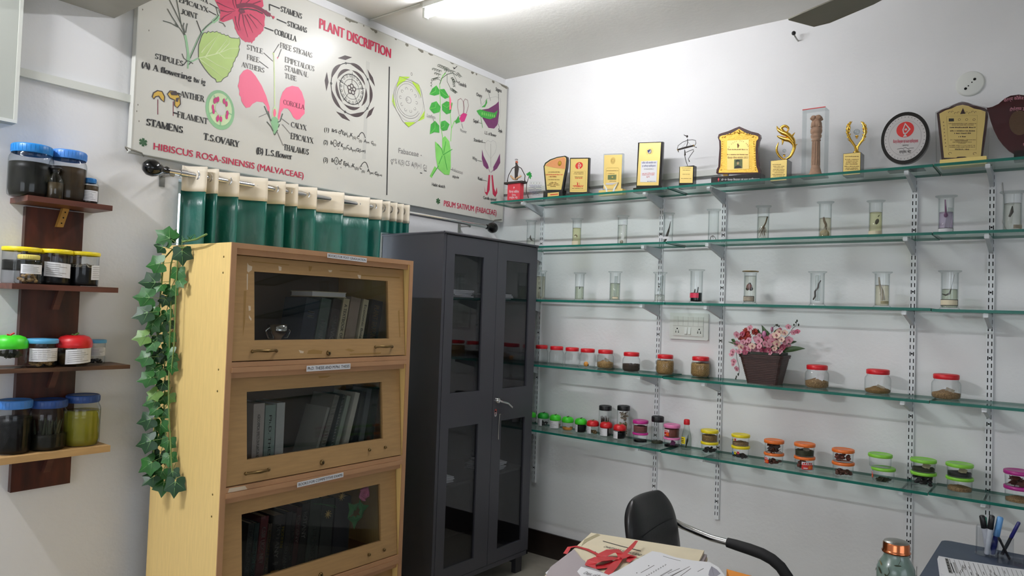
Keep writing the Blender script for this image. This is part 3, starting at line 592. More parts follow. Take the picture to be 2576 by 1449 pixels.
for st, a, b, h, bo in (('Tendrils', (1038, 485), (1094, 502), 26, .03), ('Leaflets', (818, 708), (877, 724), 24, .0), ('Flower', (1052, 812), (1097, 824), 22, 0), ('Foliaceous', (995, 1088), (1068, 1110), 24, 0), ('stipule', (997, 1132), (1042, 1142), 20, .02), ('Habit sketch', (853, 1190), (944, 1208), 22, .03), ('Ovary', (1165, 560), (1204, 574), 24, .03), ('Petal', (1230, 530), (1263, 540), 24, .03), ('Stigma', (1300, 525), (1341, 538), 26, .03), ('Sepal', (1143, 745), (1178, 752), 24, .03), ('Style', (1318, 812), (1345, 820), 24, .03), ('L.S. of flower', (1223, 828), (1304, 850), 22, .03), ('Standard', (1147, 878), (1206, 890), 22, .03), ('Wing', (1136, 1005), (1168, 1015), 22, .01), ('Keel', (1176, 1148), (1204, 1156), 22, .03), ('Corolla opened', (1212, 1282), (1302, 1298), 20, .03)):
    T(st, Z5, a, b, h, bo, 'ink' if bo else 'grey_ink')
for a, b in (((1020, 455), (1040, 470)), ((860, 720), (868, 745)), ((1062, 755), (1070, 790)), ((985, 1075), (997, 1080)), ((1190, 575), (1198, 620)), ((1250, 540), (1264, 595)), ((1320, 545), (1320, 600)), ((1182, 748), (1205, 755)), ((1318, 755), (1328, 790)), ((1207, 885), (1228, 890)), ((1170, 1012), (1203, 1020)), ((1206, 1150), (1240, 1158))): g.line(Z5([a, b]), .0026, Y2, 'ink')
for st, a, b, h in (('Fabaceae -', (618, 960), (782, 990), 36), ('⚥', (564, 1040), (586, 1048), 40), ('% K(5) C5', (592, 1035), (695, 1052), 34), ('A(9)+1 G1', (708, 1055), (815, 1080), 34)): T(st, Z5, a, b, h, -.012, 'grey_ink')
g.line(Z5([(555, 356), (537, 1256)]), .0075, Y2, 'ink'); g.line(Z5([(770, 1100), (785, 1103)]), .004, Y2, 'ink'); g.line(Z5([(797, 1084), (816, 1088)]), .004, Y2, 'ink')
g.build('printed_lettering', t)
g = G(); q = pl(920, 300); g.box(q[0]-.012, q[0]+.012, -.0455, -.045, .2, BH-.19, 'board_edge'); g.build('seam', t)

# ================================================================ curtain on its rod
mat('curtain_green', (14, 98, 86), .36, spec=.7, bump=.8, bscale=34, noise=.3, nscale=12, nstretch=(1, 1, .5), bdist=.004)
mat('curtain_cream', (226, 216, 196), .6, noise=.05, nscale=8)
def curtain(label, tips, x_first, ztop, zband, zbot):
    root = thing('curtain', label, 'curtain', (0, 0, 0))
    P = []; eye = []
    xs = [x_first]+tips
    for k in range(len(xs)-1):
        x0, x1 = xs[k], xs[k+1]; d = x1-x0
        for s in range(9):
            q = s/8; e = q*q*(3-2*q); P.append((x0+.012+(d-.018)*q, -.060-.060*(max(0, (q-.42)/.58)**2*(3-2*max(0, (q-.42)/.58)))+.004*sin(q*9)))
        m = .69; eye.append((x0+.012+(d-.018)*m, -.0855, math.atan2(-.060*1.5, (d-.018)*.58)))
        P += [(x1-.001, -.126), (x1+.004, -.124), (x1+.006, -.115), (x1+.004, -.09), (x1+.004, -.065)]
    for nm, z0, z1, m, nz, off in (('header_band', zband, ztop, 'curtain_cream', 5, .003), ('drape', zbot, zband+.004, 'curtain_green', 24, 0)):
        v = []; fs = []; n = len(P)
        for j in range(nz+1):
            z = z0+(z1-z0)*j/nz; f = (ztop-z)
            for i, (x, y) in enumerate(P): v.append((x+.004*sin(f*5+i*.4)*min(1, f*2), y-off+.006*sin(f*4+i*.23)*min(1, f*2), z))
        for j in range(nz):
            for i in range(n-1): a = j*n+i; fs.append((a, a+1, a+n+1, a+n))
        g = G(); g.add(v, fs, m, True); o = g.build(nm, root)
        md = o.modifiers.new('s', 'SOLIDIFY'); md.thickness = .0025; md.offset = 1
    for x, y, a in eye:
        g = G(); X = Matrix.Translation((x, y, 2.097)) @ Matrix.Rotation(a, 4, 'Z') @ Matrix.Rotation(pi/2, 4, 'X')
        rr = [(.0225+.0065*cos(R(q)), .0032*sin(R(q))) for q in range(0, 361, 45)]
        g.lathe(rr, 'chrome', n=20, X=X); g.build('eyelet', root)
    return root
tx = lambda u, v=450: at(u, v, 1, -.125).x
curtain('dark green curtain with cream eyelet header covering the window, main wide panel', [tx(517), tx(546), tx(599), tx(671), tx(716), tx(748), tx(796), tx(865), tx(930), tx(962)], tx(480)-.02, 2.135, 2.026, .35)
curtain('narrow gathered end of the green curtain just left of the dark cabinet', [tx(982), tx(1000), tx(1016), tx(1031)], tx(962)+.012, 2.135, 2.03, 1.962)
t = thing('curtain_rod', 'chrome curtain rod with black ball ends below the plant board', 'curtain rod', (0, -.084, 2.097))
g = G(); g.tube([(-2.36, 0, 0), (-.245, 0, 0)], .0125, 'chrome', n=14); g.tube([(-2.3, 0, 0), (-2.27, 0, 0)], .0155, 'chrome', n=14); g.build('rod', t)
for x, s in ((-2.36, -1), (-.245, 1)):
    g = G(); X = Matrix.Translation((x, 0, 0)) @ Matrix.Rotation(s*pi/2, 4, 'Y')
    g.lathe([(.014, -.01), (.017, 0), (.012, .012), (.02, .022), (.032, .04), (.036, .058), (.032, .078), (.018, .093), (0, .097)], 'black_gloss', n=20, X=X); g.build('finial', t)
for x in (-2.335, -.42):
    g = G(); g.box(x-.012, x+.012, .080, .083, -.06, .01, 'steel'); g.box(x-.005, x+.005, 0, .081, -.02, -.013, 'steel'); g.tube([(x, 0, -.016), (x, -.004, -.012)], .012, 'steel', n=8); g.build('bracket', t)

# ================================================================ glass-door bookcase
mat('laminate', (240, 208, 136), .42, noise=.09, nscale=16, nstretch=(6, 6, .6))
mat('veneer', (184, 146, 96), .45, noise=.14, nscale=14, nstretch=(.8, 6, 7))
mat('lipping', (190, 144, 104), .5, noise=.08, nscale=10)
mat('tape_mark', (158, 122, 66), .7); mat('torn_paper', (214, 196, 170), .8)
mat('inside_wood', (120, 96, 70), .7)
glass('case_glass', (236, 237, 236), (206, 208, 206), refl=.028, rough=.01)
BX, BF, BD = -2.388, -.66, .52
bc = thing('bookcase', 'tall tan wooden bookcase with lift-up glass doors and printed labels', 'bookcase', (BX, BF, 0))
pf = PL((BX, BF, 0), 'L', 0); pd = PL((BX, BF, 0), 'L', .04)
Wb = .931
for x, nm in ((0, 'side_panel'), (Wb-.022, 'side_panel')):
    g = G(); g.box(x, x+.022, .004, BD, 0, 1.753, 'laminate'); g.box(x, x+.022, 0, .004, 0, 1.773, 'lipping')
    if x == 0:
        for z in (1.72, 1.66, 1.30, 1.22, .84, .76): 
            for y in (.05,): g.lathe([(0, .0006), (.004, .0006), (.004, 0)], 'brass', n=8, X=Matrix.Translation((0, y, z)) @ Matrix.Rotation(-pi/2, 4, 'Y'))
    g.build(nm, bc)
g = G(); g.box(0, Wb, .004, BD, 1.753, 1.773, 'laminate'); g.box(.022, Wb-.022, 0, .004, 1.753, 1.773, 'lipping'); g.build('top_panel', bc)
g = G(); g.box(.022, Wb-.022, BD-.008, BD, 0, 1.753, 'inside_wood'); g.build('back_panel', bc)
ZB = [1.753, 1.329, .867, .412]                     # upper edge of each bay
for k, z in enumerate(ZB):
    if k: 
        g = G(); g.box(.022, Wb-.022, .0, BD-.008, z-.018, z, 'lipping'); g.box(.022, Wb-.022, -.004, .012, z-.038, z-.019, 'lipping')
        if k == 2: g.fill([(.03, z-.017), (.11, z-.017), (.10, z-.003), (.035, z-.002)], -.0006, 'torn_paper')
        g.build('shelf', bc)
    zz = z-.038 if k else z
    g = G(); g.box(.022, Wb-.022, .012, .03, zz-.022, zz, 'lipping'); g.build('rail', bc)
def tilt(k, z):
    z1 = ZB[k]-(.062 if k else .024); z0 = (ZB[k+1]+.004) if k < 3 else .05; return -.034*(z1-z)/(z1-z0)
class PDoor:
    def __init__(s, k): s.k = k
    def __call__(s, u, v):
        q = pd(u, v)
        for _ in range(3): q = PL((BX, BF, 0), 'L', .04+tilt(s.k, q[1]))(u, v)
        return q
def dbuild(g, nm, par, k):
    g.v = [(x, y+tilt(k, z), z) for x, y, z in g.v]; return g.build(nm, par)
def quad(Z, pts, p=pd):
    q = [p(*Z(*a)) for a in pts]; xs = sorted(a[0] for a in q); zs = sorted(a[1] for a in q); return (xs[0]+xs[1])/2, (xs[2]+xs[3])/2, (zs[0]+zs[1])/2, (zs[2]+zs[3])/2
B1 = lambda x, y: (560+x*.2346, 600+y*.2346)
B2 = lambda x, y: (540+x*.23466, 890+y*.23466)
B3 = lambda x, y: (540+x*.20186, 1170+y*.20186)
GQ = [quad(B1, [(342, 350), (1780, 460), (1775, 1075), (340, 1090)], PDoor(0)), quad(B2, [(355, 420), (1810, 290), (1790, 900), (335, 1155)], PDoor(1)), quad(B3, [(330, 640), (2055, 215), (2080, 925), (345, 1500)], PDoor(2)), None]
mat('bronze', (118, 96, 60), .35, metal=.9)
def pull(door, x0, x1, z, k, broken=False):
    g = G(); y = .036
    for x in (x0, x1): g.sph((x, y, z), .007, 'bronze', n=8, k=5); g.tube([(x, .042, z), (x, y-.004, z)], .0045, 'bronze', n=6)
    if not broken: g.tube([(x0, y-.004, z), (x0+.012, y-.016, z+.003), ((x0+x1)/2, y-.02, z+.002), (x1-.012, y-.016, z+.003), (x1, y-.004, z)], [.004, .0045, .006, .0045, .004], 'bronze', n=8)
    dbuild(g, 'handle', door, k)
def lock(door, x, z, k):
    g = G(); g.lathe([(0, .008), (.007, .008), (.009, .006), (.011, .002), (.011, 0)], 'bronze', n=16, X=Matrix.Translation((x, .04, z)) @ Matrix.Rotation(pi/2, 4, 'X')); g.box(x-.0012, x+.0012, .031, .033, z-.005, z+.004, 'shade_black'); dbuild(g, 'lock', door, k)
for k in range(4):
    z1 = ZB[k]-(.062 if k else .024); z0 = (ZB[k+1]+.004) if k < 3 else .05
    q = GQ[k] or (.1, .8, .12, .27); x0, x1 = .026, Wb-.026
    g = G(); y0, y1 = .04, .058
    g.box(x0, q[0], y0, y1, z0, z1, 'veneer'); g.box(q[1], x1, y0, y1, z0, z1, 'veneer'); g.box(q[0], q[1], y0, y1, z0, q[2], 'veneer'); g.box(q[0], q[1], y0, y1, q[3], z1, 'veneer')
    y = .0396; pk = PDoor(k)
    if k == 0:
        for P, m in (([(310, 240), (715, 280), (712, 290), (315, 252)], 'tape_mark'), ([(265, 260), (280, 285), (318, 300), (312, 340), (275, 365), (262, 350)], 'torn_paper'), ([(598, 295), (632, 305), (628, 345), (604, 345)], 'torn_paper'), ([(920, 295), (960, 300), (945, 350), (925, 352)], 'tape_mark'), ([(1132, 338), (1175, 340), (1165, 362), (1140, 360)], 'torn_paper'), ([(1255, 340), (1460, 355), (1458, 366), (1258, 350)], 'tape_mark'), ([(1445, 388), (1483, 395), (1478, 432), (1458, 425)], 'torn_paper'), ([(1485, 388), (1900, 415), (1895, 428), (1488, 402)], 'tape_mark'), ([(228, 560), (255, 560), (240, 900), (215, 1060), (222, 840)], 'tape_mark'), ([(258, 380), (272, 380), (268, 550), (258, 550)], 'torn_paper'), ([(275, 720), (300, 725), (302, 770), (280, 775)], 'torn_paper'), ([(280, 820), (310, 860), (305, 885), (282, 850)], 'torn_paper'),
                     ([(920, 1200), (975, 1190), (1070, 1205), (1060, 1238), (905, 1238)], 'tape_mark'), ([(815, 1195), (870, 1210), (865, 1230), (830, 1228)], 'torn_paper'), ([(1310, 1195), (1350, 1180), (1420, 1200), (1380, 1215)], 'tape_mark'), ([(1360, 1235), (1700, 1222), (1690, 1238), (1365, 1252)], 'tape_mark'), ([(1880, 780), (1895, 760), (1905, 1060), (1895, 1060)], 'tape_mark')):
            g.fill([pk(*B1(*a)) for a in P], y, m)
    if k == 1: g.fill([pk(*B2(*a)) for a in [(1110, 240), (1250, 235), (1200, 255), (1120, 262)]], y, 'tape_mark')
    dr = dbuild(g, 'door', bc, k)
    g = G(); g.box(q[0]-.005, q[1]+.005, .048, .052, q[2]-.005, q[3]+.005, 'case_glass'); dbuild(g, 'glass_pane', dr, k)
    zb = (z0+q[2])/2
    if k == 0: pull(dr, pk(*B1(315, 1207))[0], pk(*B1(572, 1207))[0], pk(*B1(440, 1207))[1], k); pull(dr, pk(*B1(1635, 1162))[0], pk(*B1(1812, 1162))[0], pk(*B1(1700, 1162))[1], k); lock(dr, *pk(*B1(1135, 1228)), k)
    elif k == 1: pull(dr, pk(*B2(330, 1295))[0], pk(*B2(572, 1225))[0], pk(*B2(450, 1262))[1], k); pull(dr, pk(*B2(1655, 1030))[0], pk(*B2(1825, 1000))[0], pk(*B2(1740, 1015))[1], k, True); lock(dr, *pk(*B2(1150, 1165)), k)
    elif k == 2: pull(dr, pk(*B3(1920, 1110))[0], pk(*B3(2108, 1050))[0], pk(*B3(2010, 1085))[1], k, True); lock(dr, *pk(*B3(1320, 1370)), k)
    else: pull(dr, .15, .25, .1, k)
for st, Z, a, b, h in (('BOOKS FOR POST GRADUATION', B1, (1113, 205), (1535, 258), 48), ('Ph.D. THESIS AND M.Phil. THESIS', B2, (975, 190), (1445, 160), 62), ('BOOKS FOR COMPETITIVE EXAMS', B2, (875, 1432), (1370, 1318), 54)):
    A, Bq = pf(*Z(*a)), pf(*Z(*b)); hh = pf(*Z(a[0], a[1]-h))[1]-A[1]; d = Vector((Bq[0]-A[0], Bq[1]-A[1])); zo = A[1]
    g = G(); y = -.0052; dz = Bq[1]-A[1]
    g.prism([(A[0], A[1]), (Bq[0], Bq[1]), (Bq[0], Bq[1]+hh), (A[0], A[1]+hh)], y-.0006, y, 'paper')
    m = .025*(Bq[0]-A[0]); g.text(st, (A[0]+m, A[1]+hh*.25+dz*.03), (Bq[0]-m, Bq[1]+hh*.25-dz*.03), hh*.52, y-.001, 'ink', .012); o = g.build('paper_label', bc)
    o['label'] = 'white paper label reading '+st

# ---- what stands behind the glass
BK = {}
def book(label, x, wd, z, h, lean, col, title=None, tcol='paper', y=.10, dpt=.15, th=None, tz=(.15, .85), group='books behind the bookcase glass', rough=.6, name='book'):
    cm = mat('cover_%d_%d_%d' % col, col, rough, noise=.08, nscale=30)
    z += wd*sin(R(lean))+.0005
    root = thing(name, label, 'book', (BX+x, BF+y, z), 0, group)
    X = Matrix.Rotation(R(lean), 4, 'Y')
    g = G(); c = .003
    g.box(0, c, 0, dpt, 0, h, cm, X=X); g.box(wd-c, wd, 0, dpt, 0, h, cm, X=X); g.box(c, wd-c, 0, c, 0, h, cm, X=X)
    if title:
        f = lambda a, b: X @ Vector((wd/2-b+.0, -.0008, h*tz[1]-a))
        th = th or wd*.45
        g.text(title, (0, -th/2), (h*(tz[1]-tz[0]), -th/2), th, 0, tcol, .01, f=lambda p, q: f(p, -q))
    g.build('cover', root)
    g = G(); g.box(c, wd-c, c, dpt-.004, .003, h-.003, 'paper_cream', X=X); g.build('pages', root)
    return root
mat('print_yellow', (206, 178, 40), .6); mat('print_white', (214, 212, 206), .6); mat('print_teal', (70, 150, 140), .6)
pb = PL((BX, BF, 0), 'L', .1)
zf = ZB[1]
def bx(Z, zx, zy): return pb(*Z(zx, zy))[0]
for lab, zx, wz, h, lean, col, ti, tc, tz in (
    ('thick navy book marked II near its top, leftmost upright book in the top bay', 800, 150, .245, 9, (30, 36, 52), 'II', 'print_white', (.68, .78)),
    ('grey green book with BOTANY along the spine in the top bay', 965, 108, .25, 9, (72, 84, 78), 'BOTANY', 'print_white', (.25, .62)),
    ('dark brown book with bold pale lettering in the top bay', 1095, 92, .25, 9, (58, 46, 40), 'ORAVIO', 'print_white', (.25, .7)),
    ('cream spined book in the middle of the top bay', 1205, 66, .255, 9, (196, 184, 152), 'A TEXTBOOK OF', 'ink', (.3, .9)),
    ('wide greyish brown book with a plain spine in the top bay', 1285, 105, .26, 9, (150, 132, 116), None, None, (.3, .9)),
    ('thin cream book titled Economic Botany in the top bay', 1425, 56, .255, 9, (206, 196, 166), 'Economic Botany', 'ink', (.2, .9)),
    ('dark brown book with faint lettering, rightmost in the top bay', 1525, 120, .25, 8, (54, 44, 40), 'PLANT TAXON', 'tape_mark', (.3, .9))):
    x = bx(B1, zx, 1085); book(lab, x, bx(B1, zx+wz, 1085)-x, zf, h, lean, col, ti, tc, tz=tz)
q = pb(*B1(970, 690)); q2 = pb(*B1(1340, 690))
r_ = thing('book', 'cream book lying flat on top of the leaning books in the top bay', 'book', (BX+q[0], BF+.11, zf+.2585), 0, 'books behind the bookcase glass')
g = G(); g.box(0, q2[0]-q[0], 0, .15, 0, .003, 'paper_cream'); g.box(0, q2[0]-q[0], 0, .15, .02, .023, 'paper_cream'); g.build('cover', r_); g = G(); g.box(.003, q2[0]-q[0]-.003, .002, .148, .003, .02, 'paper'); g.build('pages', r_)
q = pb(*B1(690, 1000))
r_ = thing('trophy_cup', 'shiny silver cup standing at the left behind the top glass door', 'trophy', (BX+q[0], BF+.16, zf))
g = G(); g.lathe([(0, .0), (.035, 0), (.035, .012), (.012, .02), (.009, .06), (.02, .075), (.04, .1), (.045, .135), (.043, .135), (.036, .1), (.0, .085)], 'chrome', n=24); g.build('cup', r_)
g = G(); g.tube([(-.04, 0, .125), (-.06, 0, .11), (-.045, 0, .08), (-.02, 0, .078)], .0035, 'chrome'); g.build('handle', r_); g = G(); g.tube([(.04, 0, .125), (.06, 0, .11), (.045, 0, .08), (.02, 0, .078)], .0035, 'chrome'); g.build('handle', r_)
zf = ZB[2]
for lab, zx, wz, h, lean, col, ti, tc in (
    ('white bound thesis with small print on its spine, leftmost in the middle bay', 395, 118, .285, 0, (206, 196, 190), 'AGROCHEMICAL EFFECTS ON PLANTS IN RELATION', 'ink'),
    ('thesis in shiny greenish plastic, second from the left in the middle bay', 525, 108, .275, 0, (150, 170, 164), 'Ph.D. THESIS', 'ink'),
    ('plain white thesis, third from the left in the middle bay', 645, 86, .28, 0, (206, 208, 206), None, None),
    ('thin pale report leaning, first of the leaning row in the middle bay', 1040, 26, .25, 17, (150, 150, 142), None, None),
    ('spiral bound report leaning in the middle bay', 1085, 55, .30, 17, (120, 118, 108), None, None),
    ('thin dark folder with a bright edge leaning next to the spiral report', 1200, 22, .30, 15, (70, 80, 80), None, None),
    ('slim grey green report leaning in the middle bay', 1250, 40, .29, 15, (150, 162, 150), None, None),
    ('white report with a loose cover leaning in the middle bay', 1345, 50, .30, 14, (200, 198, 188), None, None),
    ('dark report with a silver edge leaning in the middle bay', 1440, 45, .30, 12, (40, 46, 52), None, None),
    ('grey bound report leaning towards the right end of the middle bay', 1520, 50, .31, 9, (100, 106, 110), None, None),
    ('dark green bound report at the right end of the middle bay', 1620, 60, .31, 6, (34, 52, 46), None, None)):
    x = bx(B2, zx, 1100); wd = bx(B2, zx+wz, 1100)-x
    o = book(lab, x, wd, zf, h, lean, col, ti, tc, th=.012 if ti else None, rough=.3)
    if 'spiral' in lab:
        g = G(); X = Matrix.Rotation(R(lean), 4, 'Y')
        for i in range(22): g.tube([(wd*.2, 0, .012+i*.013), (wd*.5, -.006, .015+i*.013), (wd*.8, 0, .018+i*.013)], .0014, 'steel', n=5, X=X)
        g.build('spiral_binding', o)
zf = ZB[3]
for lab, zx, wz, h, lean, col, ti, tc, tz in (
    ('dark grey book with thin white letters, leftmost in the lower bay', 345, 75, .27, 4, (30, 38, 40), 'PLANT SCIENCE', 'grey_ink', (.3, .9)),
    ('dark teal edged objective botany book in the lower bay', 425, 60, .265, 4, (24, 44, 46), 'OBJECTIVE BOTANY', 'print_teal', (.1, .75)),
    ('dark red book in the lower bay', 495, 100, .285, 4, (84, 26, 32), 'CSIR UGC NET', 'print_white', (.35, .85)),
    ('narrow brown book beside the MODERN BOTANY book', 598, 48, .25, 4, (64, 52, 40), 'STUDENT BOTANY', 'tape_mark', (.1, .9)),
    ('thick black book titled MODERN BOTANY in yellow and white', 652, 165, .275, 4, (16, 16, 18), 'BOTANY', 'print_white', (.38, .86)),
    ('black book with a pale BOTANY lower on its spine', 820, 70, .28, 4, (26, 26, 28), 'BOTANY', 'grey_ink', (.18, .5)),
    ('slim dark book titled Life Sciences in the lower bay', 893, 50, .27, 4, (32, 30, 32), 'Life Sciences', 'grey_ink', (.3, .75)),
    ('dark maroon book titled BOTANY in the lower bay', 945, 62, .29, 4, (56, 24, 28), 'BOTANY', 'print_white', (.5, .88)),
    ('black book titled BOTANY with a square emblem low on its spine', 1010, 95, .30, 4, (18, 18, 20), 'BOTANY', 'print_white', (.52, .88)),
    ('wide dark green grey book titled LIFE SCIENCES', 1120, 150, .31, 3, (44, 52, 48), 'LIFE SCIENCES', 'grey_ink', (.15, .6)),
    ('plain dark grey file beside the LIFE SCIENCES book', 1285, 150, .30, 2, (46, 52, 50), None, None, (.2, .8)),
    ('dark grey file at the right end of the lower bay', 1450, 200, .29, 2, (40, 42, 48), None, None, (.2, .8))):
    x = bx(B3, zx, 1330); wd = bx(B3, zx+wz, 1330)-x
    o = book(lab, x, wd*.97, zf, h, lean, col, ti, tc, tz=tz, th=wd*(.3 if wd > .05 else .5))
    if 'MODERN' in lab:
        g = G(); X = Matrix.Rotation(R(lean), 4, 'Y'); g.text('MODERN', (0, 0), (h*.3, 0), wd*.2, 0, 'print_yellow', .02, f=lambda a, b: X @ Vector((wd*.74+b-.002, -.001, h*.82-a))); g.text('NEET', (0, 0), (wd*.4, 0), .01, 0, 'grey_ink', 0, f=lambda a, b: X @ Vector((wd*.3+a, -.001, h*.28+b))); g.fill([tuple((X @ Vector((a, 0, b)))[i] for i in (0, 2)) for a, b in ((wd*.2, .01), (wd*.8, .01), (wd*.8, .055), (wd*.2, .055))], -.0009, 'tape_mark'); g.build('spine_print', o)
# artificial rose hanging in the lower bay
mat('rose_petal', (214, 118, 160), .6, noise=.2, nscale=60); mat('fake_leaf', (48, 120, 62), .5, noise=.2, nscale=30); mat('straw', (190, 160, 90), .6)
q = pb(*B3(1830, 350))
r_ = thing('artificial_rose', 'pink artificial rose with green leaves behind the lower glass door', 'artificial flower', (BX+q[0], BF+.075, q[1]))
g = G()
for k in range(16):
    a = k*2.4; rr = .006+.0022*k; X = Matrix.Rotation(a, 4, 'Y') @ Matrix.Translation((rr*.6, .012-k*.0006, 0)) @ Matrix.Rotation(R(20+k*3), 4, 'Z')
    g.sph((0, 0, 0), .012+.0009*k, 'rose_petal', n=8, k=5, sc3=(.35, .3, 1), X=X)
g.build('bloom', r_)
def lobed(g, c, r, ang, m, y, lobes=5, X=None):
    P = []
    for i in range(lobes*2+1):
        a = ang+(i/(lobes*2)-.5)*R(300); rr = r*(1 if i % 2 else .45); P.append((c[0]+rr*cos(a), c[1]+rr*sin(a)))
    P.append((c[0]-r*.2*cos(ang), c[1]-r*.2*sin(ang)))
    v = [(c[0], y-.006, c[1])]+[(p[0], y, p[1]) for p in P]; n = len(P)
    g.add(v, [(0, i+1, (i+1) % n+1) for i in range(n)], m, X=X)
g = G(); a = pb(*B3(1720, 560)); 
for dx, dz, an in ((-.02, .012, 130), (.03, .004, 10), (-.005, -.035, 265)): lobed(g, (a[0]-q[0]+dx, a[1]-q[1]+dz), .045, R(an), 'fake_leaf', 0, 3)
g.tube([(0, .012, 0), (a[0]-q[0], .008, a[1]-q[1])], .002, 'fake_leaf', n=6); g.build('leaves', r_)
g = G()
for zx, zy, m in ((1540, 380, 'straw'), (1370, 600, 'straw')):
    b = pb(*B3(zx, zy))
    for k in range(9): g.tube([(b[0]-q[0], .005, b[1]-q[1]), (b[0]-q[0]+.018*cos(k*.7), .0, b[1]-q[1]+.018*sin(k*.7))], [.0025, .001], m, n=5)
b = pb(*B3(1480, 520)); b2 = pb(*B3(1200, 470)); g.tube([(b2[0]-q[0], .006, b2[1]-q[1]), (b[0]-q[0]-.01, .006, b[1]-q[1]+.012), (b[0]-q[0], .006, b[1]-q[1]), (b2[0]-q[0]+.03, .006, b2[1]-q[1]-.004)], .001, 'fake_leaf', n=5)
g.build('dried_blooms', r_)

# ================================================================ steel cabinet
mat('cabinet_steel', (66, 66, 73), .4, spec=.5, bump=.08, bscale=300)
mat('cabinet_inside', (44, 44, 48), .5)
CX, CF, CW, CD, CT = -1.118, -.53, .832, .47, 1.958
cb = thing('steel_cabinet', 'tall dark grey steel cabinet with two glazed doors standing in the corner', 'cabinet', (CX, CF, 0))
pc = PL((CX, CF, 0), 'L', 0)
g = G(); t_ = .006
g.box(0, t_, .012, CD, .10, CT, 'cabinet_steel'); g.box(CW-t_, CW, .012, CD, .10, CT, 'cabinet_steel'); g.box(0, CW, CD-.004, CD, .10, CT, 'cabinet_steel'); g.box(0, CW, .012, CD, .10, .14, 'cabinet_steel')
g.box(-.002, CW+.002, -.004, CD, CT-.012, CT, 'cabinet_steel'); g.tube([(-.001, -.003, CT-.006), (CW+.001, -.003, CT-.006)], .007, 'cabinet_steel', n=8); g.tube([(-.001, -.003, CT-.006), (-.001, CD, CT-.006)], .006, 'cabinet_steel', n=8)
g.box(0, .02, .0, .012, .10, CT, 'cabinet_steel'); g.box(CW-.014, CW, 0, .012, .10, CT, 'cabinet_steel'); g.box(0, CW, .0, .012, .1, .125, 'cabinet_steel'); g.build('carcass', cb)
glass('cabinet_glass', (232, 233, 235), (190, 192, 196), refl=.045, rough=.01)
D4 = lambda x, y: (940+x*.3105, 560+y*.3105); D5 = lambda x, y: (940+x*.3374, 960+y*.3374)
xm = pc(*D4(985, 800))[0]
panes = [[quad(D4, [(668, 253), (905, 285), (860, 1362), (618, 1385)], pc), quad(D5, [(553, 348), (775, 315), (727, 1322), (505, 1410)], pc)], [quad(D4, [(1090, 308), (1270, 332), (1232, 1325), (1043, 1343)], pc), quad(D5, [(945, 290), (1128, 262), (1090, 1185), (905, 1250)], pc)]]
for k, (x0, x1) in enumerate(((.022, xm-.0015), (xm+.0015, CW-.016))):
    g = G(); z0, z1 = .128, CT-.016; (a0, a1, b0, b1), (c0, c1, d0, d1) = panes[k]; y0, y1 = -.002, .014
    m0, m1 = (a0+c0)/2, (a1+c1)/2
    g.box(x0, m0, y0, y1, z0, z1, 'cabinet_steel'); g.box(m1, x1, y0, y1, z0, z1, 'cabinet_steel')
    for za, zb in ((z0, d0), (d1, b0), (b1, z1)): g.box(m0, m1, y0, y1, za, zb, 'cabinet_steel')
    dr = g.build('door', cb)
    for za, zb in ((b0, b1), (d0, d1)):
        g = G(); g.box(m0, m1, .007, .011, za, zb, 'cabinet_glass'); g.build('glass_pane', dr)
    if k == 1:
        h = pc(*D5(915, 140)); g = G()
        g.lathe([(0, .02), (.012, .02), (.016, .012), (.018, 0)], 'chrome', n=18, X=Matrix.Translation((h[0], -.002, h[1])) @ Matrix.Rotation(pi/2, 4, 'X'))
        h2 = pc(*D5(1000, 185)); g.tube([(h[0], -.02, h[1]), ((h[0]*.4+h2[0]*.6), -.034, h[1]*.5+h2[1]*.5+.004), (h2[0], -.03, h2[1])], [.009, .009, .010], 'chrome', n=10, flat=.6); g.build('handle', dr)
        h = pc(*D5(903, 232)); g = G(); g.rbox(h[0]-.011, h[0]+.011, -.006, -.002, h[1]-.022, h[1]+.022, .0105, 'chrome'); g.box(h[0]-.002, h[0]+.002, -.0065, -.006, h[1]-.012, h[1]-.002, 'shade_black'); g.box(h[0]-.007, h[0]+.007, -.0065, -.006, h[1]+.004, h[1]+.012, 'shade_black'); g.build('lock_plate', dr)
        h = pc(*D5(935, 240)); h2 = pc(*D5(925, 430)); g = G(); g.box(h[0]-.008, h[0]+.008, -.008, -.004, h[1]-.004, h[1], 'steel'); g.tube([(h[0]-.002, -.006, h[1]), (h[0]-.006, -.005, h[1]*.5+h2[1]*.5), (h2[0], -.005, h2[1])], [.003, .002, .0035], 'steel', n=6); g.build('key', dr)
for z in (.62, 1.0, 1.30, 1.62):
    g = G(); g.box(.008, CW-.008, .03, CD-.006, z-.012, z, 'cabinet_inside'); g.build('shelf', cb)
for x in (.03, CW-.09):
    g = G(); g.box(x, x+.06, .02, .05, 0, .1, 'cabinet_inside'); g.box(x, x+.06, .42, .45, 0, .1, 'cabinet_inside'); g.box(x, x+.012, .05, .42, .06, .1, 'cabinet_inside'); g.build('leg', cb)
for lab, u, v, z, wd, n in (('loose white papers on the upper shelf behind the left cabinet door', 1185, 763, 1.62, .16, 5), ('loose white papers on the upper shelf behind the right cabinet door', 1290, 765, 1.62, .13, 4), ('untidy white papers low behind the right cabinet door', 1275, 1200, .62, .12, 6), ('papers low behind the left cabinet door', 1140, 1245, .62, .12, 4)):
    x = pc(u, v)[0]; r_ = G()
    for i in range(n): 
        X = Matrix.Translation((0, 0, .002+i*.008)) @ Matrix.Rotation(R(random.uniform(-12, 12)), 4, 'Z'); r_.box(-wd/2, wd/2, 0, .2, 0, .005, 'paper', X=X)
    tag(r_.build('paper_stack', loc=(CX+x, CF+.06, z)), lab, 'papers', 'papers inside the steel cabinet')

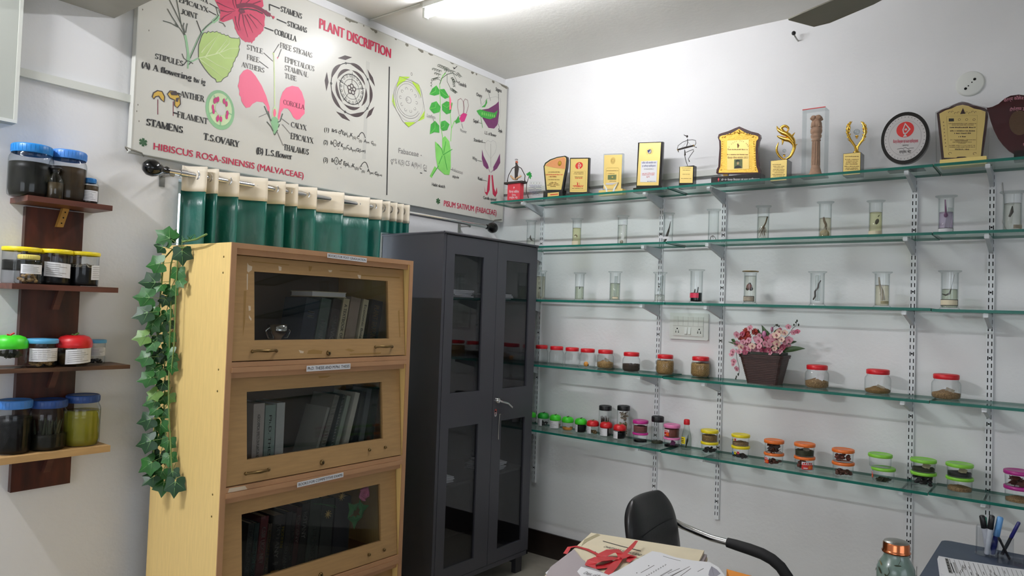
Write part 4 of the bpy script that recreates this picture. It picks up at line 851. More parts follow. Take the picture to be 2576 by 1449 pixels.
# ================================================================ ivy garland over the bookcase corner
mat('ivy', (42, 106, 40), .42, noise=.35, nscale=40); mat('ivy_dark', (20, 66, 30), .42, noise=.3, nscale=40); mat('ivy_pale', (110, 150, 72), .45, noise=.25, nscale=40); mat('ivy_stem', (110, 136, 74), .6); mat('ivy_vein', (120, 164, 100), .5)
t = thing('ivy_garland', 'artificial green ivy garland hanging down the left side of the bookcase', 'garland', (-2.42, -.30, 1.79))
T0 = Vector((-2.42, -.30, 1.79))
def ivp(zx, zy):
    u, v = 300+zx*.4834, 560+zy*.4831
    p = at(u, v, 1, -.26) if u < 412 else at(u, v, 0, -2.425)
    if u >= 412 and not (-.66 < p.y < -.05): p = at(u, v, 1, -.3)
    return p-T0
g = G()
for P, r in (([(330, 130), (270, 140), (225, 190), (215, 300), (200, 480), (195, 640), (190, 800), (185, 960), (175, 1120), (170, 1300)], .003), ([(330, 130), (285, 130), (262, 220), (255, 330), (262, 450), (255, 620), (252, 800), (250, 950), (258, 1100), (262, 1200), (270, 1330)], .0028), ([(340, 125), (300, 150), (290, 320), (285, 460), (278, 640), (265, 760)], .0025), ([(225, 640), (232, 820), (225, 1000), (238, 1130), (230, 1260)], .0025)):
    g.tube([ivp(*q)+Vector((0, -.01, 0)) for q in P], r, 'ivy_stem', n=6)
b = at(452+70, 590, 1, -.3)-T0
g.tube([ivp(330, 100), ivp(400, 95)+Vector((0, -.0, .006)), ivp(455, 60)], .004, 'ivy_stem', n=6)
for i in range(14):
    a = ivp(330+i*6, 98-i*1.2); g.tube([a, a+Vector((random.uniform(-.02, .02), random.uniform(-.02, .01), random.uniform(-.008, .022)))], [.0022, .001], 'ivy', n=4)
g.build('stem', t)
LV = [(225, 80, 62, 150), (200, 128, 42, 170), (255, 75, 40, 60), (185, 215, 60, 190), (315, 155, 58, 275), (275, 255, 50, 270), (300, 308, 34, 300), (160, 310, 62, 185), (190, 330, 34, 250), (140, 390, 62, 180), (120, 470, 60, 200), (182, 490, 40, 230), (165, 450, 34, 250), (125, 592, 50, 195), (165, 530, 48, 260), (150, 628, 44, 240), (180, 600, 34, 280), (130, 700, 52, 190), (180, 770, 52, 215), (212, 680, 50, 265), (228, 640, 34, 290), (130, 805, 50, 200), (205, 835, 42, 265), (165, 880, 44, 230), (160, 930, 46, 200), (145, 1020, 58, 195), (195, 1045, 50, 265), (168, 970, 40, 220), (130, 1132, 62, 195), (186, 1112, 50, 260), (140, 1245, 62, 215), (196, 1205, 58, 262), (190, 1288, 46, 250), (212, 1348, 58, 268), (272, 1350, 60, 270), (246, 1215, 46, 275), (236, 1135, 46, 265), (228, 900, 40, 265), (242, 742, 40, 270), (246, 590, 42, 270), (244, 525, 36, 270), (208, 530, 46, 250), (248, 345, 46, 265), (150, 1320, 48, 225), (225, 470, 38, 280), (238, 660, 38, 260), (215, 760, 40, 250), (255, 700, 34, 285), (235, 590, 36, 255), (180, 690, 40, 235), (160, 760, 44, 210), (240, 400, 36, 275), (215, 400, 36, 250), (205, 980, 40, 262), (205, 910, 36, 240), (250, 1290, 40, 275)]
LOBE = [(0, 1.0), (12, .76), (24, .64), (40, .70), (56, .84), (70, .66), (84, .58), (104, .62), (126, .68), (146, .52), (168, .30)]
g = G()
for i, (zx, zy, s, ang) in enumerate(LV):
    c = ivp(zx, zy); d = dep(c+T0); r = s*.4834*d/FPX*1.3
    c = c+Vector((random.uniform(-.004, .004), -.016-random.uniform(0, .03), 0))
    # leaf frame: faces the room with some tilt
    f = (Vector((-.62, -.72, .15))+Vector((random.uniform(-.5, .3), random.uniform(-.3, .35), random.uniform(-.25, .4)))).normalized()
    ex = Vector((.76, -.65, 0)); ex = (ex-f*ex.dot(f)).normalized(); ez = f.cross(ex); ez = -ez if ez.z < 0 else ez
    dx = ex*cos(R(ang))+ez*sin(R(ang)); dn = -ex*sin(R(ang))+ez*cos(R(ang))
    v = [c-dx*r*.25, c+dx*r*.2+f*.25*r*.2]; pts = []
    for q, l in LOBE: pts.append((q, l))
    for q, l in reversed(LOBE[1:]): pts.append((-q, l))
    for q, l in pts:
        x, y = l*cos(R(q)), l*sin(R(q)); v.append(c+dx*(r*x)+dn*(r*y)-f*(r*(.16*x*x+.22*abs(y)-.04)))
    n = len(pts); m = 'ivy_pale' if i in (13, 37, 23) else ('ivy_dark' if i % 3 == 1 else 'ivy')
    g.add(v, [(1, 2+k, 2+(k+1) % n) for k in range(n) if k != len(LOBE)-1], m)
    for q, l in ((0, .9), (58, .7), (-58, .7)):
        x, y = l*cos(R(q)), l*sin(R(q)); e = c+dx*(r*x)+dn*(r*y)-f*(r*(.16*x*x+.2*abs(y)-.075)); s0 = c-dx*r*.1+f*.06*r
        w_ = dn*r*.022 if q == 0 else dx*r*.018
        g.add([s0-w_, s0+w_, e], [(0, 1, 2)], 'ivy_vein')
    g.tube([c-dx*r*.2, c-dx*r*.6-f*.012, c-dx*r*.9-f*.02], .0014, 'ivy_stem', n=4, caps=False)
o = g.build('foliage', t); md = o.modifiers.new('s', 'SOLIDIFY'); md.thickness = .0008

# ================================================================ jars: shared builder
glass('jar_glass', (253, 254, 254), (196, 204, 204), refl=.03, rough=.03)
glass('pet_clear', (248, 250, 251), (184, 190, 194), refl=.03, rough=.06)
glass('bottle_glass', (240, 246, 242), (150, 164, 156), refl=.045, rough=.03)
mat('award_red', (206, 44, 40), .5); mat('award_pink', (214, 62, 76), .5)
def plastic(n, c): return mat(n, c, .38, spec=.5)
for n, c in (('lid_blue', (30, 124, 196)), ('lid_blue_pale', (66, 128, 204)), ('lid_blue_dark', (38, 74, 140)), ('lid_sky', (84, 164, 210)), ('lid_yellow', (236, 214, 30)), ('lid_yellow_pale', (222, 206, 106)), ('lid_red', (212, 28, 38)), ('apple_green', (64, 206, 40)), ('apple_deep_green', (30, 160, 44)), ('apple_red', (206, 30, 36)), ('lid_black', (22, 22, 24)), ('lid_magenta', (196, 44, 140)), ('lid_pink', (232, 128, 180)), ('lid_orange', (232, 116, 44)), ('lid_lime', (134, 206, 62)), ('lid_purple', (170, 40, 130))): plastic(n, c)
mat('murk_black', (14, 14, 13), .4, spec=.15, noise=.5, nscale=18, col2=(34, 34, 26)); mat('murk_brown', (44, 34, 24), .4, spec=.15, noise=.4, nscale=16, col2=(74, 58, 38)); mat('murk_dark', (9, 9, 12), .4, spec=.15)
mat('grain', (190, 154, 96), .8, nscale=420, nstretch=(1, 1, .6), bump=1, bscale=420, col2=(92, 66, 34)); mat('soil', (74, 62, 50), .9, nscale=300, bump=1, bscale=300, col2=(40, 32, 26))
mat('chips', (172, 142, 100), .8, nscale=260, bump=1, bscale=260, col2=(96, 70, 42)); mat('bean_dark', (34, 32, 34), .5, noise=.3, nscale=60); mat('bean_brown', (120, 60, 48), .55, noise=.35, nscale=70); mat('pod_brown', (92, 52, 40), .5, noise=.3, nscale=50); mat('tan_seed', (158, 126, 76), .7, nscale=300, bump=1, bscale=300, col2=(100, 76, 40)); mat('leafy', (58, 62, 40), .8, noise=.4, nscale=90); mat('orange_bit', (232, 158, 66), .6, noise=.2, nscale=60); mat('husk', (168, 158, 140), .8, noise=.3, nscale=60); mat('twig', (62, 42, 36), .7, noise=.3, nscale=50); mat('rose_powder', (140, 84, 82), .9, noise=.25, nscale=120)
glass('yellow_liquid', (214, 208, 92), (150, 146, 40), refl=.03, dens=.45, body=(196, 190, 66))
PROF = {'pet': [(0, 0), (.88, 0), (.98, .03), (1, .08), (1, .70), (.97, .76), (.88, .82), (.86, .92)],
        'squat': [(0, .01), (.80, 0), (.95, .05), (1, .14), (1, .60), (.95, .68), (.84, .74), (.83, .86)],
        'straight': [(0, 0), (.95, 0), (.98, .02), (1, .06), (1, .88)],
        'apple': [(0, 0), (.72, 0), (.88, .08), (.98, .28), (1, .46), (.98, .6)],
        'tub': [(0, 0), (.9, 0), (.93, .03), (.96, .8)]}
def rad_at(pr, z):
    for (r0, z0), (r1, z1) in zip(pr, pr[1:]):
        if z0 <= z <= z1 and z1 > z0: return r0+(r1-r0)*(z-z0)/(z1-z0)
    return pr[-1][0]
def jar(name, label, loc, rz, r, h, prof, lid, lidz=(.84, 1), lidr=.92, fill=None, paper=None, group=None, cat='jar', gl='jar_glass', apple=None, seed=0, oval=1, sticker=None):
    rn = random.Random(seed*7+int(r*1e5)); root = thing(name, label, cat, loc, rz, group); pr = PROF[prof]
    g = G(); g.lathe([(a*r, b*h) for a, b in pr], gl, n=28, sy=oval); g.build('body', root)
    g = G()
    if apple:
        z0 = .56*h; g.lathe([(r*1.0, z0), (r*1.05, z0+.04*h), (r*1.06, z0+.12*h), (r*1.0, z0+.24*h), (r*.84, z0+.33*h), (r*.55, z0+.38*h), (r*.25, z0+.365*h), (0, z0+.345*h)], lid, n=28); g.build('lid', root)
        g = G(); g.tube([(0, 0, z0+.34*h), (.002, 0, z0+.40*h), (r*.22, 0, z0+.44*h)], r*.06, apple, n=6); g.tube([(0, 0, z0+.37*h), (-r*.2, 0, z0+.40*h)], r*.05, apple, n=6); g.build('stalk', root)
    else:
        a, b = lidz[0]*h, lidz[1]*h; e = (b-a)*.16; R_ = lidr*r
        g.lathe([(R_*.97, a), (R_, a+e), (R_, b-e), (R_*.96, b-e*.3), (R_*.9, b), (R_*.86, b-e*.5), (0, b-e*.5)], lid, n=32, sy=oval)
        for i in range(32 if prof == 'pet' else 0):
            q = 2*pi*i/32; g.box(-.0006, .0006, -.0006, .0006, a+e, b-e*1.2, lid, X=Matrix.Translation((R_*cos(q), R_*oval*sin(q), 0)))
        g.build('lid', root)
    for kind, m, z0, z1 in (fill or []):
        g = G()
        if kind in ('fill', 'heap', 'liquid'):
            n = 24; P = [(0, z0*h+.0012)]+[(rad_at(pr, z0+(z1-z0)*k/5)*r*.965, h*(z0+(z1-z0)*k/5)+.0012) for k in range(6)]
            if kind == 'heap': P += [(r*.6, h*(z1+.06)), (r*.3, h*(z1+.13)), (0, h*(z1+.16))]
            else: P += [(r*.5, h*z1+.001), (0, h*z1+.001)]
            g.lathe(P, m, n=n, sy=oval)
            if kind != 'liquid': g.v = [(x+rn.uniform(-.0006, .0006), y+rn.uniform(-.0006, .0006), z+(rn.uniform(-.002, .002) if z > h*z1*.95 else 0)) for x, y, z in g.v]
        elif kind == 'blobs':
            nb = 26
            for i in range(nb):
                a = rn.uniform(0, 2*pi); q = r*.70*math.sqrt(rn.random()); s = r*.24
                z = h*(z0+(z1-z0)*(i/nb)*(1-.5*(q/r)**2))+s*.6
                g.sph((q*cos(a), q*sin(a)*oval, z), s, m, n=7, k=5, sc3=(1, .7, .55), Y=Matrix.Rotation(rn.uniform(0, 3), 3, 'Z') @ Matrix.Rotation(rn.uniform(-.8, .8), 3, 'X'))
        elif kind == 'sticks':
            for i in range(22):
                a = rn.uniform(0, 2*pi); q = r*.6*math.sqrt(rn.random()); b = a+rn.uniform(-.6, .6); q2 = r*.78*math.sqrt(rn.random())
                zt = h*(z1-rn.uniform(0, .12)); g.tube([(q*cos(a), q*sin(a), h*z0+.003), ((q*cos(a)+q2*cos(b))/2, (q*sin(a)+q2*sin(b))/2, (h*z0+zt)/2), (q2*cos(b), q2*sin(b), zt)], [r*.07, r*.09, r*.03], m, n=6)
        elif kind == 'flakes':
            for i in range(18):
                X = Matrix.Translation((rn.uniform(-.5, .5)*r, rn.uniform(-.5, .5)*r*oval, h*rn.uniform(z0+.05, z1))) @ Matrix.Rotation(rn.uniform(0, 3), 4, 'Z') @ Matrix.Rotation(rn.uniform(-1.2, 1.2), 4, 'X')
                s = r*rn.uniform(.3, .5); g.prism([(-s, -s*.3), (0, -s*.5), (s, -s*.1), (s*.7, s*.35), (-s*.4, s*.45)], -.001, .001, m, X=X)
        elif kind == 'bit':
            g.sph((0, -r*.3, h*z0+r*.34), r*.34, m, n=9, k=6, sc3=(1, .6, .95)); g.sph((r*.24, -r*.3, h*z0+r*.25), r*.16, 'twig', n=6, k=4, sc3=(1, .5, 1))
        elif kind == 'card':
            s = r*.75; X = Matrix.Translation((r*.2, -r*.3, h*z0)) @ Matrix.Rotation(R(20), 4, 'Y'); g.box(-s*.4, s*.4, -.001, 0, 0, h*(z1-z0), m, X=X)
        o = g.build({'liquid': 'liquid', 'card': 'paper_slip'}.get(kind, 'contents'), root)
    if sticker:
        a0, a1, z0, z1, m = sticker; g = G()
        def patch(a0, a1, z0, z1, m, k):
            v = []; n = 6
            for i in range(n+1):
                a = R(-90+a0+(a1-a0)*i/n); rr = r*.965+.0004*k
                for z in (z0, z1): v.append((rr*cos(a), rr*sin(a), h*z))
            g.add(v, [(2*i, 2*i+2, 2*i+3, 2*i+1) for i in range(n)], m)
        d, e = a1-a0, z1-z0
        if m == 'flowers':
            for i, c in enumerate(('lid_blue', 'lid_yellow', 'award_pink')): patch(a0+d*(.02+.34*i), a0+d*(.28+.34*i), z0+e*.15*i, z0+e*(.6+.12*i), c, 1); patch(a0+d*(.10+.34*i), a0+d*(.2+.34*i), z0+e*(.2+.15*i), z0+e*(.42+.13*i), 'ink', 2)
        else:
            patch(a0, a1, z0, z1, m, 1); patch(a0, a1, z0+e*.62, z1, 'paper', 2)
            for i in range(5): patch(a0+d*(.08+.17*i), a0+d*(.2+.17*i), z0+e*.68, z0+e*(.86+.06*(i % 2)), m, 3)
            patch(a0+d*.15, a0+d*.5, z0+e*.12, z0+e*.24, 'paper', 2); patch(a0+d*.55, a0+d*.9, z0+e*.1, z0+e*.5, 'lid_orange', 2)
        g.build('printed_sticker', root)
    if paper:
        a0, a1, z0, z1 = paper[:4]; g = G(); n = 8; v = []; tilt = paper[4] if len(paper) > 4 else 0
        R_ = lambda z: max(rad_at(pr, z0), rad_at(pr, z1), rad_at(pr, (z0+z1)/2))*r*1.012+.0003
        for k in range(n+1):
            a = R(-90+a0+(a1-a0)*k/n); rr = R_(0)
            for z in (z0, z1): v.append((rr*cos(a), rr*oval*sin(a), h*z+tilt*(k/n-.5)*r))
        g.add(v, [(2*k, 2*k+2, 2*k+3, 2*k+1) for k in range(n)], 'paper')
        for j in range(6):
            z = z0+(z1-z0)*(.14+.14*j); f0, f1 = .08, rn.uniform(.5, .92); v = []
            for k in range(7):
                f = f0+(f1-f0)*k/6; a = R(-90+a0+(a1-a0)*f); rr = R_(0)+.0004
                for d in (0, .012): v.append((rr*cos(a), rr*oval*sin(a), h*(z+d)+tilt*(f-.5)*r))
            g.add(v, [(2*k, 2*k+2, 2*k+3, 2*k+1) for k in range(6)], 'grey_ink')
        g.build('paper_label', root)
    return root

# ================================================================ dark wooden wall shelf with jars, left edge of the picture
mat('mahogany', (84, 40, 30), .32, noise=.45, nscale=9, nstretch=(3, 3, .6), col2=(44, 22, 18)); mat('mahogany_shelf', (104, 58, 44), .4, noise=.35, nscale=8, nstretch=(.7, 4, 4), col2=(72, 38, 28)); mat('walnut', (112, 78, 54), .5, noise=.35, nscale=9, nstretch=(.7, 4, 4), col2=(58, 36, 26)); mat('pale_wood', (206, 166, 112), .5, noise=.2, nscale=10, nstretch=(.6, 4, 4)); mat('ochre_wood', (186, 140, 66), .5, noise=.2, nscale=14)
ws = thing('wall_shelf', 'dark wooden wall rack with four short jar shelves on one upright plank', 'wall shelf', (-2.75, 0, .822))
g = G(); g.prism([(-.098, 0), (.103, .003), (.1015, 1.06), (-.0985, 1.06)], -.028, -.001, 'mahogany'); g.build('upright_plank', ws)
SH = [(-2.892, -2.604, 1.888, 1.908, 'mahogany_shelf', 'ochre_wood'), (-2.925, -2.567, 1.572, 1.592, 'mahogany_shelf', 'mahogany_shelf'), (-2.99, -2.507, 1.275, 1.290, 'walnut', 'mahogany_shelf'), (-2.932, -2.566, .957, .981, 'pale_wood', 'mahogany_shelf')]
for k, (x0, x1, z0, z1, m, mb) in enumerate(SH):
    g = G(); g.box(x0+2.75, x1+2.75, -.172, 0, z0-.822, z1-.822, m); g.build('shelf_board', ws)
    g = G(); X = Matrix.Translation((.0, -.045, z0-.822)); g.prism([(-.0, -.072), (.022, -.072), (.04, 0), (.018, 0)], -.012, .012, mb, X=Matrix.Translation((0, -.04, z0-.822)))
    for s in (.2, .5, .8) if k == 0 else (): g.lathe([(0, .0005), (.003, .0005), (.003, 0)], 'shade_black', n=8, X=Matrix.Translation((.011+.018*s, -.0525, z0-.822-.072*(1-s))) @ Matrix.Rotation(pi/2, 4, 'X'))
    g.build('support_strip', ws)
def putL(u, vt, vb, wpx, k, y):
    zs = SH[k][3]+.0005; p = at(u, (vt+vb)/2, 1, y); return Vector((p.x, y, zs)), wpx/2*dep(p)/FPX, at(u, vt, 1, y).z-zs
GL = 'jars on the dark wooden wall shelf'
def L(name, label, u, vt, vb, wpx, k, y, prof, lid, **kw):
    p, r, h = putL(u, vt, vb, wpx, k, y); return jar(name, label, p, 0, r, h, prof, lid, group=GL, seed=int(u), **kw)
L('jar', 'big clear jar with bright blue lid and black contents, left on the top wooden shelf', 78, 366, 494, 98, 0, -.09, 'pet', 'lid_blue', lidz=(.83, 1), lidr=.92, fill=[('liquid', 'murk_black', .01, .64)], gl='pet_clear')
L('jar', 'big clear jar with paler blue lid and brown contents, right on the top wooden shelf', 170, 381, 507, 84, 0, -.08, 'pet', 'lid_blue_pale', lidz=(.83, 1), lidr=.96, fill=[('liquid', 'murk_brown', .01, .66)], gl='pet_clear')
L('jar', 'small brown bottle with blue cap and paper label, right end of the top wooden shelf', 225, 449, 510, 41, 0, -.10, 'pet', 'lid_blue', lidz=(.82, 1), lidr=.70, fill=[('liquid', 'murk_brown', .01, .7)], paper=(-60, 40, .12, .52))
p, r, h = putL(138, 420, 499, 40, 0, -.142)
t = thing('reagent_bottle', 'small clear stoppered bottle in front of the two big blue-lidded jars', 'bottle', p, 0, GL)
g = G(); g.lathe([(0, 0), (r*.96, 0), (r, .02*h), (r, .52*h), (r*.9, .62*h), (r*.5, .78*h), (r*.42, .86*h)], 'bottle_glass', n=24); g.build('body', t)
g = G(); g.lathe([(0, .001), (r*.93, .002), (r*.95, .5*h), (0, .5*h)], 'murk_brown', n=20); g.build('contents', t)
g = G(); g.lathe([(r*.46, .84*h), (r*.5, .87*h), (r*.44, .9*h), (r*.74, .94*h), (r*.76, .97*h), (r*.6, h), (0, h)], 'lid_black', n=20); g.build('stopper', t)
L('jar', 'clear straight jar with yellow lid at the left end of the second wooden shelf', 54, 622, 712, 84, 1, -.08, 'straight', 'lid_yellow', lidz=(.88, 1.0), lidr=1.04, fill=[('fill', 'murk_black', .35, .62)], gl='pet_clear')
L('jar', 'straight jar with yellow lid and tilted white label, middle of the second wooden shelf', 138, 628, 714, 76, 1, -.085, 'straight', 'lid_yellow', lidz=(.88, 1.0), lidr=1.05, fill=[('fill', 'murk_dark', .01, .45)], paper=(-55, 40, .22, .62, -.10), gl='pet_clear')
L('jar', 'yellow lidded straight jar labelled on its right side, right end of the second wooden shelf', 208, 634, 717, 72, 1, -.085, 'straight', 'lid_yellow', lidz=(.89, 1.0), lidr=1.06, fill=[('fill', 'murk_dark', .01, .52), ('flakes', 'husk', .52, .6)], paper=(10, 75, .2, .62, .05), gl='pet_clear')
L('jar', 'small jar with pale yellow lid and handwritten label in front on the second wooden shelf', 71, 641, 716, 58, 1, -.142, 'pet', 'lid_yellow_pale', lidz=(.84, 1), lidr=.82, fill=[('blobs', 'tan_seed', .02, .28)], paper=(-50, 55, .34, .66))
L('jar', 'jar with bright green apple shaped lid at the left end of the third wooden shelf', 24, 838, 929, 76, 2, -.12, 'apple', 'apple_green', apple='apple_red', fill=[('flakes', 'leafy', .3, .45)])
L('jar', 'clear tub with sky blue lid and broad white label, left of the red apple jar', 105, 852, 928, 66, 2, -.13, 'straight', 'lid_sky', lidz=(.84, 1.0), lidr=1.08, fill=[('blobs', 'tan_seed', .02, .18)], paper=(-70, 70, .22, .68))
L('jar', 'sky blue lidded tub half hidden behind the labelled tub on the third wooden shelf', 122, 853, 920, 64, 2, -.055, 'straight', 'lid_sky', lidz=(.84, 1.0), lidr=1.06, fill=[('fill', 'murk_dark', .01, .5)])
L('jar', 'jar with shiny red apple shaped lid and printed label on the third wooden shelf', 187, 838, 925, 76, 2, -.125, 'apple', 'apple_red', apple='ivy_pale', fill=[('fill', 'murk_brown', .02, .4)], paper=(-50, 50, .1, .54, .12))
L('jar', 'small sky blue lidded tub at the right end of the third wooden shelf', 241, 854, 918, 42, 2, -.08, 'straight', 'lid_sky', lidz=(.86, 1.0), lidr=1.1, fill=[('blobs', 'bean_dark', .02, .15)], paper=(-60, 50, .35, .68))
L('jar', 'big jar of black liquid with blue lid, left on the lowest wooden shelf', 33, 1005, 1152, 82, 3, -.09, 'pet', 'lid_blue_pale', lidz=(.84, 1), lidr=.96, fill=[('liquid', 'murk_dark', .01, .66)], gl='pet_clear')
L('jar', 'big jar with dark roots and dark blue lid, middle of the lowest wooden shelf', 120, 1004, 1138, 84, 3, -.09, 'pet', 'lid_blue_dark', lidz=(.84, 1), lidr=.98, fill=[('sticks', 'leafy', .02, .66), ('fill', 'murk_black', .01, .3)], gl='pet_clear')
L('jar', 'blue lidded jar of yellow liquid with dark roots, right on the lowest wooden shelf', 206, 992, 1126, 82, 3, -.085, 'pet', 'lid_blue_dark', lidz=(.85, 1), lidr=.92, fill=[('liquid', 'yellow_liquid', .01, .68), ('sticks', 'murk_black', .01, .34)], gl='pet_clear')

# ================================================================ glass shelving on slotted uprights
mat('upright_white', (230, 232, 234), .4, metal=.0, spec=.6); mat('bracket_grey', (190, 194, 198), .4, spec=.5)
glass('shelf_glass', (246, 252, 250), (236, 247, 243), refl=.03, fres=.5, rough=.02)
mat('glass_rim', (18, 104, 90), .3, spec=.35)
RY_ = [-.359, -1.213, -1.588, -2.516, -2.822]; RB = [.45, .48, .462, .45, .45]
UL = ['first slotted upright beside the steel cabinet', 'slotted white upright left of the switch board', 'slotted white upright right of the switch board', 'slotted white upright above the water bottle', 'slotted white upright above the pen stand']
PT = .0323
for i, (y, zb) in enumerate(zip(RY_, RB)):
    t = thing('shelf_upright', UL[i], 'shelf upright', (0, y, zb), RW, 'slotted uprights of the glass shelving')
    Ht = 2.236-zb; g = G(); hw = .0135; d = .014
    g.box(-hw, -hw+.002, -d+.0015, 0, 0, Ht, 'upright_white'); g.box(hw-.002, hw, -d+.0015, 0, 0, Ht, 'upright_white')
    a, b = .0090, .0050; y0, y1 = -d, -d+.0015
    g.box(-hw, -a, y0, y1, 0, Ht, 'upright_white'); g.box(a, hw, y0, y1, 0, Ht, 'upright_white'); g.box(-b, b, y0, y1, 0, Ht, 'upright_white')
    n = int(Ht/PT); z = .0
    for k in range(n+1):
        zs = .022+k*PT; ze = min(zs+.0115 if k else zs, Ht)
        lo = 0 if k == 0 else zs-PT+.019
        hi = .022 if k == 0 else zs
        for sx in (-1, 1):
            x0, x1 = sorted((sx*b, sx*a)); g.box(x0, x1, y0, y1, lo, hi, 'upright_white')
    for sx in (-1, 1):
        x0, x1 = sorted((sx*b, sx*a)); g.box(x0, x1, y0, y1, .022+n*PT-.011, Ht, 'upright_white') if .022+n*PT-.011 < Ht else None
    g.build('channel', t)
    g = G(); g.box(-hw+.002, hw-.002, -.004, -.002, 0, Ht, 'shade_black'); g.build('slot_shade_plate', t)  # dark plate added behind the slots to stand in for their shade
    g = G()
    for k in range(2, n, 9): g.lathe([(0, .0006), (.0042, .0006), (.0042, 0)], 'shade_black', n=10, X=Matrix.Translation((0, -d, .022+k*PT+.0108)) @ Matrix.Rotation(pi/2, 4, 'X'))
    g.build('screw', t)
SZ = [(2.250, 2.2525, 2.253), (1.952, 1.954, 1.955), (1.624, 1.624, 1.621), (1.227, 1.2235, 1.2255), (.832, .8290, .8325)]
SD, GT = .262, .006
PY = [(-.10, -1.368), (-1.372, -2.624), (-2.628, -3.75)]
nth = ['top', 'second', 'third', 'fourth', 'lowest']; part = ['left', 'middle', 'right']
def ztop(k, u): return SZ[k][0 if u < 1672 else (1 if u < 2345 else 2)]+GT+.0003
for k in range(5):
    for j in range(3):
        y0, y1 = PY[j]; z = SZ[k][j]
        if j == 0 and k == 0: y0 = -.123
        t = thing('glass_shelf', '%s pane of the %s glass shelf on the wall' % (part[j], nth[k]), 'glass shelf', (-.018, (y0+y1)/2, z), RW, 'glass shelf panes')
        hw = (y0-y1)/2; g = G(); dd = SD-.018
        v = [(-hw, -dd, -GT), (hw, -dd, -GT), (hw, 0, -GT), (-hw, 0, -GT), (-hw, -dd, GT), (hw, -dd, GT), (hw, 0, GT), (-hw, 0, GT)]
        g.add(v, [(4, 5, 6, 7)], 'shelf_glass'); g.add(v, [(3, 2, 1, 0)], 'shelf_glass'); g.add(v, [(0, 1, 5, 4), (2, 3, 7, 6), (1, 2, 6, 5), (3, 0, 4, 7)], 'glass_rim'); g.build('pane', t)
    for i, y in enumerate(RY_):
        z = min(SZ[k][0 if i < 2 else (1 if i < 4 else 2)], 9)-GT-.0012
        t = thing('shelf_bracket', 'grey bracket under the %s glass shelf on the %s' % (nth[k], UL[i].replace('slotted white ', '').replace('slotted ', '')), 'shelf bracket', (-.014, y, z), RW, 'brackets under the glass shelves')
        for sx in (-1, 1):
            g = G(); x = sx*.0065; g.prism([(0, 0), (-.205, 0), (-.215, -.004), (-.215, -.014), (-.20, -.017), (-.012, -.062), (0, -.066)], x-.0012, x+.0012, 'bracket_grey', f=lambda p, q: (q, p[0], p[1])); g.build('side_plate', t)
        g = G(); g.prism([(-.198, -.0155), (-.01, -.061), (-.008, -.0625), (-.2, -.0175)], -.0065, .0065, 'bracket_grey', f=lambda p, q: (q, p[0], p[1])); g.build('web', t)
        g = G(); g.rbox(-.009, .009, -.222, -.195, -.018, -.0004, .003, 'upright_white'); g.build('end_cap', t)
        g = G(); g.lathe([(0, .001), (.013, .001), (.013, 0), (0, 0)], 'bottle_glass', n=14, c=(0, -.18, -.0004)); g.build('rubber_pad', t)
g = G(); g.tube([(-.004, -2.86, 2.2), (-.004, -2.868, 2.1), (-.006, -2.862, 2.02), (-.004, -2.875, 1.99), (-.004, -2.88, 1.98)], .0016, 'steel', n=5); tag(g.build('thin_cable'), 'thin loose cable on the wall beside the last upright', 'cable')

# ================================================================ placing things on the glass shelves
def put(u, vt, vb, wpx, k, x=None):
    zs = ztop(k, u)
    if x is None:
        p = at(u, vb, 2, zs); r = wpx/2*dep(p)/FPX; x = min(max(p.x+r*.95, -.205), -.05)
    y = at(u, (vt+vb)/2, 0, x).y; p = Vector((x, y, zs)); r = wpx/2*dep(p)/FPX
    return p, r, at(u, vt, 0, x).z-zs

# ---- specimen cylinders on the second and third shelf
glass('liquid_clear', (250, 250, 246), (214, 216, 208), refl=.03, rough=.02); glass('liquid_yellow', (252, 250, 226), (236, 230, 190), refl=.03, dens=.04, body=(240, 232, 170)); glass('liquid_tan', (250, 246, 234), (230, 222, 200), refl=.03, dens=.05); glass('liquid_green', (234, 238, 226), (190, 196, 180), refl=.03, dens=.05); glass('liquid_violet', (246, 236, 249), (220, 204, 226), refl=.03, dens=.08, body=(196, 176, 204)); mat('sediment', (176, 166, 132), .8, noise=.2, nscale=60); mat('dark_spec', (52, 44, 34), .7, noise=.3, nscale=60); mat('root_spec', (112, 88, 52), .7, noise=.3, nscale=60); mat('frost_slip', (226, 228, 230), .6); mat('red_liquid', (214, 56, 86), .35)
glass('slip_glass', (226, 230, 228), (190, 196, 194), refl=.05, dens=.12)
GS = 'specimen cylinders on the glass shelves'
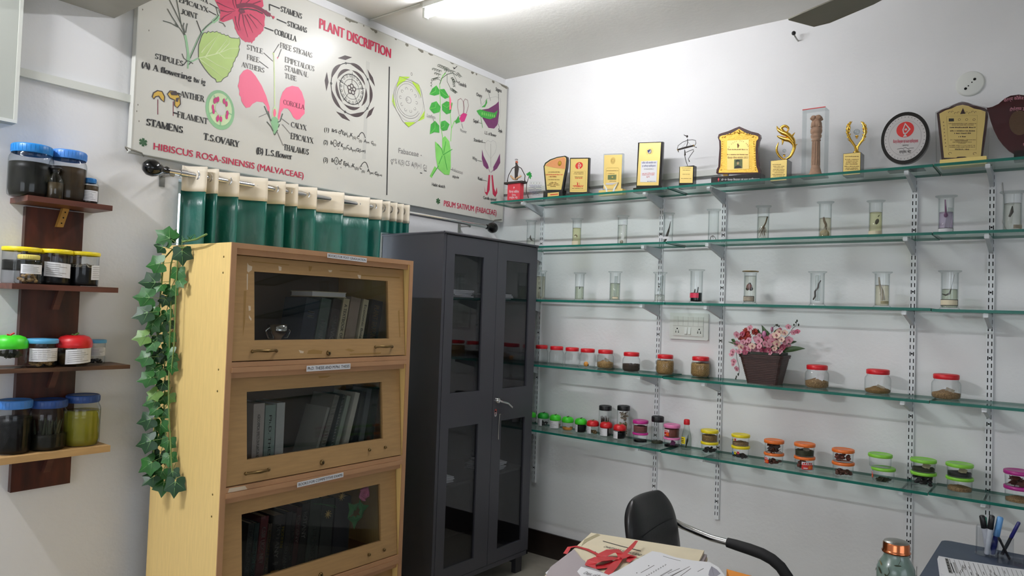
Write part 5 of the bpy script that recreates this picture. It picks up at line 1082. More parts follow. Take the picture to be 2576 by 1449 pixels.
def cyl(label, u, vt, vb, wlid, k, rb, liq=None, lvl=.6, spec=None, lab=None, slip=None, x=-.135, lidm='jar_glass', foot=True):
    p, rl, h = put(u, vt, vb, wlid, k, x); r = rl*rb; rn = random.Random(int(u)); root = thing('specimen_cylinder', label, 'specimen jar', p, RW, GS)
    g = G(); pr = [(0, 0), (rl*.92 if foot else r, 0), (rl*.9 if foot else r, .018*h), (r*1.02, .06*h), (r, .10*h), (r, .9*h), (r*1.05, .95*h), (r*1.3, .97*h), (r*1.3, .978*h)]
    g.lathe(pr, 'jar_glass', n=28); g.lathe([(r*.92, .955*h), (r*.92, .10*h), (r*.9, .055*h), (0, .05*h)], 'jar_glass', n=28); g.build('cylinder', root)
    g = G(); g.lathe([(0, .979*h), (rl, .979*h), (rl*1.01, .989*h), (rl, h), (0, h)], lidm, n=28); g.build('lid_disc', root)
    if liq:
        g = G(); g.lathe([(0, .052*h), (r*.88, .06*h), (r*.90, .1*h), (r*.90, lvl*h), (0, lvl*h)], liq, n=24); g.build('liquid', root)
        g = G(); g.lathe([(r*.905, lvl*h-.0006), (r*.93, lvl*h+.0006)], 'grey_ink', n=28); g.build('waterline', root)
    if slip:
        g = G(); a = slip; X = Matrix.Translation((a[0]*r, a[1]*r, 0)) @ Matrix.Rotation(R(a[4]), 4, 'Y'); g.box(-r*.35, r*.35, 0, .0015, a[2]*h, a[3]*h, a[5], X=X); g.build('mounting_slip', root)
    if spec:
        g = G(); yo = -.25*r
        for kind, m, P in spec:
            if kind == 't': g.tube([(a*r, yo, b*h) for a, b in P[0]], [q*r for q in P[1]], m, n=7)
            elif kind == 'b': g.sph((P[0]*r, yo, P[1]*h), P[2]*r, m, n=9, k=6, sc3=(P[3], .5, 1), Y=Matrix.Rotation(R(P[4]), 3, 'Y'))
            elif kind == 'roots':
                for i in range(P[4]):
                    a = R(200+140*i/P[4]+rn.uniform(-8, 8)); l = P[2]*rn.uniform(.6, 1); q = Vector((P[0]*r, P[1]*h)); e = q+Vector((cos(a)*l*r*P[3], sin(a)*l*h*.5)); mid = (q+e)/2+Vector((rn.uniform(-.1, .1)*r, .04*h))
                    e.x = max(-.8*r, min(.8*r, e.x)); g.tube([(q.x, yo, q.y), (mid.x, yo+rn.uniform(-.2, .2)*r, mid.y), (e.x, yo+rn.uniform(-.3, .3)*r, max(.08*h, e.y))], [.07*r, .05*r, .02*r], m, n=5)
        g.build('specimen', root)
    if lab:
        a0, a1, z0, z1, m, border = lab; g = G(); ns = 14
        def patch(f0, f1, za, zb, k, mm):
            v = []
            for j in range(ns+1):
                a = R(-90+a0+(a1-a0)*(f0+(f1-f0)*j/ns))
                for z in (za, zb): v.append((r*k*cos(a), r*k*sin(a), z*h))
            g.add(v, [(2*j, 2*j+2, 2*j+3, 2*j+1) for j in range(ns)], mm)
        e = .1 if border else 0; dz = (z1-z0)*e
        if border: patch(0, 1, z0, z1, 1.02, 'ink')
        patch(e*.5, 1-e*.5, z0+dz, z1-dz, 1.035, m); g.build('paper_label', root)
    return root
cyl('specimen cylinder partly behind the cabinet top, a dark curved shoot in clear liquid, second shelf', 1336, 555, 615, 29, 1, .76, 'liquid_clear', .35, [('t', 'dark_spec', ([(.1, .48), (.0, .38), (.3, .30), (.75, .28)], [.02, .2, .16, .05]))], (-60, 30, .06, .14, 'paper_cream', True))
cyl('specimen cylinder of pale yellow liquid with a small brown curl on the second shelf', 1451, 550, 614, 32, 1, .70, 'liquid_yellow', .66, [('t', 'root_spec', ([(-.5, .40), (-.1, .42), (.2, .38), (.3, .33)], [.05, .15, .18, .05]))], (-80, 50, .03, .2, 'paper_cream', False))
cyl('specimen cylinder holding only white slips of paper on the second shelf', 1566, 543, 611, 33, 1, .74, 'liquid_clear', .68, [('b', 'husk', (0, .12, .4, 1, 0))], None, (-.1, 0, .15, .85, 6, 'frost_slip'))
cyl('specimen cylinder with long dark blades lying at a slant, beside the second upright, second shelf', 1681, 536, 607, 31, 1, .78, None, .6, [('t', 'dark_spec', ([(-.6, .06), (-.1, .3), (.4, .52), (.62, .72)], [.16, .2, .12, .03])), ('t', 'leafy', ([(-.3, .1), (.3, .4), (.5, .66)], [.1, .12, .03]))], (-80, 40, .14, .22, 'paper', False), (.4, 0, .74, .9, 0, 'frost_slip'))
cyl('nearly empty specimen cylinder with a tiny black sprig at its bottom, second shelf', 1795, 527, 601, 35, 1, .74, None, .6, [('t', 'dark_spec', ([(-.5, .06), (-.3, .18), (0, .2), (.1, .1)], [.05, .09, .09, .04])), ('t', 'dark_spec', ([(0, .2), (.4, .16), (.7, .06)], [.06, .06, .04]))])
cyl('specimen cylinder with a spreading brown root in clear liquid, second shelf', 1920, 518, 598, 38, 1, .76, 'liquid_clear', .68, [('t', 'root_spec', ([(.8, .68), (.5, .5), (.1, .38)], [.12, .12, .16])), ('roots', 'root_spec', (.1, .4, .9, 1.1, 14))])
cyl('specimen cylinder with a forked root over pale sediment, second shelf', 2076, 508, 593, 41, 1, .72, 'liquid_tan', .55, [('t', 'root_spec', ([(-.2, .58), (-.1, .48), (.2, .38)], [.16, .2, .2])), ('roots', 'root_spec', (.2, .4, .5, .8, 9)), ('b', 'sediment', (0, .12, .8, 1, 0))])
cyl('specimen cylinder with one dark oval fruit in pale yellow liquid, second shelf', 2203, 505, 588, 43, 1, .72, 'liquid_yellow', .67, [('b', 'dark_spec', (.25, .42, .48, .6, 18)), ('t', 'dark_spec', ([(.4, .55), (.6, .6)], [.1, .04]))], (-75, 75, .0, .16, 'paper_cream', False))
cyl('violet tinted specimen cylinder with printed band, second shelf', 2380, 493, 582, 49, 1, .7, 'liquid_violet', .57, [('b', 'plum', (0, .5, .36, .8, 0)), ('t', 'plum', ([(-.1, .9), (0, .55)], [.1, .14]))], (-70, 70, .02, .16, 'paper', True), (.0, .1, .12, .7, 8, 'slip_glass'))
cyl('specimen cylinder with a dark twig on white card, right end of the second shelf', 2547, 482, 577, 55, 1, .73, 'liquid_clear', .7, [('t', 'dark_spec', ([(-.3, .38), (-.05, .5), (.0, .64)], [.12, .2, .06]))], (10, 80, .08, .17, 'husk', False), (.25, .3, .1, .94, 4, 'frost_slip'))
cyl('specimen cylinder half hidden by the cabinet edge on the third shelf', 1360, 681, 753, 31, 2, .78, 'liquid_tan', .8, [('b', 'dark_spec', (.1, .4, .2, 1, 0))], None, (.2, 0, .1, .9, 2, 'slip_glass'))
cyl('specimen cylinder with a small grey seed on a slanting thread, third shelf', 1458, 686, 756, 31, 2, .74, 'liquid_green', .5, [('b', 'dark_spec', (.2, .46, .3, .5, 18)), ('t', 'grey_ink', ([(.2, .46), (.6, .94)], [.02, .02]))], x=-.13)
cyl('tall grey green specimen cylinder with a bordered label at its foot, third shelf', 1547, 683, 760, 35, 2, .76, 'liquid_green', .6, None, (0, 70, .08, .16, 'paper_cream', True), (0, 0, .15, .85, 2, 'slip_glass'))
cyl('clear specimen cylinder with one small dark speck, beside the second upright, third shelf', 1660, 685, 762, 35, 2, .74, 'liquid_clear', .25, [('b', 'dark_spec', (-.1, .52, .2, .9, 30))], None, (0, .2, .2, .9, 3, 'slip_glass'))
cyl('specimen cylinder with black and pink layers, third shelf', 1752, 678, 763, 40, 2, .76, 'murk_dark', .31, [('t', 'dark_spec', ([(-.2, .3), (-.1, .42)], [.16, .1])), ('t', 'dark_spec', ([(.3, .3), (.42, .48)], [.14, .1]))], (-88, 45, .16, .30, 'red_liquid', False))
cyl('specimen cylinder with a dark brown lobed cone and a brass rimmed lid, third shelf', 1887, 682, 767, 40, 2, .76, 'liquid_clear', .85, [('b', 'bean_brown', (-.05, .53, .55, .9, 0)), ('b', 'dark_spec', (-.35, .47, .3, 1, 0)), ('b', 'dark_spec', (.25, .47, .34, 1, 0)), ('b', 'dark_spec', (0, .6, .32, .8, 0))], (-85, 60, .09, .25, 'husk', True), None, -.135, 'brass')
cyl('specimen cylinder with a long bent dark twig, third shelf', 2056, 683, 771, 44, 2, .76, None, .6, [('t', 'dark_spec', ([(-.5, .18), (-.2, .28), (-.25, .42), (.2, .54), (.25, .64), (.55, .74)], [.1, .15, .13, .15, .12, .07]))], None, (0, .2, .15, .9, 0, 'slip_glass'))
cyl('tan liquid specimen cylinder with a pale leaning stem, third shelf', 2219, 684, 775, 46, 2, .74, 'liquid_tan', .62, [('t', 'husk', ([(.2, .2), (.05, .45), (-.3, .65), (-.4, .85)], [.3, .24, .14, .1])), ('t', 'dark_spec', ([(.2, .2), (-.2, .38)], [.12, .04]))], (0, 70, .1, .18, 'sediment', False))
cyl('specimen cylinder with a dark hook and a black bordered label, third shelf', 2389, 681, 780, 52, 2, .74, 'liquid_green', .52, [('t', 'dark_spec', ([(-.85, .40), (-.4, .37), (0, .41), (.2, .54)], [.05, .12, .14, .04])), ('t', 'grey_ink', ([(.2, .54), (.55, .9)], [.03, .02]))], (-75, 75, .1, .26, 'paper_cream', True))

# ---- red lidded jars on the fourth shelf
GR = 'red lidded jars on the fourth glass shelf'
def RJ(label, u, vt, vb, wpx, fill, x=None, paper=None):
    p, r, h = put(u, vt, vb, wpx, 3, x); return jar('jar', label, p, RW, r, h, 'squat', 'lid_red', lidz=(.80, 1), lidr=.89, fill=fill, group=GR, seed=int(u))
RJ('empty red lidded jar half hidden by the cabinet, first on the fourth shelf', 1362, 868, 914, 34, None)
RJ('empty red lidded jar, second on the fourth shelf', 1400, 871, 918, 37, None)
RJ('empty red lidded jar, third on the fourth shelf', 1439, 874, 921, 38, None)
RJ('red lidded jar with one small orange piece', 1478, 877, 925, 40, [('bit', 'orange_bit', .02, .4)])
RJ('red lidded jar with a low heap of seeds and a grey slip', 1523, 880, 928, 42, [('heap', 'grain', .01, .3), ('card', 'husk', .3, .55)])
RJ('red lidded jar half full of dark soil', 1588, 886, 936, 44, [('fill', 'soil', .01, .38)])
RJ('red lidded jar filled with brown grain, left of the upright below the switch board', 1673, 892, 943, 44, [('fill', 'grain', .01, .68)])
RJ('red lidded jar filled with brown grain, left of the flower basket', 1762, 897, 949, 47, [('fill', 'grain', .01, .66)])
RJ('red lidded jar with pale chips and a white paper slip, right of the flower basket', 2055, 918, 978, 56, [('heap', 'chips', .01, .28), ('card', 'paper', .25, .62)])
RJ('red lidded jar with a shallow layer of brown pods and a slip', 2208, 929, 992, 60, [('heap', 'tan_seed', .01, .16), ('card', 'husk', .15, .35)])
RJ('red lidded jar with dark chips and a grey card, last on the fourth shelf', 2380, 941, 1006, 65, [('heap', 'chips', .01, .22), ('card', 'husk', .22, .45)])

# ---- lowest shelf
GB = 'jars on the lowest glass shelf'
def LJ(label, u, vt, vb, wpx, prof, lid, x=None, name='jar', **kw):
    p, r, h = put(u, vt, vb, wpx, 4, x); return jar(name, label, p, RW, r, h, prof, lid, group=GB, seed=int(u), **kw)
AP = 1.06
def apple(label, u, vt, vb, wpx, lid, stalk, fill, paper): return LJ(label, u, vt, vb, wpx/1.06, 'apple', lid, apple=stalk, fill=fill, paper=paper)
apple('green apple jar almost hidden behind the cabinet edge', 1334, 1034, 1070, 30, 'apple_green', 'twig', None, None)
apple('dark green apple jar with label and black beans, first beside the cabinet', 1367, 1036, 1074, 30, 'apple_deep_green', 'twig', [('blobs', 'bean_dark', .02, .3)], (-70, 20, .06, .54))
apple('green apple jar wholly wrapped in a printed label', 1397, 1041, 1080, 30, 'apple_green', 'twig', [('fill', 'husk', .02, .3)], (-70, 70, .06, .54))
apple('green apple jar of amber liquid with a white slip', 1428, 1046, 1085, 31, 'apple_green', 'twig', [('fill', 'orange_bit', .02, .2), ('card', 'paper', .15, .45)], None)
apple('green apple jar with black contents, last of the green ones', 1461, 1050, 1090, 31, 'apple_green', 'twig', [('fill', 'murk_dark', .02, .48)], (-75, 0, .06, .54))
apple('red apple jar with a brown nut beside its label, first of the red ones', 1491, 1055, 1094, 32, 'apple_red', 'ivy_pale', [('blobs', 'tan_seed', .02, .18)], (-75, 15, .06, .54))
apple('red apple jar with its label turned to the front, middle of the red ones', 1525, 1059, 1099, 33, 'apple_red', 'ivy_pale', [('fill', 'murk_dark', .02, .12)], (-75, 40, .04, .54))
apple('red apple jar with black contents, last of the red ones', 1559, 1065, 1106, 33, 'apple_red', 'ivy_pale', [('fill', 'murk_dark', .02, .4)], (-75, 10, .04, .5))
LJ('tall black capped jar of dark pods behind the middle red apple jar', 1522, 1020, 1090, 32, 'straight', 'lid_black', x=-.075, lidz=(.84, 1), lidr=1.0, fill=[('sticks', 'twig', .02, .66)])
LJ('tall black capped jar of brown flakes behind the last red apple jar', 1568, 1020, 1098, 32, 'straight', 'lid_black', x=-.075, lidz=(.85, 1), lidr=1.0, fill=[('flakes', 'husk', .35, .78), ('flakes', 'chips', .02, .45), ('sticks', 'tan_seed', .02, .5)])
LJ('tall black capped jar nearly empty, between the two pink lidded stacks', 1654, 1047, 1109, 30, 'straight', 'lid_black', x=-.10, lidz=(.80, 1), lidr=1.04, fill=[('fill', 'leafy', .01, .08)])
def stack(u, vt, vm, vb, wpx, lid, f0, f1, la, lb, du=0, st0=None, st1=None):
    """two small round tubs, one standing on the other"""
    p, r, h = put(u, vt, vb, wpx, 4); z_m = at(u, vm, 0, p.x-r*.5).z-p.z
    z_m = max(.42*h, min(.56*h, z_m))
    jar('tub', lb, p, RW, r, z_m, 'tub', lid, lidz=(.78, 1), lidr=1.06, fill=f1, group=GB, seed=int(u), sticker=st1)
    if du:
        p = p+Vector((0, -du*dep(p)/FPX, 0))
    jar('tub', la, p+Vector((.001, .001, z_m+.0004)), RW, r, h-z_m, 'tub', lid, lidz=(.74, 1), lidr=1.06, fill=f0, group=GB, seed=int(u)+1, sticker=st0)
stack(1611, 1057, 1089, 1115, 37, 'lid_magenta', [('fill', 'rose_powder', .03, .5)], [('fill', 'murk_dark', .02, .2)], 'magenta lidded tub of brownish powder, upper of its pair', 'magenta lidded tub with a little black powder, lower of its pair')
stack(1690, 1067, 1101, 1127, 39, 'lid_pink', [('fill', 'bean_brown', .03, .62)], [('fill', 'murk_dark', .02, .18), ('card', 'plum', .15, .7)], 'pale pink lidded tub of brown seeds, upper of its pair', 'pale pink lidded tub with black bottom layer, lower of its pair', st0=(-50, 5, .1, .62, 'award_red'))
stack(1785, 1081, 1112, 1144, 41, 'lid_yellow', [('fill', 'tan_seed', .03, .5)], [('blobs', 'bean_dark', .02, .4)], 'yellow lidded tub of brown seed, upper tub of the left yellow stack', 'yellow lidded tub of black pods, lower tub of the left yellow stack')
stack(1863, 1092, 1122, 1156, 43, 'lid_yellow', [('heap', 'chips', .03, .25)], [('blobs', 'bean_dark', .02, .22)], 'yellow lidded tub of pale chips, upper tub of the right yellow stack', 'yellow lidded tub with a few black beans, lower tub of the right yellow stack', st0=(-62, -10, .35, .7, 'flowers'), st1=(-50, 15, .3, .65, 'flowers'))
stack(1947, 1106, 1140, 1172, 46, 'lid_orange', [('flakes', 'pod_brown', .05, .6), ('flakes', 'twig', .1, .7)], [('blobs', 'pod_brown', .02, .3)], 'orange lidded tub of dark brown pods, upper tub of the first orange stack', 'orange lidded tub of brown nuts, lower tub of the first orange stack', st1=(-75, -15, .12, .66, 'award_red'))
stack(2024, 1114, 1149, 1184, 48, 'lid_orange', [('fill', 'leafy', .03, .42), ('card', 'husk', .4, .72)], [('blobs', 'bean_brown', .02, .5)], 'orange lidded tub of olive brown powder, upper tub of the second orange stack', 'orange lidded tub of red and white beans, lower tub of the second orange stack', st1=(0, 70, .08, .66, 'award_red'))
stack(2121, 1129, 1163, 1200, 50, 'lid_orange', [('blobs', 'bean_brown', .03, .45)], [('blobs', 'pod_brown', .02, .32)], 'orange lidded tub of reddish nuts, upper tub of the third orange stack', 'orange lidded tub of brown pieces, lower tub of the third orange stack')
stack(2222, 1142, 1177, 1214, 53, 'lid_lime', None, [('flakes', 'leafy', .05, .12)], 'empty lime lidded tub, upper tub of the first lime stack', 'lime lidded tub with a thin stem, lower tub of the first lime stack', du=-7, st1=(-80, -50, .2, .66, 'award_red'))
stack(2323, 1154, 1188, 1227, 56, 'lid_lime', [('fill', 'leafy', .03, .28), ('card', 'sediment', .28, .72)], [('blobs', 'bean_dark', .02, .62)], 'lime lidded tub of leaf bits with grey card, upper tub of the middle lime stack', 'lime lidded tub full of black seeds, lower tub of the middle lime stack')
stack(2414, 1165, 1201, 1240, 58, 'lid_lime', [('fill', 'bean_dark', .03, .3), ('card', 'sediment', .3, .7)], [('heap', 'chips', .03, .25)], 'lime lidded tub of black seed, upper tub of the last lime stack', 'lime lidded tub with a greyish husk, lower tub of the last lime stack')
stack(2562, 1183, 1224, 1268, 60, 'lid_purple', [('flakes', 'pod_brown', .05, .5)], [('heap', 'chips', .03, .2)], 'purple lidded tub of dark pods, upper tub at the right end of the lowest shelf', 'purple lidded tub with grey husk, lower tub at the right end of the lowest shelf')
p, r, h = put(1727, 1054, 1133, 25, 4)
t = thing('glass_bottle', 'small clear glass bottle with red cap and yellow print on the lowest shelf', 'bottle', p, RW, GB)
g = G(); g.lathe([(0, 0), (r*.9, 0), (r, .03*h), (r, .36*h), (r*.9, .48*h), (r*.55, .72*h), (r*.46, .82*h), (r*.46, .86*h)], 'bottle_glass', n=24); g.build('body', t)
g = G(); g.lathe([(r*.58, .82*h), (r*.62, .84*h), (r*.60, .95*h), (r*.5, .99*h), (0, h)], 'lid_red', n=20); g.build('cap', t)
g = G()
v = []
for j in range(7):
    a = R(-90-60+70*j/6)
    for z in (.2, .42): v.append((r*1.01*cos(a), r*1.01*sin(a), z*h))
g.add(v, [(2*j, 2*j+2, 2*j+3, 2*j+1) for j in range(6)], 'lid_yellow')
for z in (.24, .29, .35): 
    v = []
    for j in range(5):
        a = R(-90-52+48*j/4)
        for d in (0, .022): v.append((r*1.03*cos(a), r*1.03*sin(a), (z+d+.004*(j % 2))*h))
    g.add(v, [(2*j, 2*j+2, 2*j+3, 2*j+1) for j in range(4)], 'ink')
g.build('printed_mark', t)
g = G(); g.tube([(-.1*r, 0, .06*h), (.2*r, 0, .3*h), (.35*r, 0, .5*h)], [.1*r, .22*r, .03*r], 'leafy', n=6); g.build('contents', t)

# ================================================================ flower basket on the fourth shelf
mat('wicker', (62, 34, 26), .5, noise=.4, nscale=30, nstretch=(.6, .6, 3)); mat('orchid', (214, 150, 164), .55, noise=.2, nscale=70); mat('orchid_pale', (222, 190, 170), .55, noise=.15, nscale=70); mat('orchid_deep', (172, 78, 104), .55, noise=.2, nscale=70); mat('red_bloom', (166, 46, 34), .55, noise=.3, nscale=60); mat('basket_leaf', (58, 88, 44), .45, noise=.25, nscale=30); mat('bud_dark', (40, 46, 34), .6); mat('tulip', (196, 124, 160), .5, noise=.15, nscale=40)
E5 = lambda zx, zy: (1780+zx*.15184, 780+zy*.15184)
u0 = 1916; p = at(u0, 957, 2, ztop(3, u0)); p = Vector((-.135, at(u0, 930, 0, -.135).y, ztop(3, u0)))
t = thing('flower_basket', 'dark brown wicker basket of pink artificial orchids and tulips on the fourth shelf', 'flower basket', p, RW)
pp = PL(p, 'R', -.05)
a = pp(*E5(525, 712)); b = pp(*E5(1275, 712)); c = pp(*E5(650, 1195)); d = pp(*E5(1140, 1195)); zt = a[1]; cx = (a[0]+b[0])/2; wt = (b[0]-a[0])/2*.94; wb = (d[0]-c[0])/2; cxb = (c[0]+d[0])/2
g = G()
n = 17
for k in range(n):
    f0, f1 = k/n, (k+1)/n; z0, z1 = zt*f0, zt*f1; w0 = wb+(wt-wb)*f0; x0 = cxb+(cx-cxb)*f0; r0 = w0*1.03 if k < n-2 else w0*1.07; q = .72
    g.rbox(x0-r0, x0+r0, -r0*q, r0*q, z0, z1-.0008, r0*.2, 'wicker', axis='z', n=3)
g.build('basket', t)
g = G(); g.rbox(cx-wt*.93, cx+wt*.93, -wt*.66, wt*.66, zt, zt+.012, wt*.2, 'bud_dark', axis='z'); g.sph((cx, .005, zt+.012), wt*.8, 'basket_leaf', n=16, k=8, sc3=(1, .6, .62)); g.build('filler', t)
def F(zx, zy, dy=0): q = pp(*E5(zx, zy)); return Vector((q[0], -.062+dy, q[1]))
def orchid(g, c, s, m, f=None):
    f = (f or Vector((random.uniform(-.5, .4), -1, random.uniform(-.3, .5)))).normalized(); ex = f.cross(Vector((0, 0, 1))).normalized(); ez = ex.cross(f)
    for k, (a, l, wd) in enumerate(((90, 1, .5), (18, 1.05, .6), (162, 1.05, .6), (234, .9, .42), (306, .9, .42))):
        dx = ex*cos(R(a))+ez*sin(R(a)); dn = -ex*sin(R(a))+ez*cos(R(a)); v = [c]
        for q, ww in ((.3, .6), (.65, 1), (.95, .6), (1.05, 0)): v += [c+dx*s*l*q+dn*s*wd*ww+f*s*(.25*q-.1*q*q)] if ww == 0 else [c+dx*s*l*q+dn*s*wd*ww+f*s*.18*q, c+dx*s*l*q-dn*s*wd*ww+f*s*.18*q]
        g.add(v, [(0, 1, 2), (1, 3, 4, 2), (3, 5, 6, 4), (5, 7, 6)], m, True)
    g.sph(c+f*s*.25, s*.26, 'orchid_deep', n=7, k=5); g.sph(c+f*s*.3-ez*s*.25, s*.18, 'orchid_pale', n=6, k=4)
blooms = [(510, 410, 60, 'orchid'), (720, 305, 58, 'orchid'), (650, 560, 70, 'orchid'), (690, 500, 55, 'orchid'), (600, 530, 45, 'orchid'), (870, 510, 66, 'orchid'), (800, 470, 45, 'orchid'), (840, 620, 60, 'orchid_deep'), (790, 700, 70, 'orchid'), (930, 680, 62, 'orchid_deep'), (710, 650, 55, 'orchid'), (560, 610, 50, 'orchid_pale'), (480, 560, 55, 'orchid'), (620, 640, 44, 'orchid_deep'), (1090, 530, 70, 'orchid'), (1080, 440, 55, 'orchid'), (1180, 420, 64, 'orchid_pale'), (1180, 560, 62, 'orchid_pale'), (1220, 360, 50, 'orchid_pale'), (1300, 380, 52, 'orchid_pale'), (1360, 500, 64, 'orchid'), (1300, 600, 66, 'orchid'), (1260, 490, 50, 'orchid_pale'), (1050, 580, 50, 'orchid'), (1030, 660, 58, 'orchid_deep'), (1210, 690, 56, 'orchid'), (1130, 640, 44, 'orchid_pale'), (1060, 710, 40, 'orchid'), (1210, 330, 38, 'orchid_deep'), (980, 560, 56, 'orchid'), (900, 600, 52, 'orchid'), (760, 600, 56, 'orchid_pale'), (560, 690, 46, 'orchid'), (660, 700, 46, 'orchid_deep'), (1150, 480, 52, 'orchid'), (1000, 480, 50, 'orchid_deep'), (1300, 520, 56, 'orchid'), (590, 400, 50, 'orchid_deep'), (880, 420, 44, 'orchid'), (1260, 620, 56, 'orchid_deep'), (1120, 700, 48, 'orchid')]
for zx, zy, s, m in blooms:
    g = G(); orchid(g, F(zx, zy, random.uniform(-.025, .02)), s*.15184*dep(p)/FPX, m); g.build('bloom', t)
for zx, zy, s in ((640, 360, 70), (660, 440, 75), (790, 360, 60), (560, 470, 50)):
    g = G()
    for k in range(12): a = k*2*pi/12; c = F(zx, zy, .012); rr = s*.15184*dep(p)/FPX; g.sph(c+Vector((cos(a)*rr*.5, random.uniform(-.01, .004), sin(a)*rr*.5)), rr*.55, 'red_bloom', n=7, k=5, sc3=(.4, .5, 1), Y=Matrix.Rotation(pi/2-a, 3, 'Y'))
    g.build('bloom', t)
for zx, zy, s in ((940, 410, 62), (1070, 320, 40)):
    g = G(); rr = s*.15184*dep(p)/FPX; g.sph(F(zx, zy, .01), rr, 'tulip', n=10, k=7, sc3=(.62, .62, 1.1)); g.build('tulip_bloom', t)
for P, wd in (([(980, 600), (990, 420), (890, 250)], 60), ([(940, 560), (900, 420), (930, 330)], 50), ([(1250, 690), (1400, 620), (1610, 640)], 48), ([(900, 480), (850, 400), (825, 310)], 34), ([(1060, 600), (1020, 450), (980, 340)], 55), ([(1340, 560), (1420, 520), (1470, 525)], 22), ([(480, 570), (430, 545), (335, 530)], 12), ([(1100, 690), (1150, 680), (1200, 650)], 40), ([(460, 520), (420, 500), (385, 485)], 30), ([(1130, 420), (1130, 360), (1160, 310)], 40)):
    g = G(); rr = wd*.15184*dep(p)/FPX; q = [F(x, y, .01+.006*i) for i, (x, y) in enumerate(P)]; v = []; n = 8
    for i in range(n+1):
        s = i/n; c = q[0]*(1-s)**2+q[1]*2*s*(1-s)+q[2]*s*s; d = (q[1]-q[0])*(1-s)+(q[2]-q[1])*s; nn = Vector((-d.z, 0, d.x)).normalized(); h = rr*sin(pi*min(1, .12+s*.88))*.9
        v += [c+nn*h+Vector((0, -.004, 0)), c, c-nn*h+Vector((0, -.004, 0))]
    fs = []
    for i in range(n): fs += [(3*i, 3*i+1, 3*i+4, 3*i+3), (3*i+1, 3*i+2, 3*i+5, 3*i+4)]
    g.add(v, fs, 'basket_leaf', True); o = g.build('leaf', t); md = o.modifiers.new('s', 'SOLIDIFY'); md.thickness = .0008
def spray(P, fl, name='spray'):
    g = G(); q = [F(x, y, -.012) for x, y in P]; g.tube(q, .0012, 'bud_dark', n=5)
    for zx, zy, s, m in fl:
        c = F(zx, zy, -.016); rr = s*.15184*dep(p)/FPX
        if m: orchid(g, c, rr, m)
        else: g.sph(c, rr, 'bud_dark', n=6, k=5, sc3=(.6, .6, 1))
    g.build(name, t)
spray([(1290, 480), (1370, 400), (1440, 300), (1490, 260), (1500, 180)], [(1370, 280, 46, 'orchid'), (1450, 375, 44, 'orchid'), (1515, 360, 44, 'orchid_deep'), (1460, 245, 20, None), (1510, 180, 22, None), (1535, 245, 22, None), (1488, 205, 16, None)])
spray([(1080, 380), (1100, 300), (1150, 255), (1190, 245)], [(1185, 250, 22, None), (1212, 268, 18, None), (1165, 245, 15, None)])
spray([(500, 640), (510, 780), (545, 920), (555, 1000), (540, 1090)], [(455, 690, 50, 'orchid'), (430, 740, 42, 'orchid'), (470, 850, 50, 'orchid'), (460, 900, 40, 'orchid'), (520, 970, 50, 'orchid'), (540, 1060, 22, None), (510, 1100, 20, None), (500, 1130, 20, None)])

# ================================================================ awards on the top glass shelf
mat('trophy_black', (20, 18, 19), .2, coat=.5); mat('maroon', (62, 18, 22), .25, coat=.5, noise=.2, nscale=12); mat('award_red', (206, 44, 40), .5); mat('award_pink', (214, 62, 76), .5); mat('stone_tan', (192, 150, 122), .75, noise=.25, nscale=60, bump=.4, bscale=160); mat('skin_tan', (206, 168, 128), .6); mat('clay_dark', (52, 44, 40), .7, noise=.2, nscale=60); mat('clay_face', (190, 96, 66), .6); mat('navy_ink', (44, 52, 120), .6); mat('brown_ink', (110, 66, 20), .6); mat('photo_green', (104, 116, 72), .6, noise=.2, nscale=40); mat('disc_grey', (196, 192, 190), .5); mat('copper_face', (226, 156, 104), .4, metal=.3, bump=.8, bscale=260); mat('tree_green', (24, 150, 60), .4, noise=.3, nscale=60)
glass('acrylic', (253, 254, 254), (226, 232, 234), refl=.03, rough=.02); glass('crystal', (240, 244, 246), (150, 160, 168), refl=.10, rough=.02); glass('frosted', (236, 238, 242), (214, 218, 224), refl=.05, rough=.2, dens=.35, body=(226, 228, 236)); glass('clear_wrap', (246, 246, 246), (210, 212, 214), refl=.09, rough=.08)
mat('bronze_disc', (84, 62, 42), .45, metal=.3, bump=.6, bscale=160)
GA = 'awards on the top glass shelf'
def award(name, label, cat, u, v, x=-.14, yo=-.012):
    zs = ztop(0, u); y = at(u, v, 0, x).y; p = Vector((x, y, zs)); return thing(name, label, cat, p, RW, GA), PL(p, 'R', yo), p
Z6 = lambda x, y: (1230+x*.18245, 320+y*.18245)
Z7 = lambda x, y: (1660+x*.1794, 240+y*.1794)
Z8 = lambda x, y: (2080+x*.207, 160+y*.207)
def lines(g, pl, Z, rows, y, m='brown_ink', h=10):
    """rows of fine print too small to read: short strokes of letters"""
    rn = random.Random(3)
    for x0, x1, zy in rows:
        A, B = pl(*Z(x0, zy)), pl(*Z(x1, zy)); hh = abs(pl(*Z(x0, zy-h))[1]-A[1]); x = A[0]
        while x < B[0]-hh*.3:
            wd = min(hh*rn.uniform(.35, .7), B[0]-x); z = A[1]+(B[1]-A[1])*(x-A[0])/(B[0]-A[0])
            g.fill([(x, z), (x+wd, z), (x+wd, z+hh*rn.uniform(.55, 1)), (x, z+hh*rn.uniform(.55, 1))], y, m); x += wd+hh*(.25 if rn.random() > .18 else .7)
def sect(pl, Z, zx0, zx1, zy): a, b = pl(*Z(zx0, zy)), pl(*Z(zx1, zy)); return a[0], b[0], (a[1]+b[1])/2
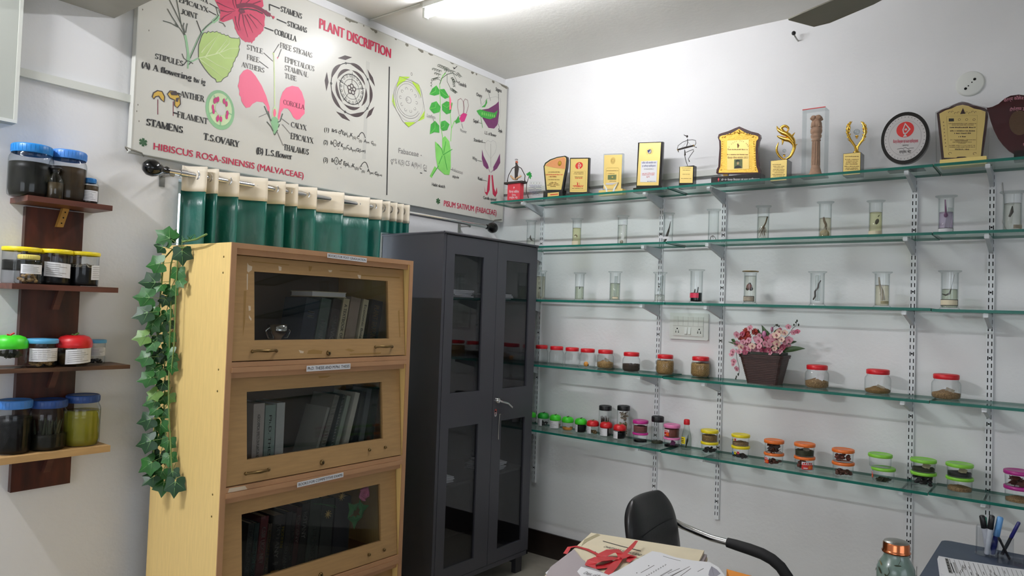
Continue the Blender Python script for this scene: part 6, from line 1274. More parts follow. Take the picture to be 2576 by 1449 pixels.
# a: seated figure on red pedestal
t, pl, p = award('figurine', 'seated thin clay figure in a turban on a red pedestal, leftmost award', 'figurine', 1293, 470, yo=-.02)
Pq = lambda zx, zy: Vector((pl(*Z6(zx, zy))[0], 0, pl(*Z6(zx, zy))[1]))
x0, x1, z1 = sect(pl, Z6, 260, 430, 775); g = G(); g.box(x0, x1, -.02, .02, .004, z1, 'award_pink'); g.box(x0-.006, x1+.004, -.024, .024, 0, .006, 'clay_dark'); g.build('pedestal', t)
g = G(); y = -.0206
for st, a, b, h in (('चैतन्य कॉलेज', (278, 905), (412, 905), 30), ('पामगढ़', (315, 945), (370, 945), 20), ('सप्रेम भेंट', (280, 985), (398, 985), 26)): g.text(st, pl(*Z6(*a)), pl(*Z6(*b)), pl(*Z6(a[0], a[1]-h))[1]-pl(*Z6(*a))[1], y, 'paper', .008)
q = pl(*Z6(345, 832)); rr = .007; g.fill([(q[0], q[1]+rr*1.1), (q[0]+rr*.8, q[1]), (q[0], q[1]-rr*.8), (q[0]-rr*.5, q[1])], y, 'paper'); g.fill([(q[0]-rr*.4, q[1]-rr*1.2), (q[0]+rr*.4, q[1]-rr*1.2), (q[0], q[1]-rr*.6)], y, 'paper'); g.build('printed_text', t)
g = G(); q0, q1 = Pq(215, 720), Pq(465, 760); g.rbox(q0.x, q1.x, -.028, .028, z1, z1+.012, .004, 'clay_dark', axis='z'); g.build('seat_tray', t)
g = G(); g.tube([Pq(350, 720), Pq(352, 640), Pq(358, 560), Pq(358, 505)], [.010, .011, .0145, .007], 'clay_dark', n=8)
for s in (1, -1):
    c = Pq(350, 715); sx = Pq(350+s*72, 665)
    g.tube([c+Vector((s*.004, -.004, 0)), c+Vector((s*.016, -.012, .006)), sx+Vector((0, -.004, 0)), sx+Vector((s*-.002, -.006, .004))], [.006, .0075, .006, .003], 'skin_tan', n=7)
    g.tube([Pq(358, 530)+Vector((s*.006, 0, 0)), Pq(358+s*62, 560), Pq(358+s*115, 660), Pq(350+s*118, 715), Pq(350+s*122, 745)], [.0035, .0028, .0028, .0028, .005], 'clay_dark', n=6)
g.build('body', t)
g = G(); c = Pq(357, 478); g.sph(c, .0105, 'clay_face', sc3=(.85, .9, 1.1)); g.sph(c+Vector((0, -.0045, -.008)), .0078, 'clay_dark', sc3=(.9, .7, 1.1)); g.sph(c+Vector((0, -.0105, .001)), .0022, 'clay_face', n=6, k=4); g.build('head', t)
g = G(); c = Pq(353, 450); g.sph(c, .0105, 'paper', sc3=(1, 1, .6)); g.lathe([(.0105, 0), (.009, .004), (0, .006)], 'clay_dark', c=tuple(c+Vector((0, 0, .003))), n=14); g.build('turban', t)
# b: palm tree award
t, pl, p = award('palm_award', 'small award with a green palm tree and clear printed plate', 'award', 1341, 470)
Pq = lambda zx, zy: Vector((pl(*Z6(zx, zy))[0], -.012, pl(*Z6(zx, zy))[1]))
x0, x1, _ = sect(pl, Z6, 500, 735, 970); g = G(); g.box(x0, x1, -.022, .022, 0, .005, 'trophy_black'); g.build('base', t)
g = G(); g.tube([Pq(545, 975), Pq(515, 880), Pq(520, 780), Pq(555, 670)], [.003, .0026, .0024, .002], 'clay_dark', n=7); g.build('trunk', t)
g = G(); c = Pq(560, 660)
for a, l in ((150, 1), (110, .9), (75, 1), (30, .9), (-20, 1.0), (-60, 1.1), (170, .7)):
    d = Vector((cos(R(a)), -.25, sin(R(a)))); nn = Vector((-sin(R(a)), 0, cos(R(a)))); L_ = l*.027; v = []
    for q, wd in ((0, .1), (.35, .26), (.7, .22), (1, .0)): v += [c+d*L_*q+nn*L_*wd-Vector((0, 0, .004*q*q)), c+d*L_*q-nn*L_*wd-Vector((0, 0, .004*q*q))]
    g.add(v, [(0, 1, 3, 2), (2, 3, 5, 4), (4, 5, 7, 6)], 'tree_green')
g.build('fronds', t)
g = G(); P = [(530, 965), (522, 860), (545, 760), (560, 740), (705, 745), (728, 770), (728, 965)]; g.prism([pl(*Z6(*a)) for a in P], -.004, .0, 'acrylic'); g.build('clear_plate', t)
g = G()
for i, zx in enumerate((572, 608, 650, 688)): g.ring(pl(*Z6(zx, 768)), .0022, .0026, .0014, -.0046, 'brown_ink' if i % 2 else 'ink', n=12)
lines(g, pl, Z6, [(545, 715, 800), (560, 700, 816), (550, 712, 832), (600, 640, 846), (540, 718, 864), (545, 715, 880), (560, 700, 896), (600, 680, 916), (590, 700, 936)], -.0046, 'navy_ink', 9); g.build('printed_text', t)
# generic flat plaque
def plaque(name, label, u, v, Z, outer, inner, base, mo, mi_, body=None, x=-.14, th=.012, baseh=None, mb='trophy_black', cat='award plaque'):
    t, pl, p = award(name, label, cat, u, v, x, -th)
    g = G(); g.prism([pl(*Z(*a)) for a in outer], -th, th*.4, mo); g.build('board', t)
    g = G(); g.prism([pl(*Z(*a)) for a in inner], -th-.0015, -th, mi_); g.build('face_plate', t)
    if base:
        x0, x1, z1 = sect(pl, Z, base[0], base[1], base[2]); g = G(); g.rbox(x0, x1, -.03, .03, 0, max(z1, .006), .003, mb); g.build('base', t)
    return t, pl, -th-.002
def arcpts(cx, cy, rx, ry, a0, a1, n=10): return [(cx+rx*cos(R(a0+(a1-a0)*i/n)), cy-ry*sin(R(a0+(a1-a0)*i/n))) for i in range(n+1)]
# c
out = [(780, 880), (760, 640), (752, 540), (775, 490), (840, 445), (940, 410), (1050, 393), (1080, 410), (1086, 450), (1075, 560), (1050, 680), (1018, 880)]
inn = [(800, 862), (778, 640), (768, 545), (788, 505), (850, 460), (940, 425), (1040, 408), (1062, 420), (1066, 450), (1056, 560), (1030, 680), (998, 862)]
t, pl, y = plaque('award_plaque', 'curved leaf shaped gold award on a dark base with a small plate', 1397, 440, Z6, out, inn, None, 'trophy_black', 'gold_face')
g = G(); x0, x1, z1 = sect(pl, Z6, 760, 1030, 878); g.prism([(x0, 0), (x1, 0), (x1-.003, z1), (x0+.003, z1)], -.022, .022, 'trophy_black'); g.build('base', t)
g = G(); x0, x1, z1 = sect(pl, Z6, 822, 976, 905); x0, x1, z0 = sect(pl, Z6, 822, 976, 955); g.box(x0, x1, -.0235, -.022, z0, z1, 'gold_face'); A = pl(*Z6(860, 940)); g.box(A[0], x1-.006, -.0238, -.0235, z0+(z1-z0)*.35, z0+(z1-z0)*.6, 'award_red'); g.build('name_plate', t)
g = G(); g.prism([pl(*Z6(*a)) for a in [(775, 530), (850, 465), (940, 432), (1040, 415), (1058, 440), (1050, 578), (900, 558)]], y-.0008, y+.001, 'copper_face'); g.ring(pl(*Z6(980, 500)), .0125, .0145, .003, y-.0014, 'gold_dark', n=30); g.ell(pl(*Z6(980, 500)), .011, .013, y-.0012, 'gold'); g.ring(pl(*Z6(978, 520)), .003, .0036, .002, y-.0018, 'gold_dark', n=14); g.build('emblem', t)
g = G(); lines(g, pl, Z6, [(818, 990, 625), (830, 935, 690), (820, 975, 730), (850, 930, 768), (830, 955, 785), (805, 975, 803), (850, 925, 822)], y, 'brown_ink', 13); lines(g, pl, Z6, [(785, 1020, 662), (845, 920, 688)], y, 'award_red', 15); g.build('printed_text', t)
# d
t, pl, y = plaque('award_plaque', 'black framed gold award with a round red emblem, fourth from the left', 1457, 440, Z6, [(1105, 910), (1118, 422), (1384, 420), (1368, 908)], [(1116, 895), (1130, 438), (1368, 434), (1352, 895)], (1080, 1390, 908), 'trophy_black', 'gold_face')
def emblem(g, pl, Z, zx, zy, rx, ry, y, m='award_red', m2='paper_cream'):
    c = pl(*Z(zx, zy)); a = abs(pl(*Z(zx+rx, zy))[0]-c[0]); b = abs(pl(*Z(zx, zy-ry))[1]-c[1]); g.ell(c, a, b, y, m, n=28)
    K = lambda P: [(c[0]+x*a, c[1]+z*b) for x, z in P]
    g.fill(K([(-.02, .88), (.62, -.02), (.18, -.55), (-.2, -.55), (-.32, 0)]), y-.0004, m2); g.fill(K([(0, -.5), (.24, -.92), (-.24, -.92)]), y-.0004, m2); g.fill(K([(.02, .62), (.42, 0), (.1, -.42), (-.1, -.4), (-.18, 0)]), y-.0008, m); g.ell(K([(.08, 0)])[0], a*.16, b*.14, y-.001, m2, n=12)
g = G(); emblem(g, pl, Z6, 1245, 530, 52, 48, y); g.build('emblem', t)
g = G(); lines(g, pl, Z6, [(1178, 1305, 628), (1170, 1312, 648), (1185, 1295, 690), (1150, 1300, 850)], y, 'brown_ink', 11); lines(g, pl, Z6, [(1190, 1290, 710), (1160, 1305, 815), (1175, 1300, 828)], y, 'award_red', 16); g.ell(pl(*Z6(1225, 785)), .004, .009, y, 'award_red', n=12); g.ell(pl(*Z6(1220, 762)), .0025, .0028, y, 'award_red', n=10); g.ring(pl(*Z6(1240, 785)), .0075, .008, .0015, y, 'award_red', n=16, a0=-60, a1=90)
for s in (-1, 1):
    for k in range(7): a = R(-60+k*20); c = pl(*Z6(1245, 535)); g.ell((c[0]+s*.0158*cos(a), c[1]+.0158*sin(a)), .0012, .0016, y, 'gold_dark', n=7)
def frame(g, pl, Z, P, y, m, wd=.0008): g.line([pl(*Z(*a)) for a in P], wd, y, m, closed=True)
frame(g, pl, Z6, [(1142, 870), (1142, 610), (1332, 605), (1330, 868)], y, 'gold_dark'); g.build('printed_text', t)
# e: acrylic block
t, pl, y = plaque('award_plaque', 'clear framed gold award with a small landscape picture, held by white supports', 1541, 440, Z6, [(1568, 865), (1580, 370), (1850, 362), (1836, 860)], [(1580, 850), (1592, 385), (1838, 378), (1822, 850)], None, 'crystal', 'gold_face')
g = G(); x0, x1, z1 = sect(pl, Z6, 1525, 1850, 862); g.box(x0, x1, -.02, .02, 0, z1, 'gold_face'); g.build('base', t)
for P in ([(1585, 780), (1640, 850), (1645, 895), (1625, 895), (1618, 850)], [(1790, 765), (1730, 840), (1715, 890), (1740, 892), (1750, 850)]):
    g = G(); g.prism([pl(*Z6(*a)) for a in P], -.022, -.014, 'white_plastic'); g.build('support', t)
g = G(); 
for r in (.019, .015, .012, .009, .006): g.ring(pl(*Z6(1712, 462)), r*.8, r, .0009, y, 'gold_dark', n=30)
frame(g, pl, Z6, [(1612, 800), (1618, 575), (1635, 562), (1785, 560), (1795, 575), (1790, 800)], y, 'gold_dark', .001); g.fill([pl(*Z6(*a)) for a in [(1640, 725), (1642, 660), (1760, 655), (1756, 725)]], y-.0002, 'photo_green'); g.ell(pl(*Z6(1705, 690)), .005, .004, y-.0005, 'mustard', n=10); g.fill([pl(*Z6(*a)) for a in [(1615, 795), (1615, 770), (1785, 762), (1700, 795)]], y-.0003, 'disc_grey'); lines(g, pl, Z6, [(1625, 1785, 605), (1640, 1735, 645), (1665, 1755, 748)], y, 'brown_ink', 10); g.build('printed_text', t)
# f
t, pl, y = plaque('award_plaque', 'tall black framed gold award with a white card of blue print', 1633, 430, Z6, [(2030, 835), (2056, 212), (2400, 200), (2376, 830)], [(2042, 806), (2078, 222), (2374, 212), (2340, 802)], (2010, 2405, 828), 'trophy_black', 'gold_face')
g = G(); c = pl(*Z6(2218, 335)); g.ell(c, .0135, .0145, y, 'gold_dark', n=28); g.ell(c, .0115, .0125, y-.0004, 'disc_grey', n=28); g.fill([pl(*Z6(*a)) for a in [(2185, 320), (2230, 310), (2225, 325), (2205, 350), (2195, 345)]], y-.0008, 'navy_ink'); g.ring((c[0], c[1]), .009, .010, .0012, y-.0008, 'navy_ink', n=20)
for s in (-1, 1):
    for k in range(9):
        for q in (0, 1): a = R(-50+k*13); g.ell((c[0]+s*(.0185+.0035*q)*cos(a), c[1]+(.0185+.0035*q)*sin(a)), .0009, .0013, y, 'gold_dark', n=6)
g.build('emblem', t)
g = G(); P = [pl(*Z6(*a)) for a in [(2088, 758), (2100, 470), (2326, 462), (2312, 758)]]; g.prism(P, y-.0008, y+.0002, 'paper'); yy = y-.0012
for st, a, b, h, m in (('राजीव गांधी शासकीय कला', (2110, 505), (2308, 500), 22, 'navy_ink'), ('एवं वाणिज्य महाविद्यालय', (2112, 550), (2302, 545), 22, 'navy_ink'), ('वर्ष 2023 के लिए सम्मान', (2116, 648), (2290, 642), 14, 'award_red'), ('के सफल आयोजन में सहयोग', (2116, 668), (2285, 664), 14, 'award_red'), ('हेतु भेंट', (2175, 695), (2220, 692), 14, 'award_red')): g.text(st, pl(*Z6(*a)), pl(*Z6(*b)), pl(*Z6(a[0], a[1]-h))[1]-pl(*Z6(*a))[1], yy, m, .006)
lines(g, pl, Z6, [(2140, 2275, 582), (2185, 2300, 752)], yy, 'ink', 9); g.build('printed_card', t)
# g: wire figure
t, pl, p = award('wire_figure', 'black wire dancer playing a drum, standing on a block with a gold plate', 'figurine', 1730, 445, yo=-.0)
Pq = lambda zx, zy, dy=0: Vector((pl(*Z7(zx, zy))[0], dy, pl(*Z7(zx, zy))[1]))
x0, x1, z1 = sect(pl, Z7, 286, 495, 1000); x0, x1, z0 = sect(pl, Z7, 286, 490, 1250); g = G(); g.box(x0, x1, -.018, .018, 0, z1, 'trophy_black'); g.build('block', t)
g = G(); P = [pl(*Z7(*a)) for a in [(298, 1235), (304, 1008), (485, 1008), (478, 1235)]]; g.prism(P, -.0195, -.018, 'gold_face'); lines(g, pl, Z7, [(330, 460, 1030), (340, 452, 1060), (340, 445, 1118), (320, 462, 1178)], -.0199, 'brown_ink', 9); g.build('name_plate', t)
g = G()
g.tube([Pq(395, 1000), Pq(365, 920), Pq(348, 840), Pq(348, 760)], [.0014, .0018, .002, .002], 'trophy_black', n=6); g.tube([Pq(365, 800), Pq(420, 775), Pq(470, 758), Pq(475, 780), Pq(430, 840), Pq(400, 890), Pq(415, 930)], [.0018]*5+[.0016, .003], 'trophy_black', n=6)
g.tube([Pq(375, 715), Pq(390, 660), Pq(388, 610)], .0022, 'trophy_black', n=6)
g.tube([Pq(390, 628), Pq(320, 655), Pq(255, 705), Pq(245, 750), Pq(262, 795)], [.0018, .0016, .0016, .0016, .0025], 'trophy_black', n=6); g.tube([Pq(390, 628), Pq(455, 622), Pq(500, 632), Pq(505, 670), Pq(480, 720), Pq(515, 730)], [.0018, .0016, .0016, .0016, .0016, .0025], 'trophy_black', n=6)
g.tube([Pq(352, 780), Pq(352, 840)], [.002, .005], 'clay_dark', n=7); g.tube([Pq(385, 650, -.01), Pq(318, 745, -.012)], .0005, 'trophy_black', n=4); g.tube([Pq(395, 650, -.01), Pq(450, 705, -.012)], .0005, 'trophy_black', n=4)
g.sph(Pq(382, 575), .0065, 'clay_dark', sc3=(.8, .8, 1.1)); g.tube([Pq(370, 570, -.004), Pq(345, 560, -.004), Pq(340, 548, -.004)], [.003, .0016, .001], 'clay_dark', n=5); g.build('wire_body', t)
g = G(); g.tube([Pq(270, 768, -.014), Pq(375, 738, -.014), Pq(485, 712, -.014)], [.0045, .0055, .0045], 'clay_dark', n=12); g.tube([Pq(262, 772, -.014), Pq(270, 768, -.014)], .0052, 'brass', n=12); g.tube([Pq(485, 712, -.014), Pq(494, 709, -.014)], .0052, 'brass', n=12); g.build('drum', t)
# h: big arched plaque
out = [(810, 1105), (790, 1090), (795, 1040), (818, 1000), (825, 880), (835, 740), (830, 640), (812, 590), (825, 545), (860, 530), (960, 500), (1050, 460), (1115, 435), (1180, 465), (1280, 505), (1380, 530), (1405, 550), (1412, 590), (1390, 640), (1376, 740), (1378, 880), (1388, 1000), (1408, 1040), (1410, 1085), (1390, 1100)]
inn = [(825, 1085), (830, 1050), (850, 1000), (858, 880), (862, 740), (858, 640), (835, 610), (840, 580), (870, 565), (980, 545), (1040, 510), (1110, 470), (1175, 510), (1240, 545), (1340, 560), (1378, 578), (1380, 610), (1352, 640), (1342, 740), (1345, 880), (1355, 1000), (1375, 1050), (1378, 1080)]
t, pl, y = plaque('award_plaque', 'large maroon plaque with ornate gold relief and a small portrait photo on a black base', 1860, 400, Z7, out, inn, None, 'maroon', 'gold_relief', th=.014)
g = G(); x0, x1, z1 = sect(pl, Z7, 742, 1435, 1128); g.rbox(x0, x1, -.035, .03, 0, z1, .003, 'trophy_black'); g.build('base', t)
g = G(); P = [pl(*Z7(*a)) for a in [(880, 1102), (885, 1128), (950, 1128), (950, 1102)]]; g.prism(P, -.012, .004, 'brass'); g.build('support', t); g = G(); P = [pl(*Z7(*a)) for a in [(1225, 1098), (1225, 1124), (1260, 1124), (1260, 1098)]]; g.prism(P, -.012, .004, 'brass'); g.build('support', t)
g = G(); plb = PL(t.location, 'R', -.0352); q = plb(*Z7(822, 1180)); g.fill([(q[0], q[1]+.011), (q[0]+.006, q[1]), (q[0], q[1]-.008), (q[0]-.005, q[1])], -.0356, 'award_pink'); g.fill([(q[0]-.003, q[1]-.011), (q[0]+.003, q[1]-.011), (q[0], q[1]-.007)], -.0356, 'award_pink')
A, B = plb(*Z7(860, 1195)), plb(*Z7(1400, 1188)); h_ = plb(*Z7(860, 1170))[1]-plb(*Z7(860, 1200))[1]; g.text('डॉ॰ पं॰ चैतन्य विज्ञान एवं कला महाविद्यालय', A, B, h_*.8, -.0356, 'paper', .008); g.build('base_text', t)
g = G(); P = [(945, 1050), (945, 635), (1250, 620), (1252, 1030)]; g.prism([pl(*Z7(*a)) for a in P], y-.0006, y+.001, 'gold_face'); y2 = y-.001
lines(g, pl, Z7, [(955, 1235, 768), (945, 1248, 838)], y2, 'brown_ink', 16)
c = pl(*Z7(1100, 780)); rr = abs(pl(*Z7(960, 720))[0]-c[0])
for k in range(15):
    if k in (2, 7, 11): continue
    a = R(158-k*9.6); q = (c[0]+rr*cos(a), c[1]+rr*.98*sin(a)-.004); nn = (cos(a), sin(a)); tt = (sin(a), -cos(a))
    for e in (-.0011, .0011): g.fill([(q[0]+tt[0]*(e-.0005), q[1]+tt[1]*(e-.0005)), (q[0]+tt[0]*(e+.0005), q[1]+tt[1]*(e+.0005)), (q[0]+tt[0]*(e+.0005)+nn[0]*.0052, q[1]+tt[1]*(e+.0005)+nn[1]*.0052), (q[0]+tt[0]*(e-.0005)+nn[0]*.0052, q[1]+tt[1]*(e-.0005)+nn[1]*.0052)], y2, 'brown_ink')
    g.fill([(q[0]-tt[0]*.0021+nn[0]*.0045, q[1]-tt[1]*.0021+nn[1]*.0045), (q[0]+tt[0]*.0021+nn[0]*.0045, q[1]+tt[1]*.0021+nn[1]*.0045), (q[0]+tt[0]*.0021+nn[0]*.0056, q[1]+tt[1]*.0021+nn[1]*.0056), (q[0]-tt[0]*.0021+nn[0]*.0056, q[1]-tt[1]*.0021+nn[1]*.0056)], y2, 'brown_ink')
g.fill([pl(*Z7(*a)) for a in [(1085, 680), (1100, 675), (1118, 705), (1100, 740), (1092, 742)]], y2, 'brown_ink')
for st, a, b, h in (('चैतन्य गौरव सम्मान-2023', (950, 890), (1238, 885), 26),): g.text(st, pl(*Z7(*a)), pl(*Z7(*b)), pl(*Z7(a[0], a[1]-h))[1]-pl(*Z7(*a))[1], y2, 'brown_ink', .004)
g.build('inner_plate', t)
g = G(); g.prism([pl(*Z7(*a)) for a in [(1042, 1028), (1045, 898), (1160, 893), (1160, 1022)]], y-.0014, y, 'photo_green'); y2 = y-.0018
g.fill([pl(*Z7(*a)) for a in [(1048, 1026), (1060, 995), (1085, 985), (1120, 985), (1142, 1000), (1148, 1022)]], y2, 'ink'); g.ell(pl(*Z7(1098, 955)), .0052, .0068, y2-.0003, 'skin_tan', n=18); g.fill([pl(*Z7(*a)) for a in [(1066, 950), (1068, 915), (1098, 902), (1126, 915), (1130, 945), (1120, 928), (1098, 924), (1076, 930)]], y2-.0006, 'ink'); g.build('portrait_photo', t)
g = G()
for s in (0, 1):
    for k in range(13):
        a = pl(*Z7((880 if s == 0 else 1318)+k*(-1.5 if s == 0 else 2.2), 650+k*33)); g.sph((a[0], y-.001, a[1]), .0036, 'gold', n=7, k=5, sc3=(1, .5, .8))
for k in range(15): 
    a = k/14; q = pl(*Z7(880+a*460, 590-70*sin(pi*a)+8*sin(k*2))); g.sph((q[0], y-.001, q[1]), .0052 if k % 2 else .004, 'gold', n=8, k=5, sc3=(1.1, .5, .9))
q = pl(*Z7(1110, 515)); g.sph((q[0], y-.001, q[1]), .009, 'gold', n=10, k=6, sc3=(.8, .5, 1.2)); g.build('relief', t)
# i: gold swirl
def gold_block(t, pl, p, Z, fx0, fx1, sx, zt, mside='trophy_black', depth=None):
    x0, x1, z1 = sect(pl, Z, fx0, fx1, zt); g = G(); d = depth or (x1-x0)*.95; g.box(x0, x1, -.012, -.012+d, 0, z1, mside); g.build('block', t)
    g = G(); g.box(x0+.0015, x1-.001, -.0135, -.012, .003, z1-.002, 'gold_face'); lines_y = -.014; g.build('name_plate', t); return x0, x1, z1, -.012+d/2
t, pl, p = award('swirl_trophy', 'shiny gold curling leaf trophy with a crystal ball on a black cube', 'trophy', 1964, 425)
x0, x1, z1, ym = gold_block(t, pl, p, Z7, 1555, 1785, 1840, 905)
g = G(); lines(g, pl, Z7, [(1580, 1700, 975), (1590, 1750, 1000), (1600, 1730, 1020), (1590, 1755, 1045), (1585, 1750, 1065), (1600, 1740, 1090), (1580, 1760, 1115), (1590, 1745, 1135)], -.0139, 'brown_ink', 11); g.build('printed_text', t)
Pq = lambda zx, zy, dy=0: Vector((pl(*Z7(zx, zy))[0], ym+dy, pl(*Z7(zx, zy))[1]))
g = G(); c = Pq(1710, 900); g.lathe([(.016, 0), (.014, .006), (.008, .012)], 'gold', c=(c.x, c.y, z1), n=20); g.build('foot', t)
def horn(P, rs, fl=.6, n=14):
    q = [Pq(*a) for a in P]; 
    # smooth the control line
    out, ro = [], []
    for i in range(len(q)-1):
        p0, p1, p2, p3 = q[max(i-1, 0)], q[i], q[i+1], q[min(i+2, len(q)-1)]
        for k in range(5):
            s = k/5; out.append(.5*((2*p1)+(p2-p0)*s+(2*p0-5*p1+4*p2-p3)*s*s+(3*p1-p0-3*p2+p3)*s**3)); ro.append(rs[i]+(rs[i+1]-rs[i])*s)
    out.append(q[-1]); ro.append(rs[-1]); return out, ro
g = G()
for P, rs in (([(1720, 880), (1790, 840), (1835, 760), (1850, 680), (1800, 610), (1720, 590), (1640, 560), (1605, 545)], [.004, .007, .008, .009, .012, .011, .007, .001]), ([(1850, 690), (1830, 600), (1760, 530), (1690, 500), (1630, 460), (1605, 405)], [.006, .011, .013, .012, .008, .001]), ([(1760, 520), (1690, 480), (1670, 430), (1720, 405), (1765, 430), (1760, 475), (1735, 485)], [.008, .009, .008, .007, .006, .004, .001]),
              ([(1700, 880), (1640, 830), (1605, 760), (1608, 700), (1630, 635)], [.004, .006, .006, .005, .001]), ([(1800, 610), (1820, 550), (1862, 495)], [.008, .006, .001]), ([(1840, 690), (1865, 680), (1897, 660)], [.006, .004, .001]), ([(1690, 590), (1690, 630), (1680, 675)], [.007, .005, .001])):
    o_, r_ = horn(P, rs); g.tube(o_, r_, 'gold', n=10)
g.build('swirl', t)
g = G(); c = Pq(1710, 810); g.lathe([(.006, 0), (.0045, .006), (.0075, .010)], 'gold', c=(c.x, c.y, Pq(1710, 838).z), n=14); g.build('ball_holder', t)
g = G(); c = Pq(1712, 755); g.sph(c, .0092, 'crystal', n=16, k=10); g.build('crystal_ball', t)
# j: pillar in an acrylic case
t, pl, p = award('pillar_model', 'carved tan stone pillar model inside a clear box with red edges', 'model', 2054, 350, x=-.16, yo=-.035)
x0, x1, z1 = sect(pl, Z7, 2003, 2320, 185); _, _, zb = sect(pl, Z7, 1960, 2300, 1090); H = z1; wx = (x1-x0)
g = G()
for y0 in (-.035, .035): g.box(x0, x1, y0-.001, y0+.001, .01, H, 'acrylic')
for xx in (x0, x1): g.box(xx-.001, xx+.001, -.035, .035, .01, H, 'acrylic')
g.box(x0, x1, -.035, .035, H, H+.002, 'acrylic'); g.build('clear_case', t)
g = G(); g.box(x0-.001, x1+.001, -.037, -.034, H-.001, H+.003, 'award_red'); g.box(x0-.006, x1+.004, -.042, -.03, 0, .012, 'award_red'); g.box(x0-.006, x1+.004, -.03, .036, 0, .008, 'trophy_black'); g.build('red_edging', t)
cx = (x0+x1)/2+.004; zz = lambda zy: pl(*Z7(2190, zy))[1]*.985
g = G(); K = [(.034, .010), (.034, .018), (.028, .022), (.024, .04), (.021, .05)]; pr = [(a, b) for a, b in K]+[(.0195, .06), (.0175, zz(615)), (.021, zz(610)), (.022, zz(595)), (.017, zz(590)), (.024, zz(560)), (.0255, zz(530)), (.021, zz(510)), (.025, zz(500)), (.0275, zz(470)), (.026, zz(430)), (.0225, zz(425)), (.0225, zz(415))]
g.lathe(pr, 'stone_tan', c=(cx, 0, 0), n=28)
for k in range(12): a = 2*pi*k/12; g.tube([(cx+.0195*cos(a), .0195*sin(a), .062), (cx+.0176*cos(a), .0176*sin(a), zz(625))], .0022, 'stone_tan', n=6)
g.build('column', t)
g = G()
for k in range(4):
    a = R(45+90*k); d = Vector((cos(a), sin(a), 0)); c = Vector((cx, 0, 0))
    g.sph(c+d*.012+Vector((0, 0, zz(370))), .017, 'stone_tan', sc3=(.9, .9, 1.25)); g.sph(c+d*.017+Vector((0, 0, zz(285))), .0135, 'stone_tan', sc3=(.95, .95, 1.05)); g.sph(c+d*.028+Vector((0, 0, zz(292))), .006, 'stone_tan'); g.tube([c+d*.021+Vector((0, 0, zz(360))), c+d*.025+Vector((0, 0, zz(418)))], [.006, .0055], 'stone_tan', n=7)
    for s in (-1, 1): e = Vector((-d.y, d.x, 0)); g.sph(c+d*.016+e*.009*s+Vector((0, 0, zz(262))), .0042, 'stone_tan', n=7, k=5)
g.sph((cx, 0, zz(340)), .021, 'stone_tan', sc3=(1, 1, 1.6)); g.build('lion_capital', t)
# k: wreath with crystal
t, pl, p = award('wreath_trophy', 'gold laurel wreath trophy holding a crystal on a black cube', 'trophy', 2149, 410)
x0, x1, z1, ym = gold_block(t, pl, p, Z8, 200, 412, 475, 1085)
g = G(); lines(g, pl, Z8, [(222, 390, 1135), (225, 388, 1170), (240, 380, 1190), (235, 370, 1210), (230, 378, 1228), (218, 392, 1254), (230, 380, 1275), (225, 385, 1292)], -.0139, 'brown_ink', 11); g.build('printed_text', t)
Pq = lambda zx, zy, dy=0: Vector((pl(*Z8(zx, zy))[0], ym+dy, pl(*Z8(zx, zy))[1]))
g = G(); c = Pq(335, 1080); dz = Pq(335, 1040).z-z1; g.lathe([(.017, 0), (.015, dz*.35), (.0155, dz*.4), (.012, dz*.8), (.008, dz), (.005, dz*1.6)], 'gold', c=(c.x, c.y, z1), n=24); g.build('foot', t)
g = G()
for s in (-1, 1):
    f = lambda dx, zy: Pq(338+s*dx, zy)
    o_ = [f(8, 1045), f(15, 990), f(50, 940), f(75, 905), f(108, 830), f(105, 770), f(85, 720), f(52, 680)]; g.tube(o_, [.005, .0055, .006, .0055, .006, .006, .005, .001], 'gold', n=8)
    for dx, zy, a in ((100, 880, 40), (118, 820, 70), (120, 770, 100), (108, 725, 120), (85, 700, 130), (85, 850, 120), (88, 800, 100), (82, 760, 90)): g.sph(f(dx, zy), .0078, 'gold', n=8, k=6, sc3=(.5, .5, 1.2), Y=Matrix.Rotation(s*R(90-a), 3, 'Y'))
    g.tube([f(0, 1000), f(40, 950), f(110, 900)], [.004, .005, .001], 'gold', n=7)
g.build('wreath', t)
g = G(); c = Pq(342, 890); g.lathe([(.004, 0), (.004, .006), (.008, .009), (.007, .014)], 'gold', c=tuple(c), n=14); g.build('crystal_holder', t)
g = G(); c = Pq(342, 810); g.sph(c, .0148, 'crystal', n=9, k=6, sc3=(1, 1, .92)); g.build('crystal', t)
# l: round plaque
t, pl, p = award('round_plaque', 'round white award disc in a black ring with a red emblem', 'award plaque', 2277, 350, yo=-.014)
c = pl(*Z8(948, 905)); rx = abs(pl(*Z8(1245, 905))[0]-pl(*Z8(655, 905))[0])/2; rz = (pl(*Z8(948, 590))[1]-pl(*Z8(948, 1222))[1])/2
El = lambda k, n=48: [(c[0]+rx*k*cos(2*pi*i/n), c[1]+rz*k*sin(2*pi*i/n)) for i in range(n)]
g = G(); g.prism(El(1), -.014, .012, 'trophy_black', smooth=False); g.build('ring', t)
g = G(); g.prism(El(.86), -.0155, -.014, 'disc_grey'); y = -.016
g.ring(c, rx*.67, rz*.67, .0008, y, 'grey_ink', n=48)
for k in range(36): a = 2*pi*k/36; g.ell((c[0]+rx*.80*cos(a), c[1]+rz*.80*sin(a)), .0012, .0024, y, 'ink', n=8, rot=a-pi/2)
g.build('disc', t)
g = G(); emblem(g, pl, Z8, 953, 803, 108, 95, y-.0002, 'award_red', 'disc_grey'); g.build('emblem', t)
g = G()
